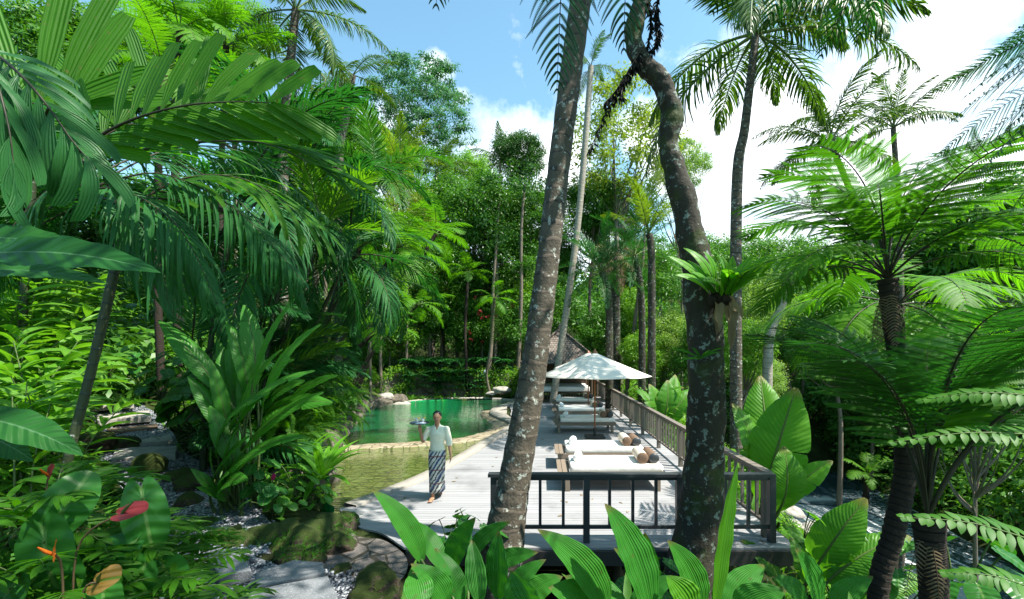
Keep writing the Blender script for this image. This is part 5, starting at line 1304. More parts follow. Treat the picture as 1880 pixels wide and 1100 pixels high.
def poly_slab(name, pts, thick, mat, label, cat, group=None, jag=.012, z=None):
    bm = bmesh.new(); n = len(pts); top = []
    for i in range(n):
        a, b = Vector(pts[i]), Vector(pts[(i+1) % n]); m = max(1, int((b-a).length/.12))
        for q in range(m):
            p = a.lerp(b, q/m); p = p+Vector((noise.noise(p*6), noise.noise(p*6+Vector((9, 0, 0))), 0))*jag; top.append(bm.verts.new(p))
    f = bm.faces.new(top); 
    if f.normal.z < 0: f.normal_flip()
    r = bmesh.ops.extrude_face_region(bm, geom=[f]); dn = [v for v in r['geom'] if isinstance(v, bmesh.types.BMVert)]
    for v in dn: v.co.z -= thick
    bmesh.ops.recalc_face_normals(bm, faces=bm.faces[:])
    c = sum((Vector(p) for p in pts), Vector())/n; c.z -= thick
    for v in bm.verts: v.co -= c
    me = bpy.data.meshes.new(name); bm.to_mesh(me); bm.free(); me.materials.append(mat)
    o = bpy.data.objects.new(name, me); COL.objects.link(o); o.location = c; tag(o, label, cat, group); bevel_obj(o, .015, 2); return o
GZ = lambda pl, z: [tuple(ground_at(x, y, z)) for x, y in pl]
for pl, z, lb in (([(378, 1012), (438, 1004), (462, 1046), (402, 1056)], .30, 'grey stone slab beside the mossy edge rocks, uppermost of the three in the path'),
                  ([(468, 1052), (540, 1027), (592, 1032), (598, 1050), (470, 1078)], .30, 'grey stone slab in the middle of the three before the paved corner'),
                  ([(462, 1082), (603, 1056), (622, 1100), (640, 1150), (440, 1160)], .36, 'broad grey stone slab lowest and nearest in the gravel path')):
    poly_slab('stepping_stone', GZ(pl, z), .14, MT['stone'], lb, 'stone slab', 'stone slabs of the path')
for pl, z, lb, mt in (([(205, 842), (322, 836), (326, 818), (212, 822)], .36, 'lowest worn stone step beside the mossy ball', 'stone_step'), ([(215, 816), (318, 808), (312, 792), (222, 800)], .42, 'second stone step set in pale gravel', 'stone_step'),
                      ([(178, 772), (278, 764), (272, 748), (178, 752)], .80, 'third step with a brown block riser under it', 'stone_step'), ([(160, 746), (246, 740), (242, 729), (160, 730)], 1.06, 'fourth stone step long and grey', 'stone_step'),
                      ([(165, 716), (232, 712), (235, 698), (170, 700)], 1.38, 'fifth shaded stone step', 'stone_step'), ([(205, 694), (252, 692), (250, 680), (210, 680)], 1.75, 'sixth stone step under the hanging leaves', 'stone_step'),
                      ([(218, 672), (256, 670), (258, 662), (222, 662)], 2.12, 'seventh step in a patch of sun', 'stone_step')):
    poly_slab('stone_step', GZ(pl, z+.07), .17, MT[mt], lb, 'step', 'stone steps up the slope')
for pl, z, lb in (([(196, 790), (226, 792), (226, 774), (196, 772)], .62, 'brown stone block left under the third step'), ([(227, 790), (290, 784), (286, 770), (227, 774)], .63, 'brown stone block right under the third step'), ([(200, 870), (330, 862), (330, 842), (205, 846)], .22, 'long brown kerb block under the lowest step')):
    poly_slab('stone_block', GZ(pl, z), .22, MT['stone_brown'], lb, 'stone block', 'brown riser blocks')
def gravel():
    mb = MB(); P = smooth_pts([(a, b, c) for a, b, c in PATH], 120); T = frames(P); S = nrm(np.cross(T, [0, 0, 1])); V = []
    ws = np.linspace(-.72, .72, 7)
    for p, s in zip(P, S):
        for w in ws:
            q = p+s*w; V.append((q[0], q[1], H(q[0], q[1])+.035-.03*abs(w)))
    i = (np.arange(120)[:, None]*7+np.arange(6)[None]).ravel(); mb.add(V, np.stack([i, i+1, i+8, i+7], -1)); structure(mb.top('gravel_path', MT['gravel'], (0, 0, 0)))
    mb = MB(); n = 4600; k = (rng.random(n)**1.7*120).astype(int); w = rng.uniform(-1, 1, n); base = np.array([[-1, -1, -1], [1, -1, -1], [1, 1, -1], [-1, 1, -1], [-1, -1, 1], [1, -1, 1], [1, 1, 1], [-1, 1, 1]])*.6
    F = np.array([(0, 3, 2, 1), (4, 5, 6, 7), (0, 1, 5, 4), (1, 2, 6, 5), (2, 3, 7, 6), (3, 0, 4, 7)])
    C_ = P[np.minimum(k, 120)]+S[np.minimum(k, 120)]*w[:, None]*.72+rng.normal(0, .05, (n, 3))*np.array([1, 1, 0])
    C_[:, 2] = [H(c[0], c[1])+.045 for c in C_]
    r = rng.uniform(.010, .026, n); V = C_[:, None]+base[None]*r[:, None, None]*rng.uniform(.6, 1.3, (n, 8, 3)); mb.add(V, (np.arange(n)*8)[:, None, None]+F[None], None, np.repeat(rng.random(n), 8)); stuff(mb.top('gravel', MT['pebble'], (0, 0, 0)))
    # paved corner between path and terrace
    pl = [(628, 968), (660, 985), (705, 992), (745, 1022), (740, 1060), (690, 1075), (610, 1058), (560, 1040), (575, 1010), (600, 985)]
    V = smooth_pts(GZ(pl, -.01), 60, True); c = V.mean(0); me = bpy.data.meshes.new('stone_paving'); me.from_pydata([tuple(v) for v in V], [], [list(range(60))])
    o = bpy.data.objects.new('paving', me); COL.objects.link(o); me.materials.append(MT['paving']); structure(o)
gravel()
rock('ball', hit(275, 868)+Vector((0, 0, .12)), .29, 'round moss covered stone ball beside the path', 'moss_stone')
for i, (x, y, Y, r, kd, lb) in enumerate(((165, 830, 10.2, .5, 'moss', 'big mossy boulder left of the lowest steps'), (225, 815, 10.6, .3, 'moss', 'small mossy boulder right against the big one by the steps'), (360, 905, 8.2, .30, 'moss', 'mossy boulder below the path at the heliconia clump'), (330, 885, 8.6, .24, 'moss', 'low mossy stone beside the moss ball'),
      (345, 915, 7.4, .2, 'moss', 'yellow green mossy stone in front of the path'), (245, 640, 19.5, .9, 'moss', 'tall mossy rock face beside the top of the steps'), (275, 640, 18.5, .75, 'dark', 'dark rock at the head of the steps'))):
    p = ground_pt(at(x, y, Y).x, Y); rock(kd, p+Vector((0, 0, r*.2)), r, lb)
edge = [(372, 962, .22), (410, 985, .26), (452, 990, .28), (488, 985, .3), (520, 978, .3), (552, 990, .3), (578, 975, .3), (604, 960, .28), (622, 985, .22), (630, 950, .22), (535, 1010, .18), (575, 1008, .16)]
for i, (x, y, r) in enumerate(edge):
    g = ground_at(x, y, .15); rock('moss', (g.x, g.y, .02), r, 'mossy edging rock in the low wall between gravel path and pool planting', 'edging_rock', None, 'mossy edging rocks', (1, 1, 1.25))
rock('moss', ground_at(625, 1052, .1), .13, 'small mossy stone on the paved corner', 'moss_stone'); rock('moss', ground_at(688, 1078, .15), .28, 'mossy stone under the pleated leaves', 'moss_stone')
for i in range(16):
    y = 9.2+i*.98; x = pool_l(y)-.32-RND.uniform(0, .25); rock('dark', (x, y, -.05), RND.uniform(.35, .62), 'dark wet rock in the left bank of the pool', 'bank_rock', None, 'dark rocks along the pool bank', (1, 1, RND.uniform(.8, 1.3)))
for x, y, r, lb in ((705, 726, .5, 'flat pale stone slab over the water at the back corner of the pool'), (738, 740, .42, 'low flat pale stone at the water line of the pool corner'), (672, 738, .45, 'pale flat stone beside the pool corner slab'), (690, 748, .32, 'small pale stone at the foot of the corner slab'), (915, 722, .55, 'flat dark ledge stone at the far right end of the pool'), (893, 728, .35, 'small flat stone beside the far ledge')):
    rock('pale', (at(x, y, 23.5).x, 23.5 if x < 800 else 26.0, at(x, y, 23.5).z-.08), r, lb, 'flat_stone', None, 'flat stones at the pool end')
for i in range(16):
    y = RND.uniform(25, 39); x = river_c(y)-5.6+RND.uniform(-1.2, 1.6); rock('pale', (x, y, -10.05), RND.uniform(.4, 1.3), 'pale boulder on the near edge of the river', 'river_boulder', None, 'boulders along the river', (1, 1, 1.2))
def moss_tufts():
    mb = MB(); P = []
    for x, y, r in edge:
        g = ground_at(x, y, .15)
        for k in range(150):
            a, q = RND.uniform(0, 6.28), r*math.sqrt(RND.random())*1.15; P.append((g.x+q*math.cos(a), g.y+q*math.sin(a), .05+r*.62*math.sqrt(max(.05, 1-(q/r/1.2)**2))))
    P = np.array(P); n = len(P); D = nrm(rng.normal(0, .7, (n, 3))+np.array([0, 0, .9])); ribbons(mb, P, D, (0, -1, .3), rng.uniform(.03, .11, n), .006, P_LEAF, 4, 1.2, .1, 2)
    stuff(mb.top('moss_tufts', MT['fern_mid'], (0, 0, 0)))
moss_tufts()
def back_wall():
    c = Vector((-5, 26.3, 0)); r = empty('retaining_wall', c, 'creeper covered stone retaining wall behind the far edge of the pool', 'wall'); n, m = 60, 14; mb = MB(); V = []
    line = smooth_pts([(-10.2, 23.2, 0), (-9.4, 25.0, 0), (-7.4, 26.1, 0), (-4, 26.55, 0), (-1.9, 26.9, 0), (-.8, 28.5, 0)], n)
    for q in line:
        for j in range(m+1):
            z = -.3+1.75*j/m; d = .35*noise.noise(Vector((q[0]*1.1, q[1], z*1.4)))+.15*noise.noise(Vector((q[0]*4, q[1]*4, z*4))); V.append((q[0], q[1]+.22*j/m-d, z))
    i = (np.arange(n)[:, None]*(m+1)+np.arange(m)[None]).ravel(); mb.add(V, np.stack([i, i+m+1, i+m+2, i+1], -1)); mb.build('stonework', MT['rock'], r)
    cb = MB(); Cs = []
    for k in range(150):
        q = line[RND.randrange(n)]; z = RND.uniform(.05, 1.75)**1.0; Cs.append((q[0]+RND.uniform(-.2, .2), q[1]-.15+.1*z, z))
    leafcloud(cb, Cs, .30, 48, .15, .9, .3); cb.build('creeper', MT['tree_lime'], r)
    for k in range(30):
        x, y = RND.uniform(-8.4, -1.8), 0; y = 25.75+RND.uniform(-.1, .12)+.0*x; o = None
back_wall()
def edge_stones():
    for k in range(30):
        t = k/29; q = smooth_pts([at(752, 742, 24.4), at(800, 734, 25.6), at(850, 731.5, 26.0), at(915, 731, 26.0)], 29)[k]
        rock('pale', (q[0], q[1], -.06), RND.uniform(.12, .2), 'pale cobble in the row along the far edge of the pool', 'edge_cobble', None, 'cobbles along the far pool edge')
edge_stones()

# ================================================================== planting behind and left of the pool
for i, (x, Y, lb) in enumerate(((800, 27.2, 'clump of dark fan palms behind the pool wall, left of the centre'), (835, 27.4, 'dense dark fan palm clump in the middle behind the pool wall'), (868, 27.6, 'dark fan palm clump nearest the big palm trunk'), (905, 28, 'fan palm clump in the shade beside the pavilion eave'), (775, 26.9, 'fan palm clump at the left end of the pool wall'))):
    p = ground_pt(at(x, 600, Y).x, Y); bush('fan_palm', lb, 'palm', p, PL_FAN[0], 'foliage', 1.75, None, 'fan palms behind the pool')
for i, (x, y, Y, lb, n, s) in enumerate(((735, 455, 15.5, 'tree fern with lime fronds arching over the back corner of the pool', 14, 1.25), (800, 430, 22, 'smaller lime tree fern behind the arching one', 12, 1.2), (668, 440, 15, 'tree fern half hidden by the dark palm fronds', 12, 1.2), (765, 560, 20.5, 'low tree fern leaning over the creeper wall', 12, .95), (700, 600, 18.5, 'low spreading tree fern just above the pool rocks', 12, .95), (860, 500, 26.5, 'tree fern beside the slim pale trunk', 11, .9), (330, 60, 15, 'tree fern on the slope with pale sunlit fronds', 14, 1.5), (415, 85, 16, 'tree fern on the slope right of the upright leaflets', 13, 1.4), (300, 130, 13, 'lower tree fern among the near palm leaflets', 12, 1.2))):
    p = base_under(x, Y)
    if Y < 25.5 and p.x > pool_l(Y)-1.2 and x > 500: p = ground_pt(pool_l(Y)-1.3-RND.random(), Y)
    palm('tree_fern', lb, 'tree fern', p, [tuple(p-Vector((0, 0, .2))), tuple(p.lerp(Vector(vpx(x, y, Y)), .5)+Vector((-.2, 0, .2))), vpx(x, y, Y)], (.12, .09, .1), F_TFFAR if i not in (7,) else F_TFFAR, n, s, (50, -12), 'trunk_fern', 'tree ferns')
def tf2():
    Y = 24; p = ground_pt(at(893, 690, Y).x, 26.3); r = palm('tree_fern', 'tree fern on a thin curved stem with one yellow frond hanging down', 'tree fern', p, [tuple(p), vpx(893, 690, 26), vpx(900, 640, 25.5), vpx(908, 548, 25)], (.1, .08, .07, .09), F_TFFAR, 10, .85, (45, -15), 'bark', 'tree ferns')
    mb = MB(); bipinnate(mb, smooth_pts([vpx(908, 550, 24.9), vpx(912, 580, 24.6), vpx(903, 632, 24.6)], 16), (0, -1, .2), 20, .42, 12, .014, droop=.8); mb.build('yellow_frond', [MT['dead'] if False else MT['coco_yel'], MT['stem_brown']], r)
tf2()
# red flowered shrub
def red_shrub():
    c = at(885, 585, 28.5); b = ground_pt(c.x, 28.5); r = empty('flowering_shrub', b, 'leafy shrub dotted with small red blooms behind the fan palms', 'shrub'); mb = MB(); cs = [tuple(c+Vector((RND.gauss(0, 1.2), RND.gauss(0, .4), RND.gauss(0, 1.0)))) for _ in range(40)]
    leafcloud(mb, cs, .55, 80, .17); mb.build('foliage', MT['tree'], r); 
    for q in cs[::2]: fb = MB(); leafcloud(fb, [tuple(Vector(q)+Vector((RND.uniform(-.3, .3), -.6, .25)))], .06, 7, .17, aspect=.9); fb.build('bloom', MT['red'], r)
    mb = MB(); tube(mb, [tuple(b-Vector((0, 0, .2))), tuple(b.lerp(c, .5)), tuple(c)], [.09, .07, .04], 6); mb.build('stem', MT['bark'], r)
red_shrub()
# fern bank along the left of the pool
k = 0
for i in range(46):
    y = RND.uniform(9.5, 20); x = pool_l(y)-RND.uniform(.25, 2.2); d = pool_l(y)-x; z = max(H(x, y), .25+.95*min(d, 1.4))
    me = (F_SWORDL if RND.random() < .62 else F_SWORD)
    clump('sword_fern', 'arching sword fern hanging from the shaded left bank of the pool', 'fern', (x, y, z), me, 'frond', 13, RND.uniform(1.15, 1.6), (-5, 65), 'sword ferns on the pool bank', .06, jit=.5)
def bank_mass():
    mb = MB(); V = []; ys = np.linspace(9.0, 23, 60)
    for y in ys:
        for j in range(12):
            t = j/11; x = pool_l(y)-.2-2.6*t; z = -.15+1.7*(t**.6)+.18*noise.noise(Vector((x*1.5, y*1.2, 0))); V.append((x, y, max(z, H(x, y)-.15)))
    i = (np.arange(59)[:, None]*12+np.arange(11)[None]).ravel(); mb.add(V, np.stack([i, i+12, i+13, i+1], -1)); structure(mb.top('pool_bank', MT['moss_rock'], (0, 0, 0)))
bank_mass()
# dark palms with arching fronds between the path and the pool
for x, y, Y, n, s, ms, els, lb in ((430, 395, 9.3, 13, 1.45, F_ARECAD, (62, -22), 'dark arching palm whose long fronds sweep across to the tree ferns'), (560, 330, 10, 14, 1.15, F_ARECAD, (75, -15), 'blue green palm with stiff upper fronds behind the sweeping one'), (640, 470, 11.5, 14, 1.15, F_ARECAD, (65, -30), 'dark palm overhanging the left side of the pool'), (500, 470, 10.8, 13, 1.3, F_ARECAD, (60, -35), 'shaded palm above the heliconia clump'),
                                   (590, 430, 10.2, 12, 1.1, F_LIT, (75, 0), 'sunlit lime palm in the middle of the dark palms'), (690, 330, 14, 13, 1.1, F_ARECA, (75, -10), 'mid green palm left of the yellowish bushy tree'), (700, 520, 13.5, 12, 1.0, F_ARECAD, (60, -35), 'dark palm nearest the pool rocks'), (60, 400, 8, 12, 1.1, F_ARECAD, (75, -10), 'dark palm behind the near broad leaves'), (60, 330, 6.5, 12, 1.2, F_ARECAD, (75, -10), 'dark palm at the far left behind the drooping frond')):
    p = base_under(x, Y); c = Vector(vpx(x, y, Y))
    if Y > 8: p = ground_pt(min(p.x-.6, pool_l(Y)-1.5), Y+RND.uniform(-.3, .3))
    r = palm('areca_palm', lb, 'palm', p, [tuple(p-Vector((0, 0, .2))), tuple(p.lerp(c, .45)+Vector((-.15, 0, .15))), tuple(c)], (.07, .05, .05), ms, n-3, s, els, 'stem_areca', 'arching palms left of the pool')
    for k in range(9 if x > 400 else 0): a = RND.uniform(-1.2, 1.9); add_child('frond', (F_ARECAD, ms)[k % 2][k % 2], r, (RND.uniform(-.3, .3), RND.uniform(-.3, .3), RND.uniform(0, .5)*(c.z-p.z)), frond_rot(a, math.radians(RND.uniform(25, 72)), RND.uniform(-.4, .4)), RND.uniform(.8, 1.15))

# ================================================================== near planting, lower edge: pleated leaves
def pleated():
    groups = [((860, 1210, 2.75), 'clump of dark pleated leaves before the paved corner, at the foot of the leaning palm', [((775, 1035), (678, 906), 3.0, 1.0, 0), ((815, 1050), (757, 958), 3.1, .9, 1), ((828, 1050), (882, 958), 3.0, 1.1, 2), ((915, 1105), (918, 966), 2.7, 1.15, 0), ((880, 1110), (884, 1008), 2.6, 1.15, 1),
               ((822, 1110), (757, 1038), 2.6, 1.2, 2), ((775, 1115), (760, 1052), 2.4, 1.3, 0), ((900, 1040), (985, 1015), 3.1, 1.0, 1), ((860, 1030), (935, 960), 3.4, .9, 2), ((930, 1110), (1000, 1030), 2.5, 1.0, 1), ((850, 1110), (800, 1010), 2.8, 1, 0), ((960, 1110), (1030, 1060), 2.6, 1.2, 2), ((980, 1120), (985, 1045), 2.4, 1.3, 0)]),
              ((1140, 1260, 2.4), 'big pleated leaves arching up before the dark void under the terrace', [((1115, 1125), (992, 978), 2.3, 1.2, 0), ((1195, 1130), (1082, 938), 2.2, 1.35, 1), ((1185, 1100), (1186, 962), 2.6, 1.2, 2), ((1150, 1110), (1040, 1060), 2.6, 1.1, 1), ((1210, 1110), (1130, 1010), 2.8, 1.1, 0), ((1080, 1110), (1010, 1080), 2.3, 1.2, 2), ((1160, 1130), (1240, 1060), 2.4, 1, 1)]),
              ((1330, 1240, 2.4), 'tall bent pleated leaf and its lower leaves before the crooked trunk', [((1312, 1130), (1258, 868), 2.3, .95, 2), ((1290, 1120), (1215, 1000), 2.6, 1.2, 0), ((1330, 1120), (1400, 1040), 2.5, 1.3, 1), ((1350, 1120), (1440, 1085), 2.3, 1.2, 0), ((1270, 1120), (1225, 1060), 2.2, 1.3, 1), ((1380, 1115), (1350, 1050), 2.8, 1.2, 2)]),
              ((1510, 1240, 2.6), 'dark pleated leaf in the shade right of the terrace corner', [((1505, 1130), (1452, 1018), 2.4, 1.25, 1), ((1530, 1120), (1600, 1060), 2.7, 1.1, 0), ((1480, 1110), (1420, 1060), 2.9, 1.1, 2)])]
    for bp, lb, lv in groups:
        b = at(*bp); g = ground_pt(b.x, b.y); r = empty('pleated_plant', g, lb, 'plant', 'pleated leaf plants')
        for k, (p0, p1, Y, w, m) in enumerate(lv):
            a, t = at(p0[0], p0[1], Y), at(p1[0], p1[1], Y+RND.uniform(-.12, .2)); L = (t-a).length
            up = (RND.uniform(-.2, .2)+(.5 if p1[0] < p0[0] else -.5), -.85, .45)
            mb = MB(); d = (t-a); bend = .75 if abs(d.z) > abs(d.x)*.5 else .45
            dv = d.normalized(); gdir = Vector((0, 0, -1))-dv*(-dv.z); gdir = gdir.normalized() if gdir.length > .05 else Vector((1, 0, 0))
            sd = (dv*math.cos(bend*.5)-gdir*math.sin(bend*.5)); L2 = L/ (math.sin(bend/2)/(bend/2))
            ribbons(mb, [tuple(a)], [tuple(sd)], [up], [L2*1.04], [.078*w*(1 if L > .4 else .8)], P_LANCE, 24, bend, .22, 17, .05, 0, [RND.random()], .05)
            mid = g.lerp(a, .6)+Vector((0, 0, .05)); tube(mb, smooth_pts([g, mid, tuple(a+sd*.03)], 8), .009, 6, 1)
            mb.build('leaf', [MT['pleat_lime'] if k in (0, 4) and bp[0] in (1330,) else MT['pleat'], MT['stem_green']], r)
pleated()

# ================================================================== bananas by the terrace corner
def banana(label, base, leaves, r0=.09, group='banana plants', ms=None):
    b = ground_pt(*base); r = empty('banana_plant', b, label, 'banana plant', group); top = Vector((b.x, b.y, b.z)); zs = []
    for k, (p0, p1, wide, up) in enumerate(leaves):
        a, t = at(*p0), at(*p1); o = between('leaf', L_BAN[k % 3], a, t, r, up, wide); zs.append(a)
    c = sum(zs, Vector())/len(zs); mb = MB(); tube(mb, smooth_pts([b-Vector((0, 0, .2)), b.lerp(c, .6), c], 12), np.linspace(r0, r0*.5, 13), 10)
    for a in zs: tube(mb, smooth_pts([b.lerp(c, .75), b.lerp(a, .9), a], 8), np.linspace(r0*.4, .025, 9), 6)
    mb.build('stem', MT['stem_green'], r); return r
def bx(px, Y): return (at(px, 600, Y).x, Y)
banana('banana plant with tall torn lit leaves just outside the terrace corner', bx(1400, 8.4), [((1392, 960, 8.2), (1462, 712, 8.0), 1.35, (-.5, -.8, .3)), ((1375, 930, 8.4), (1345, 740, 8.6), 1.2, (.4, -.8, .3)), ((1420, 950, 7.6), (1438, 820, 7.3), 1.7, (0, -1, .2)), ((1430, 935, 7.6), (1528, 846, 7.4), 1.3, (-.3, -.5, .8)), ((1395, 960, 8.4), (1405, 760, 9.2), 1.3, (.2, -1, .2)), ((1430, 960, 7.8), (1478, 1010, 7.2), 1.1, (0, -.6, .8)), ((1420, 930, 8.4), (1395, 690, 9), 1.2, (-.4, -.9, .2))])
banana('banana plant with broad pale leaves below the terrace corner above the river', bx(1500, 5.6), [((1470, 1090, 5.6), (1590, 915, 5.2), 1.25, (-.6, -.7, .4)), ((1500, 1080, 5.4), (1545, 960, 5.8), 1.5, (-.3, -.8, .5)), ((1500, 1090, 5.3), (1672, 985, 5.1), 1.1, (0, -.5, .9)), ((1480, 1090, 5.6), (1450, 985, 5.9), 1.5, (.3, -.8, .3)), ((1520, 1100, 5.2), (1620, 1050, 5.0), 1.2, (0, -.6, .8)), ((1440, 1100, 6.0), (1360, 990, 6.3), 1.2, (.4, -.7, .5)), ((1540, 1110, 5.3), (1700, 1060, 5.2), 1.1, (0, -.6, .8))])
banana('young banana plant behind the long railing under the umbrella edge', bx(1215, 16.5), [((1213, 790, 16), (1192, 705, 16), 1.5, (.4, -.8, .3)), ((1215, 790, 16), (1226, 698, 16), 1.5, (0, -1, .1)), ((1218, 790, 16), (1275, 715, 16), 1.4, (-.4, -.8, .4)), ((1215, 780, 16.5), (1240, 688, 17), 1.3, (.2, -.9, .2)), ((1210, 780, 16.5), (1165, 712, 17), 1.2, (.4, -.6, .6)), ((1215, 760, 17), (1255, 712, 15.6), 1.1, (0, -.4, .9))])

# ================================================================== heliconia bed left of the pool
def heliconia(label, base, tips, h0=.35, group='heliconia clumps', me=L_HEL, mat='stem_green', wide=1.0, nm='heliconia'):
    b = Vector(base); r = empty(nm, b, label, 'plant', group)
    for k, (x, y, Y, st) in enumerate(tips):
        t = at(x, y, Y); j = b+Vector((RND.uniform(-.25, .25), RND.uniform(-.2, .2), 0)); hv = t-j
        st = max(.22, st-.14); k0 = j.lerp(t, st)+Vector((-hv.x*.22, 0, .12*hv.z)); mb = MB(); tube(mb, smooth_pts([j, j.lerp(k0, .5)+Vector((-hv.x*.06, 0, 0)), k0], 10), np.linspace(.028, .013, 11), 8); mb.build('stem', MT[mat], r)
        sx = 1 if t.x > k0.x else -1
        between('leaf', me[k % len(me)], k0, t, r, (-.45*sx+RND.uniform(-.3, .3), -.6, .75), wide*RND.uniform(.9, 1.25))
    return r
heliconia('tall heliconia clump with upright paddle leaves left of the pool', hit(440, 935), [(545, 545, 7.2, .55), (590, 595, 7.0, .5), (578, 680, 6.8, .45), (595, 720, 6.9, .42), (448, 560, 7.8, .6), (415, 590, 7.6, .55), (292, 588, 7.4, .55), (475, 715, 7.0, .4), (495, 720, 6.6, .4), (400, 625, 8, .5), (520, 640, 7.6, .5), (560, 800, 6.8, .35), (385, 660, 7.2, .5), (455, 640, 7.8, .5), (490, 600, 8, .55), (345, 690, 7.2, .45), (430, 600, 8.2, .5)])
heliconia('lower heliconia shoots with fresh yellow green leaves beside the path', hit(425, 945), [(388, 820, 6.6, .3), (385, 745, 7, .35), (440, 785, 6.5, .35), (460, 800, 6.5, .35), (488, 828, 6.4, .3), (455, 880, 6.2, .3), (360, 895, 6.4, .3), (420, 870, 6.2, .3), (350, 860, 6.6, .3)], wide=1.2)
heliconia('heliconia clump in the shade behind the tall one', hit(500, 860), [(520, 700, 8.6, .5), (560, 700, 8.5, .5), (610, 740, 8.4, .45), (470, 690, 8.8, .5), (620, 690, 8.8, .5), (540, 660, 9, .5), (430, 700, 9, .5)])
heliconia('sunlit paddle leaves beside the stone steps', hit(350, 800), [(325, 740, 9.4, .4), (345, 710, 9.6, .4), (385, 730, 9.2, .4), (410, 760, 9, .4), (375, 670, 10, .5), (405, 690, 9.8, .5)])
g = hit(590, 900); bush('nest_fern', 'green nest fern with strappy leaves on the corner of the pool bank', 'fern', Vector((at(590, 900, 8.4).x, 8.4, .28)), PL_ROS[0], 'leaves', 1.75, 0, 'nest ferns'); bush('nest_fern', 'smaller nest fern behind the corner one at the water', 'fern', Vector((at(560, 850, 9.2).x, 9.2, .4)), PL_ROS[0], 'leaves', 1.5, 1, 'nest ferns')
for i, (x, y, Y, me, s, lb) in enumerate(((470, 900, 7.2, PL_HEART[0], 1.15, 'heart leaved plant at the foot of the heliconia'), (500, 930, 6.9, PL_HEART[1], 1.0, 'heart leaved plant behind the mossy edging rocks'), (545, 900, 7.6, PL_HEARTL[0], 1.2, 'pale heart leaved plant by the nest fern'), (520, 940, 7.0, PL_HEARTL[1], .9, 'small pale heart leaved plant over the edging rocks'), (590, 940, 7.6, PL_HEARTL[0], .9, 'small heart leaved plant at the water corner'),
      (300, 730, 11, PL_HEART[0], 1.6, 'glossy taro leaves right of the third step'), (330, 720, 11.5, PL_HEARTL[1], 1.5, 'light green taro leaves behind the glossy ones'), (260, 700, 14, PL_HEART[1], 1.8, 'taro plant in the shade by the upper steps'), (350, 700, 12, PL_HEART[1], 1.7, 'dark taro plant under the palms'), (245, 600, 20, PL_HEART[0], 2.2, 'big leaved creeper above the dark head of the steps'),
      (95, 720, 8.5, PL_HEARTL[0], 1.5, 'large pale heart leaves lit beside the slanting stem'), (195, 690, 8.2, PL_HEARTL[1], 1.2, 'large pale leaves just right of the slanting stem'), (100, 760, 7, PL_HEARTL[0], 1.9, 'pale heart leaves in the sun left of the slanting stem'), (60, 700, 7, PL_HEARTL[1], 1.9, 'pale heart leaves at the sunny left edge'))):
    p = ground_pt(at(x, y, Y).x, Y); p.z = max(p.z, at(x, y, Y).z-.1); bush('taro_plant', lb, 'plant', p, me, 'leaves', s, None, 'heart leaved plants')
def red_bloom():
    c = at(500, 877, 6.9); b = ground_pt(c.x, 6.9); r = empty('anthurium', b, 'small anthurium with one tiny red bloom by the heliconia stems', 'flower', 'anthuriums'); mb = MB(); tube(mb, [tuple(b), tuple(b.lerp(c, .5)+Vector((.03, 0, 0))), tuple(c)], .006, 5); mb.build('stalk', MT['stem_brown'], r); mb = MB(); heart_leaf(mb, .11, .05, .3, 0, .1, mat_to(c, (.6, -.3, .5), (-.2, -1, .4))); mb.build('bloom', MT['magenta'], r)
red_bloom()

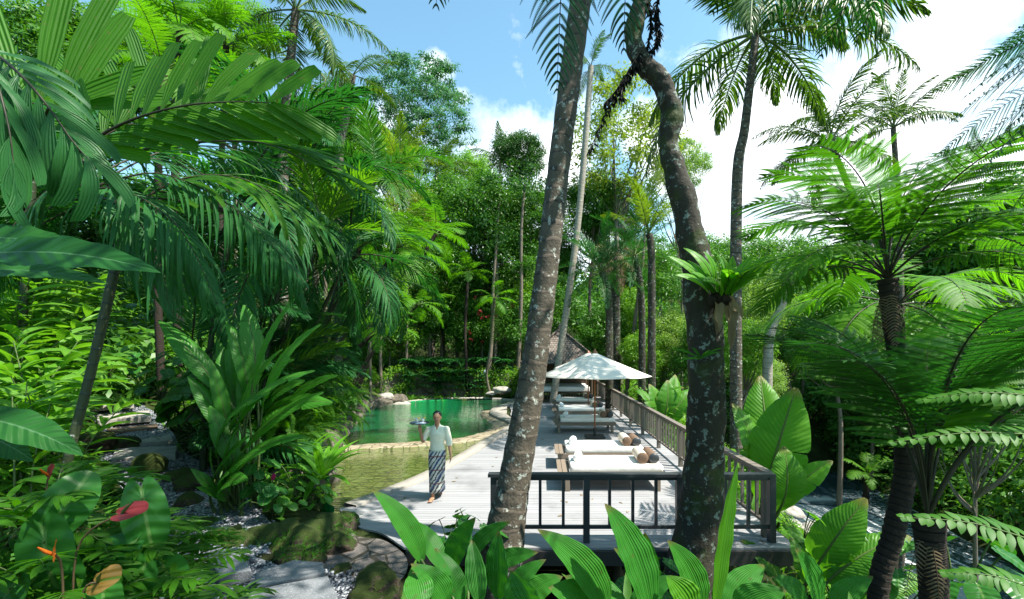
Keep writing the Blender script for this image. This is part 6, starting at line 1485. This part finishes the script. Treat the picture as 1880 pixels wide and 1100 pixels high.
# ================================================================== near left: palm with broad leaflets
def key_frond(r, name, pts, up, mats, n, L, w, **kw):
    mb = MB(); pinnate(mb, smooth_pts([vpx(*p) for p in pts], 26), up, n, L, w, **kw); return mb.build(name, mats, r)
def near_left():
    stem = [(100, 960, 3.5), (128, 830, 3.5), (165, 690, 3.55), (205, 520, 3.6), (222, 420, 3.65), (200, 330, 3.5)]
    b = ground_pt(at(95, 950, 3.5).x, 3.5)
    r = empty('broadleaf_palm', b, 'near palm on a slanting ringed stem with broad ribbed blunt leaflets', 'palm'); mb = MB(); P = smooth_pts([tuple(b-Vector((0, 0, .3)))]+[vpx(*p) for p in stem], 90)
    R_ = np.interp(np.linspace(0, 1, 91), [0, .3, .7, 1], [.036, .031, .034, .026])*(1+.04*(np.sin(np.arange(91)*1.3) > .8)); tube(mb, P, R_, 14); mb.build('trunk', MT['stem_areca'], r)
    md = [MT['palm_dark'], MT['rachis']]
    bl = lambda q: .9+.25*np.sin(pi*q)
    # the wide frond facing the view
    key_frond(r, 'frond', ((120, 300, 3.15), (155, 270, 3.1), (205, 237, 3.08), (265, 212, 3.05), (345, 193, 3.05), (430, 187, 3.1), (500, 189, 3.15)), (0, -1, .25), md, 11, .50, .056, a0=-78, a1=-40, aB=(-16, -12), lB=1.05, vee=.05, vB=-.35, droop=.12, drB=.35, prof=P_BLUNT, lenf=bl, start=.12, K=9, fold=.22, cross=7, rad=.014, jit=.05)
    # a second frond behind, leaflets standing upright
    key_frond(r, 'frond', ((150, 300, 3.5), (190, 250, 3.7), (270, 220, 3.9), (360, 205, 4.1)), (0, -1, .2), md, 8, .95, .055, a0=-88, a1=-62, aB=(30, 20), lB=.7, vee=.1, droop=.1, prof=P_BLUNT, lenf=bl, start=.05, K=9, fold=.22, cross=7, rad=.012, jit=.06)
    key_frond(r, 'frond', ((-60, 215, 3.0), (0, 195, 3.1), (60, 190, 3.2), (130, 200, 3.3)), (0, -1, .2), md, 7, 1.1, .07, a0=-95, a1=-70, aB=(50, 30), lB=.6, vee=.1, droop=.1, prof=P_BLUNT, lenf=bl, start=.05, K=9, fold=.22, cross=7, rad=.012, jit=.08)
    key_frond(r, 'frond', ((190, 300, 3.6), (260, 275, 3.4), (360, 262, 3.2), (480, 262, 3.0), (570, 300, 2.9)), (0, -.5, 1), md, 13, .55, .03, a0=-40, a1=-15, aB=(30, 15), vee=.05, droop=.5, prof=P_BLUNT, lenf=bl, start=.1, K=8, fold=.2, cross=5, rad=.012)
    key_frond(r, 'frond', ((215, 400, 3.6), (330, 330, 3.8), (450, 330, 4.0), (560, 400, 4.2)), (0, -.6, 1), md, 14, .55, .028, a0=50, a1=20, vee=.0, droop=.7, prof=P_BLUNT, lenf=bl, start=.12, K=8, fold=.2, cross=5, rad=.012)
    # narrow hanging leaflets sweeping right and down
    mb_ = [MT['palm_blue'], MT['rachis']]
    for pts in (((170, 330, 3.6), (260, 290, 3.9), (390, 330, 4.2), (500, 440, 4.3), (560, 560, 4.3)), ((180, 340, 3.5), (300, 320, 3.7), (440, 390, 3.8), (560, 520, 3.8)), ((160, 350, 3.5), (230, 350, 3.4), (330, 420, 3.4), (400, 560, 3.4)), ((190, 330, 3.7), (330, 270, 4.2), (470, 290, 4.7), (600, 400, 5.0)), ((180, 360, 3.6), (240, 390, 3.5), (290, 470, 3.4), (310, 560, 3.4)), ((150, 340, 3.5), (90, 350, 3.4), (20, 420, 3.3), (-40, 520, 3.2))):
        key_frond(r, 'frond', pts, (0, -.35, 1), mb_, 36, .62, .014, a0=50, a1=22, vee=-.1, droop=1.25, lenf=None, start=.15, K=7, fold=.25, cross=3, rad=.009)
near_left()
def blue_frond():
    r0 = ground_pt(at(-140, 600, 2.2).x, 2.2); r = empty('drooping_palm', r0, 'blue green ribbed frond drooping in from the left edge with ragged tips', 'palm'); mb = MB(); tube(mb, smooth_pts([r0, at(-150, 300, 2.2), at(-110, 60, 2.15), at(-40, 70, 2.1)], 24), .03, 10); mb.build('trunk', MT['stem_areca'], r)
    bl = lambda q: .75+.35*np.sin(pi*(.2+.7*q))
    key_frond(r, 'frond', ((-40, 80, 2.1), (0, 105, 2.05), (50, 150, 2.0), (95, 205, 2.0), (130, 255, 2.0), (160, 290, 2.0)), (.45, -.8, .5), [MT['palm_blue'], MT['rachis']], 11, .36, .032, a0=62, a1=18, aB=(75, 30), lB=.8, vee=-.25, droop=1.0, prof=P_BLUNT, lenf=bl, start=.05, K=9, fold=.2, cross=5, rad=.009, wave=.1)
    key_frond(r, 'frond', ((-40, 80, 2.1), (-10, 140, 1.9), (15, 230, 1.85), (25, 300, 1.85)), (.9, -.4, .2), [MT['palm_blue'], MT['rachis']], 9, .3, .026, a0=50, a1=20, vee=-.2, droop=.9, prof=P_BLUNT, lenf=bl, start=.05, K=9, fold=.2, cross=5, rad=.008, wave=.1)
blue_frond()
def broad_near():
    g = ground_pt(at(-220, 800, 1.7).x, 1.7); r = empty('broadleaf_plant', g, 'dark broad glossy leaves pointing in from the left edge, one above the other', 'plant')
    for (p0, p1, w, up, rise) in (((-60, 470, 1.75), (285, 484, 1.75), .085, (0, -.75, .55), .05), ((-80, 440, 1.8), (152, 452, 1.85), .07, (0, -.8, .5), .05), ((-70, 760, 1.7), (150, 825, 1.75), .07, (.2, -.6, .7), 0), ((-60, 790, 1.9), (60, 840, 1.9), .06, (0, -.8, .5), 0), ((-80, 500, 2.0), (190, 510, 2.1), .06, (0, -.6, .6), 0)):
        a, t = at(*p0), at(*p1); d = (t-a); mb = MB(); ribbons(mb, [tuple(a)], [tuple(d.normalized()+Vector((0, 0, .18)))], [up], [d.length*1.04], [w], P_LANCE, 22, .45, .12, 9, 0, 0, [RND.random()], .10)
        tube(mb, smooth_pts([g, g.lerp(a, .6)+Vector((-.06, 0, .1)), tuple(a)], 12), .012, 6, 1); mb.build('leaf', [MT['broad'], MT['stem_green']], r)
broad_near()
# sunlit gingers along the left edge
for i, (x, y, Y, s, lb, d) in enumerate(((30, 760, 5.2, 1.15, 'sunlit ginger at the left edge under the dark broad leaves', 0), (50, 720, 5.8, 1.1, 'sunlit ginger well left of the slanting stem', 0), (10, 640, 6.2, 1.3, 'tall sunlit ginger at the far left', 0), (25, 640, 6.8, 1.3, 'sunlit ginger behind the first ones on the slope', 0), (50, 600, 7.8, 1.1, 'sunlit ginger in the middle of the sunny slope', 0), (60, 600, 8.5, 1.4, 'sunlit ginger high on the slope', 0), (70, 540, 9.5, 1.2, 'sunlit ginger below the dark palms', 0), (20, 850, 4.2, 1.0, 'ginger with long arching leaves at the left edge', 0), (60, 820, 4.6, .9, 'ginger shoots behind the parlour palms', 0), (-20, 560, 7.5, 1.4, 'pale ginger just inside the left edge of the slope', 0))):
    p = ground_pt(at(x, y, Y).x, Y); p.z = max(p.z, at(x, y, Y).z-.75*s); bush('ginger_plant', lb, 'plant', p, (PL_GINGD if d else PL_GING)[i % 2], 'foliage', s, None, 'ginger plants on the slope')
# low palms and anthuriums in the corner
for i, (x, y, Y, s, m, lb) in enumerate(((95, 905, 3.0, 1.1, 0, 'parlour palm at the foot of the slanting stem'), (250, 975, 3.4, 1.0, 1, 'parlour palm below the moss ball and the lowest steps'), (310, 985, 3.6, .9, 0, 'parlour palm by the gravel edge'), (180, 990, 2.7, .9, 0, 'parlour palm behind the red spathe'), (330, 1010, 3.3, .8, 1, 'parlour palm between the heart leaves and the gravel'), (60, 1010, 2.4, .9, 0, 'parlour palm in the bottom corner'), (250, 1060, 2.5, .9, 1, 'parlour palm under the glossy heart leaves'), (10, 930, 2.6, 1.1, 1, 'parlour palm at the very left edge'), (140, 1050, 2.3, .8, 1, 'parlour palm between the two big heart leaves'), (350, 1085, 2.7, .8, 0, 'parlour palm at the bottom beside the lowest slab'))):
    p = at(x, y, Y); p.z -= .22; z = H(p.x, p.y); p.z = max(z, p.z) if p.z-z < .5 else p.z; bush('parlour_palm', lb, 'palm', p, PL_PARLOR[m], 'fronds', s, None, 'parlour palms in the corner')
def corner():
    g = ground_pt(at(60, 1000, 2.4).x, 2.5)
    r = empty('anthurium', g, 'anthurium with big glossy heart leaves in the bottom left corner', 'flower', 'anthuriums')
    for (x, y, Y, L, w, d, n) in ((82, 995, 2.35, .50, .19, (.30, -.25, -.92), (-.15, -.85, .5)), (105, 955, 2.5, .34, .13, (.35, .2, .9), (.5, -.8, .2)), (258, 1052, 2.5, .30, .15, (-.4, -.35, -.85), (0, -.85, .6)), (232, 1002, 2.6, .28, .14, (-.6, -.5, -.25), (0, -.6, .8)), (262, 915, 2.7, .42, .12, (.32, -.2, -.93), (.55, -.8, .2)), (190, 1085, 2.2, .2, .1, (.3, -.4, -.8), (0, -.8, .6)), (20, 1080, 2.2, .3, .13, (-.3, -.4, -.8), (0, -.8, .6)), (300, 1040, 2.8, .24, .12, (.6, -.4, -.5), (0, -.7, .7))):
        t = at(x, y, Y); mb = MB(); stalk_heart(mb, g+Vector((RND.uniform(-.1, .3), .1, 0)), t, L, w, d, n, rad=.007); mb.build('leaf', [MT['heart'], MT['stem_green']], r)
    for nm, lb, c, b, L, d, n, mt, sp in (('anthurium', 'red anthurium spathe on a long pale stalk across the corner leaves', (226, 942, 2.3), (140, 1015, 2.3), .16, (.95, -.05, .28), (-.2, -.55, .8), 'red', 'stem_green'), ('anthurium', 'orange anthurium bloom in front of the big heart leaf', (102, 1018, 2.05), (115, 1065, 2.1), .10, (.2, -.3, .95), (-.7, -.7, .2), 'orange', 'orange'), ('anthurium', 'bronze anthurium spathe with green spadix at the bottom edge', (182, 1068, 2.1), (150, 1100, 2.1), .18, (.85, -.3, .35), (-.25, -.7, .7), 'bronze', 'stem_green'), ('anthurium', 'deep pink bloom at the foot of the slanting stem', (90, 872, 3.0), (84, 930, 3.0), .12, (.5, -.3, .7), (-.3, -.9, .3), 'red', 'orange')):
        a = at(*c); bb = at(*b); q = ground_pt(bb.x, bb.y); r = empty(nm, q, lb, 'flower', 'anthuriums'); mb = MB(); tube(mb, smooth_pts([q, bb, a], 12), .005, 6); mb.build('stalk', MT['stem_brown'], r)
        mb = MB(); M = mat_to(a, d, n); heart_leaf(mb, L, L*.40, .35, 0, .5, M); sp_ = mb.build('spathe', MT[mt], r)
        mb = MB(); tube(mb, [tuple(M @ Vector(p)) for p in ((0, 0, .004), (L*.3, 0, .03), (L*.62, 0, .05))], [.008, .008, .003], 8); mb.build('spadix', MT[sp], sp_)
    c = at(700, 1000, 4.6)
corner()
def white_flower():
    c = at(890, 683, 25.6); b = Vector((c.x, c.y, 0)); r = empty('white_flower', b, 'single white bloom on the wall at the right end of the pool', 'flower'); mb = MB(); heart_leaf(mb, .16, .06, .3, 0, .2, mat_to(c, (.1, -.2, 1), (0, -1, .3))); mb.build('petals', MT['flower'], r); mb = MB(); tube(mb, [tuple(b), tuple(c)], .01, 5); mb.build('stalk', MT['stem_green'], r)
white_flower()
# low leafy plants at the front edge of the boards and on the bank towards the river
for i, (x, y, Y, s, me, lb) in enumerate(((830, 985, 5.3, 1.0, PL_HEART[0], 'dark heart leaved plant at the front edge of the terrace beside the leaning palm'), (870, 975, 5.5, .9, PL_HEART[1], 'low dark plant touching the leaning palm base'), (1200, 1060, 4.6, .9, PL_HEART[0], 'shade plant under the terrace edge by the crooked trunk'), (1470, 960, 8.5, 1.5, PL_HEARTL[0], 'pale leafy plant on the bank below the bananas'), (1540, 1060, 6.5, 1.6, PL_HEART[1], 'large leaved plant on the river slope under the bananas'), (1760, 1060, 5, 1.8, PL_HEART[0], 'dark leafy plant beside the black fern trunk'), (1640, 1080, 5.5, 1.5, PL_HEART[1], 'dark leafy plant between the two fern trunks'))):
    p = ground_pt(at(x, y, Y).x, Y); p.z = max(p.z, at(x, y, Y).z-.3*s); bush('shade_plant', lb, 'plant', p, me, 'leaves', s, None, 'low leafy plants')

# ================================================================== the woman with a tray
def blob_mesh(name, balls, mats, voxel=.008, smooth=6, paint=None):
    """one continuous surface grown from overlapping ellipsoids: (centre, radii) or limb runs"""
    bm = bmesh.new()
    for c, r in balls:
        r = (r, r, r) if isinstance(r, (int, float)) else r
        m = Matrix.Translation(Vector(c)) @ Matrix.Diagonal((*r, 1)); bmesh.ops.create_icosphere(bm, subdivisions=3 if max(r) > .03 else 2, radius=1, matrix=m)
    me = bpy.data.meshes.new(name); bm.to_mesh(me); bm.free(); o = bpy.data.objects.new(name, me); COL.objects.link(o)
    rm = o.modifiers.new('r', 'REMESH'); rm.mode = 'VOXEL'; rm.voxel_size = voxel; rm.use_smooth_shade = True
    sm = o.modifiers.new('s', 'SMOOTH'); sm.iterations = smooth; sm.factor = .5
    apply_obj(o); me = o.data
    for m in mats: me.materials.append(m)
    for p in me.polygons:
        p.use_smooth = True
        if paint: p.material_index = paint(Vector(p.center))
    return o
def run(a, b, ra, rb, n=14, bend=(0, 0, 0)):
    a, b, bd = Vector(a), Vector(b), Vector(bend); return [(a.lerp(b, k/n)+bd*math.sin(pi*k/n), ra+(rb-ra)*k/n) for k in range(n+1)]
def loft(rings, n=40, fold=0., nf=9):
    mb = MB(); V = []
    for k, (cx, cy, z, rx, ry) in enumerate(rings):
        t = k/(len(rings)-1)
        for j in range(n):
            a = 2*pi*j/n; f = 1+fold*t*math.sin(a*nf+2*t); ca, sa = math.cos(a), math.sin(a); V.append((cx+rx*f*math.copysign(abs(ca)**.75, ca), cy+ry*f*math.copysign(abs(sa)**.75, sa), z))
    m = len(rings); i = np.arange(m-1)[:, None]*n; j = np.arange(n); k = (j+1) % n; mb.add(V, np.stack([i+j, i+k, i+n+k, i+n+j], -1)); return mb
def hand(w, d, side, palm_n, curl, sp=1.):
    """w wrist, d pointing direction of the hand, palm_n palm normal"""
    w, d, n = Vector(w), Vector(d).normalized(), Vector(palm_n).normalized(); s = d.cross(n).normalized()*side; B = []
    for k in range(5): B += [(w+d*(.012+.075*k/4)+s*q*.012, (.019 if abs(q) < 2 else .015)) for q in (-2, -1, 0, 1, 2)] if k < 5 else []
    for q, ln in ((-1.5, .062), (-.5, .075), (.5, .070), (1.5, .055)):
        p = w+d*.088+s*q*.019; dr = d+s*q*.05*sp
        for st in range(9):
            B.append((p, .0088-.0003*st)); dr = (dr+n*curl*.16).normalized(); p = p+dr*ln/8
    p = w+d*.025-s*.028; dr = (d*.55-s*.8+n*.25).normalized()
    for st in range(8): B.append((p, .0098-.0003*st)); dr = (dr+d*.10+n*.05).normalized(); p = p+dr*.0075
    return B
def woman():
    g = ground_at(803, 912); g.z = .002; root = empty('person', g, 'woman in a cream blouse and batik sarong walking barefoot with a tray at shoulder height', 'person')
    hc = Vector((0, -.02, 1.50)); RZ = Matrix.Rotation(.06, 3, 'Z')
    hd = lambda x, y, z: hc+RZ @ Vector((x, y, z))
    B = []
    B += [(hd(0, .008, .012), (.074, .090, .098)), (hd(0, -.030, -.045), (.054, .056, .062)), (hd(0, -.055, -.078), (.026, .024, .022)), (hd(0, -.086, -.012), (.011, .016, .02)), (hd(0, -.097, -.026), (.0125, .012, .010)), (hd(0, -.081, -.052), (.022, .012, .010)), (hd(.028, -.068, -.018), (.02, .016, .014)), (hd(-.028, -.068, -.018), (.02, .016, .014)), (hd(0, -.074, .022), (.04, .014, .012))]
    for sx in (-1, 1): B += [(hd(sx*.076, .012, -.008), (.009, .018, .028))]
    B += run((0, .0, 1.33), (0, -.008, 1.44), .05, .046, 8)
    B += [((0, .01, 1.27), (.155, .075, .06)), ((0, .0, 1.17), (.135, .09, .10)), ((0, .0, 1.04), (.115, .08, .12)), ((0, .01, .90), (.14, .10, .11))]
    # raised arm (on the viewer's left) and hanging arm
    eR, wR = (-.255, -.055, 1.065), (-.272, -.155, 1.268)
    B += run((-.158, .0, 1.285), eR, .047, .038, 14); B += run(eR, wR, .038, .025, 14, (-.012, .005, 0))
    B += hand(wR, (-.10, -.25, .62), 1, (.1, -.55, .95), .55, 2.5)
    eL, wL = (.212, .02, 1.035), (.258, -.055, .80)
    B += run((.158, .0, 1.285), eL, .047, .038, 14); B += run(eL, wL, .038, .024, 14)
    B += hand(wL, (.03, -.06, -1), 1, (-.95, -.15, .0), .55)
    # legs, mid-stride: viewer's-left leg forward
    kf, af = (-.055, -.11, .47), (-.05, -.17, .085); kb, ab = (.05, .02, .47), (.05, .21, .15)
    B += run((-.075, .0, .86), kf, .085, .056); B += run(kf, af, .054, .032, 14, (0, .02, 0)); B += run((.075, .01, .86), kb, .085, .056); B += run(kb, ab, .054, .032, 14, (0, .03, 0))
    for (ax, ay, az), tilt in ((af, 0), (ab, .55)):
        for k in range(12):
            t = k/11; z = az-.050-.012*t; y = ay+.035-.205*t
            if tilt: z = az-.045-.10*t*.75; y = ay+.03-.17*t
            B.append(((ax-.012*t, y, max(z, .024 if t > .1 else .03)), (.030+.014*math.sin(pi*min(1, t*1.1)), .03, .030-.012*t)))
        for q in range(5):
            zt = (az-.062 if not tilt else az-.122); B += [((ax-.012+(q-2)*.017, ay-.165-.012*(q < 2)+.02*(tilt > 0)-.0*q, max(zt, .014)), (.010, .022, .010))]
        B += run((ax, ay, az+.03), (ax, ay+.01, az-.03), .032, .034, 5)
    e1, e2, lp = hd(.030, -.083, -.004), hd(-.030, -.083, -.004), hd(0, -.092, -.052)
    def paint(c):
        if (c-e1).length < .0125 or (c-e2).length < .0125: return 2
        d = RZ.transposed() @ (c-lp); return 1 if abs(d.x) < .021 and abs(d.z) < .0075 and abs(d.y) < .02 else 0
    body = blob_mesh('body', B, [MT['skin'], MT['lips'], MT['eye']], .0062, 5, paint); body.parent = root
    hb = [(hd(0, .025, .034), (.081, .088, .096)), (hd(0, .10, .0), (.05, .042, .045)), (hd(0, .06, -.03), (.062, .045, .06)), (hd(.045, -.012, .072), (.032, .03, .026)), (hd(-.045, -.012, .072), (.032, .03, .026))]
    hair = blob_mesh('hair', hb, [MT['hair']], .007, 4); hair.parent = root
    # blouse: torso, collar and elbow sleeves as one garment
    T_ = []
    for z, rx, ry, cy in ((.80, .168, .130, .0), (.84, .167, .128, .0), (.90, .162, .122, .0), (.96, .152, .113, .0), (1.02, .147, .108, .0), (1.08, .150, .110, -.004), (1.14, .158, .118, -.008), (1.19, .164, .120, -.008), (1.24, .170, .106, .0), (1.28, .172, .088, .004), (1.31, .150, .076, .006), (1.335, .105, .066, .006), (1.36, .068, .06, .0), (1.385, .058, .056, -.004)):
        T_.append(((0, cy, z), (rx*.93, ry*.95, .085 if z < 1.2 and z > .86 else (.05 if z < 1.33 else .022))))
    T_ += run((-.165, .0, 1.275), (-.238, -.04, 1.115), .062, .060, 12); T_ += run((.165, .0, 1.275), (.222, .012, 1.00), .062, .062, 14)
    bl = blob_mesh('blouse', T_, [MT['blouse']], .008, 14); bl.parent = root
    for v in bl.data.vertices:
        n = noise.noise(Vector((v.co.x*9, v.co.y*9, v.co.z*5)))*.006+noise.noise(Vector((v.co.x*22, v.co.y*22, v.co.z*9)))*.003; v.co += v.normal*n
        if v.co.y < -.03 and v.co.z > 1.27 and abs(v.co.x) < (v.co.z-1.27)*.45: v.co.y += .035; 
    mb = loft([(0, 0, .875, .150, .112), (-.002, -.002, .80, .155, .120), (-.004, -.01, .68, .150, .135), (-.004, -.015, .55, .142, .155), (-.004, -.01, .42, .134, .175), (-.002, .0, .30, .130, .195), (0, .01, .20, .130, .215), (0, .012, .13, .132, .225)], 56, .035, 7)
    sg = mb.build('sarong', MT['batik'], None); sg.parent = root; sd = sg.modifiers.new('t', 'SOLIDIFY'); sd.thickness = .006
    root.rotation_euler = (0, 0, .03)
    # tray and what stands on it
    Mw = Matrix.Translation(g) @ Matrix.Rotation(.03, 4, 'Z')
    tc = Mw @ Vector((-.285, -.205, 1.412)); tr = empty('serving_tray', tc, 'round dark metal tray carried on the raised hand', 'tray'); mb = MB(); R_ = [0.001, .14, .165, .178, .180, .176, .165, .14, .001]; Z_ = [0, .0, .004, .022, .022, .019, .008, .006, .006]; V = [(tc.x+r*math.cos(a), tc.y+r*math.sin(a), tc.z+z) for r, z in zip(R_, Z_) for a in np.linspace(0, 2*pi, 40, endpoint=False)]
    i = np.arange(8)[:, None]*40; j = np.arange(40); k = (j+1) % 40; mb.add(V, np.stack([i+j, i+k, i+40+k, i+40+j], -1)); mb.build('plate', MT['tray'], tr)
    for dx, dy, lb in ((-.06, .04, 'small tumbler with lemon at the left of the tray'), (.05, .05, 'small tumbler with lemon at the right of the tray')):
        q = tc+Vector((dx, dy, .0075)); gl = empty('tumbler', q, lb, 'glass', 'tumblers on the tray'); mb = MB(); tube(mb, [tuple(q+Vector((0, 0, z))) for z in (0, .004, .05, .09)], [.026, .028, .031, .034], 16, cap=False); gg = mb.build('glass', MT['glass'], gl); mb = MB(); tube(mb, [tuple(q+Vector((0, 0, z))) for z in (.003, .03, .062)], [.024, .026, .028], 14, cap=True); mb.build('drink', MT['napkin'], gg); mb = MB(); tube(mb, [tuple(q+Vector((.033, -.003, .088))), tuple(q+Vector((.033, .003, .088)))], [.02, .02], 14, cap=True); mb.build('lemon_slice', MT['lemon'], gg)
    q = tc+Vector((.04, -.07, .008)); bm = bmesh.new(); bmesh.ops.create_grid(bm, x_segments=14, y_segments=10, size=.5)
    for v in bm.verts: v.co = Vector((v.co.x*.17, v.co.y*.12, .012+.014*noise.noise(v.co*5)+.02*max(0, .5-abs(v.co.x))))
    bmesh.ops.solidify(bm, geom=bm.faces[:], thickness=.008); me = bpy.data.meshes.new('napkin'); bm.to_mesh(me); bm.free(); me.materials.append(MT['napkin']); o = bpy.data.objects.new('napkin', me); COL.objects.link(o); o.location = q; tag(o, 'folded white napkin lying on the dark tray', 'napkin')
woman()

def fallen():
    mb = MB(); n = 90; y = rng.uniform(6.3, 24, n); x = np.array([deck_l(v)+.2+(DXR-deck_l(v)-.2)*rng.random() for v in y]); a = rng.random(n)*6.28
    ribbons(mb, np.stack([x, y, np.full(n, .008)], 1), np.stack([np.cos(a), np.sin(a), np.full(n, .12)], 1), (0, 0, 1), rng.uniform(.06, .17, n), rng.uniform(.012, .03, n), P_LEAF, 5, .6, .25, 3)
    stuff(mb.top('fallen_leaves', MT['dead'], (0, 0, 0)))
fallen()
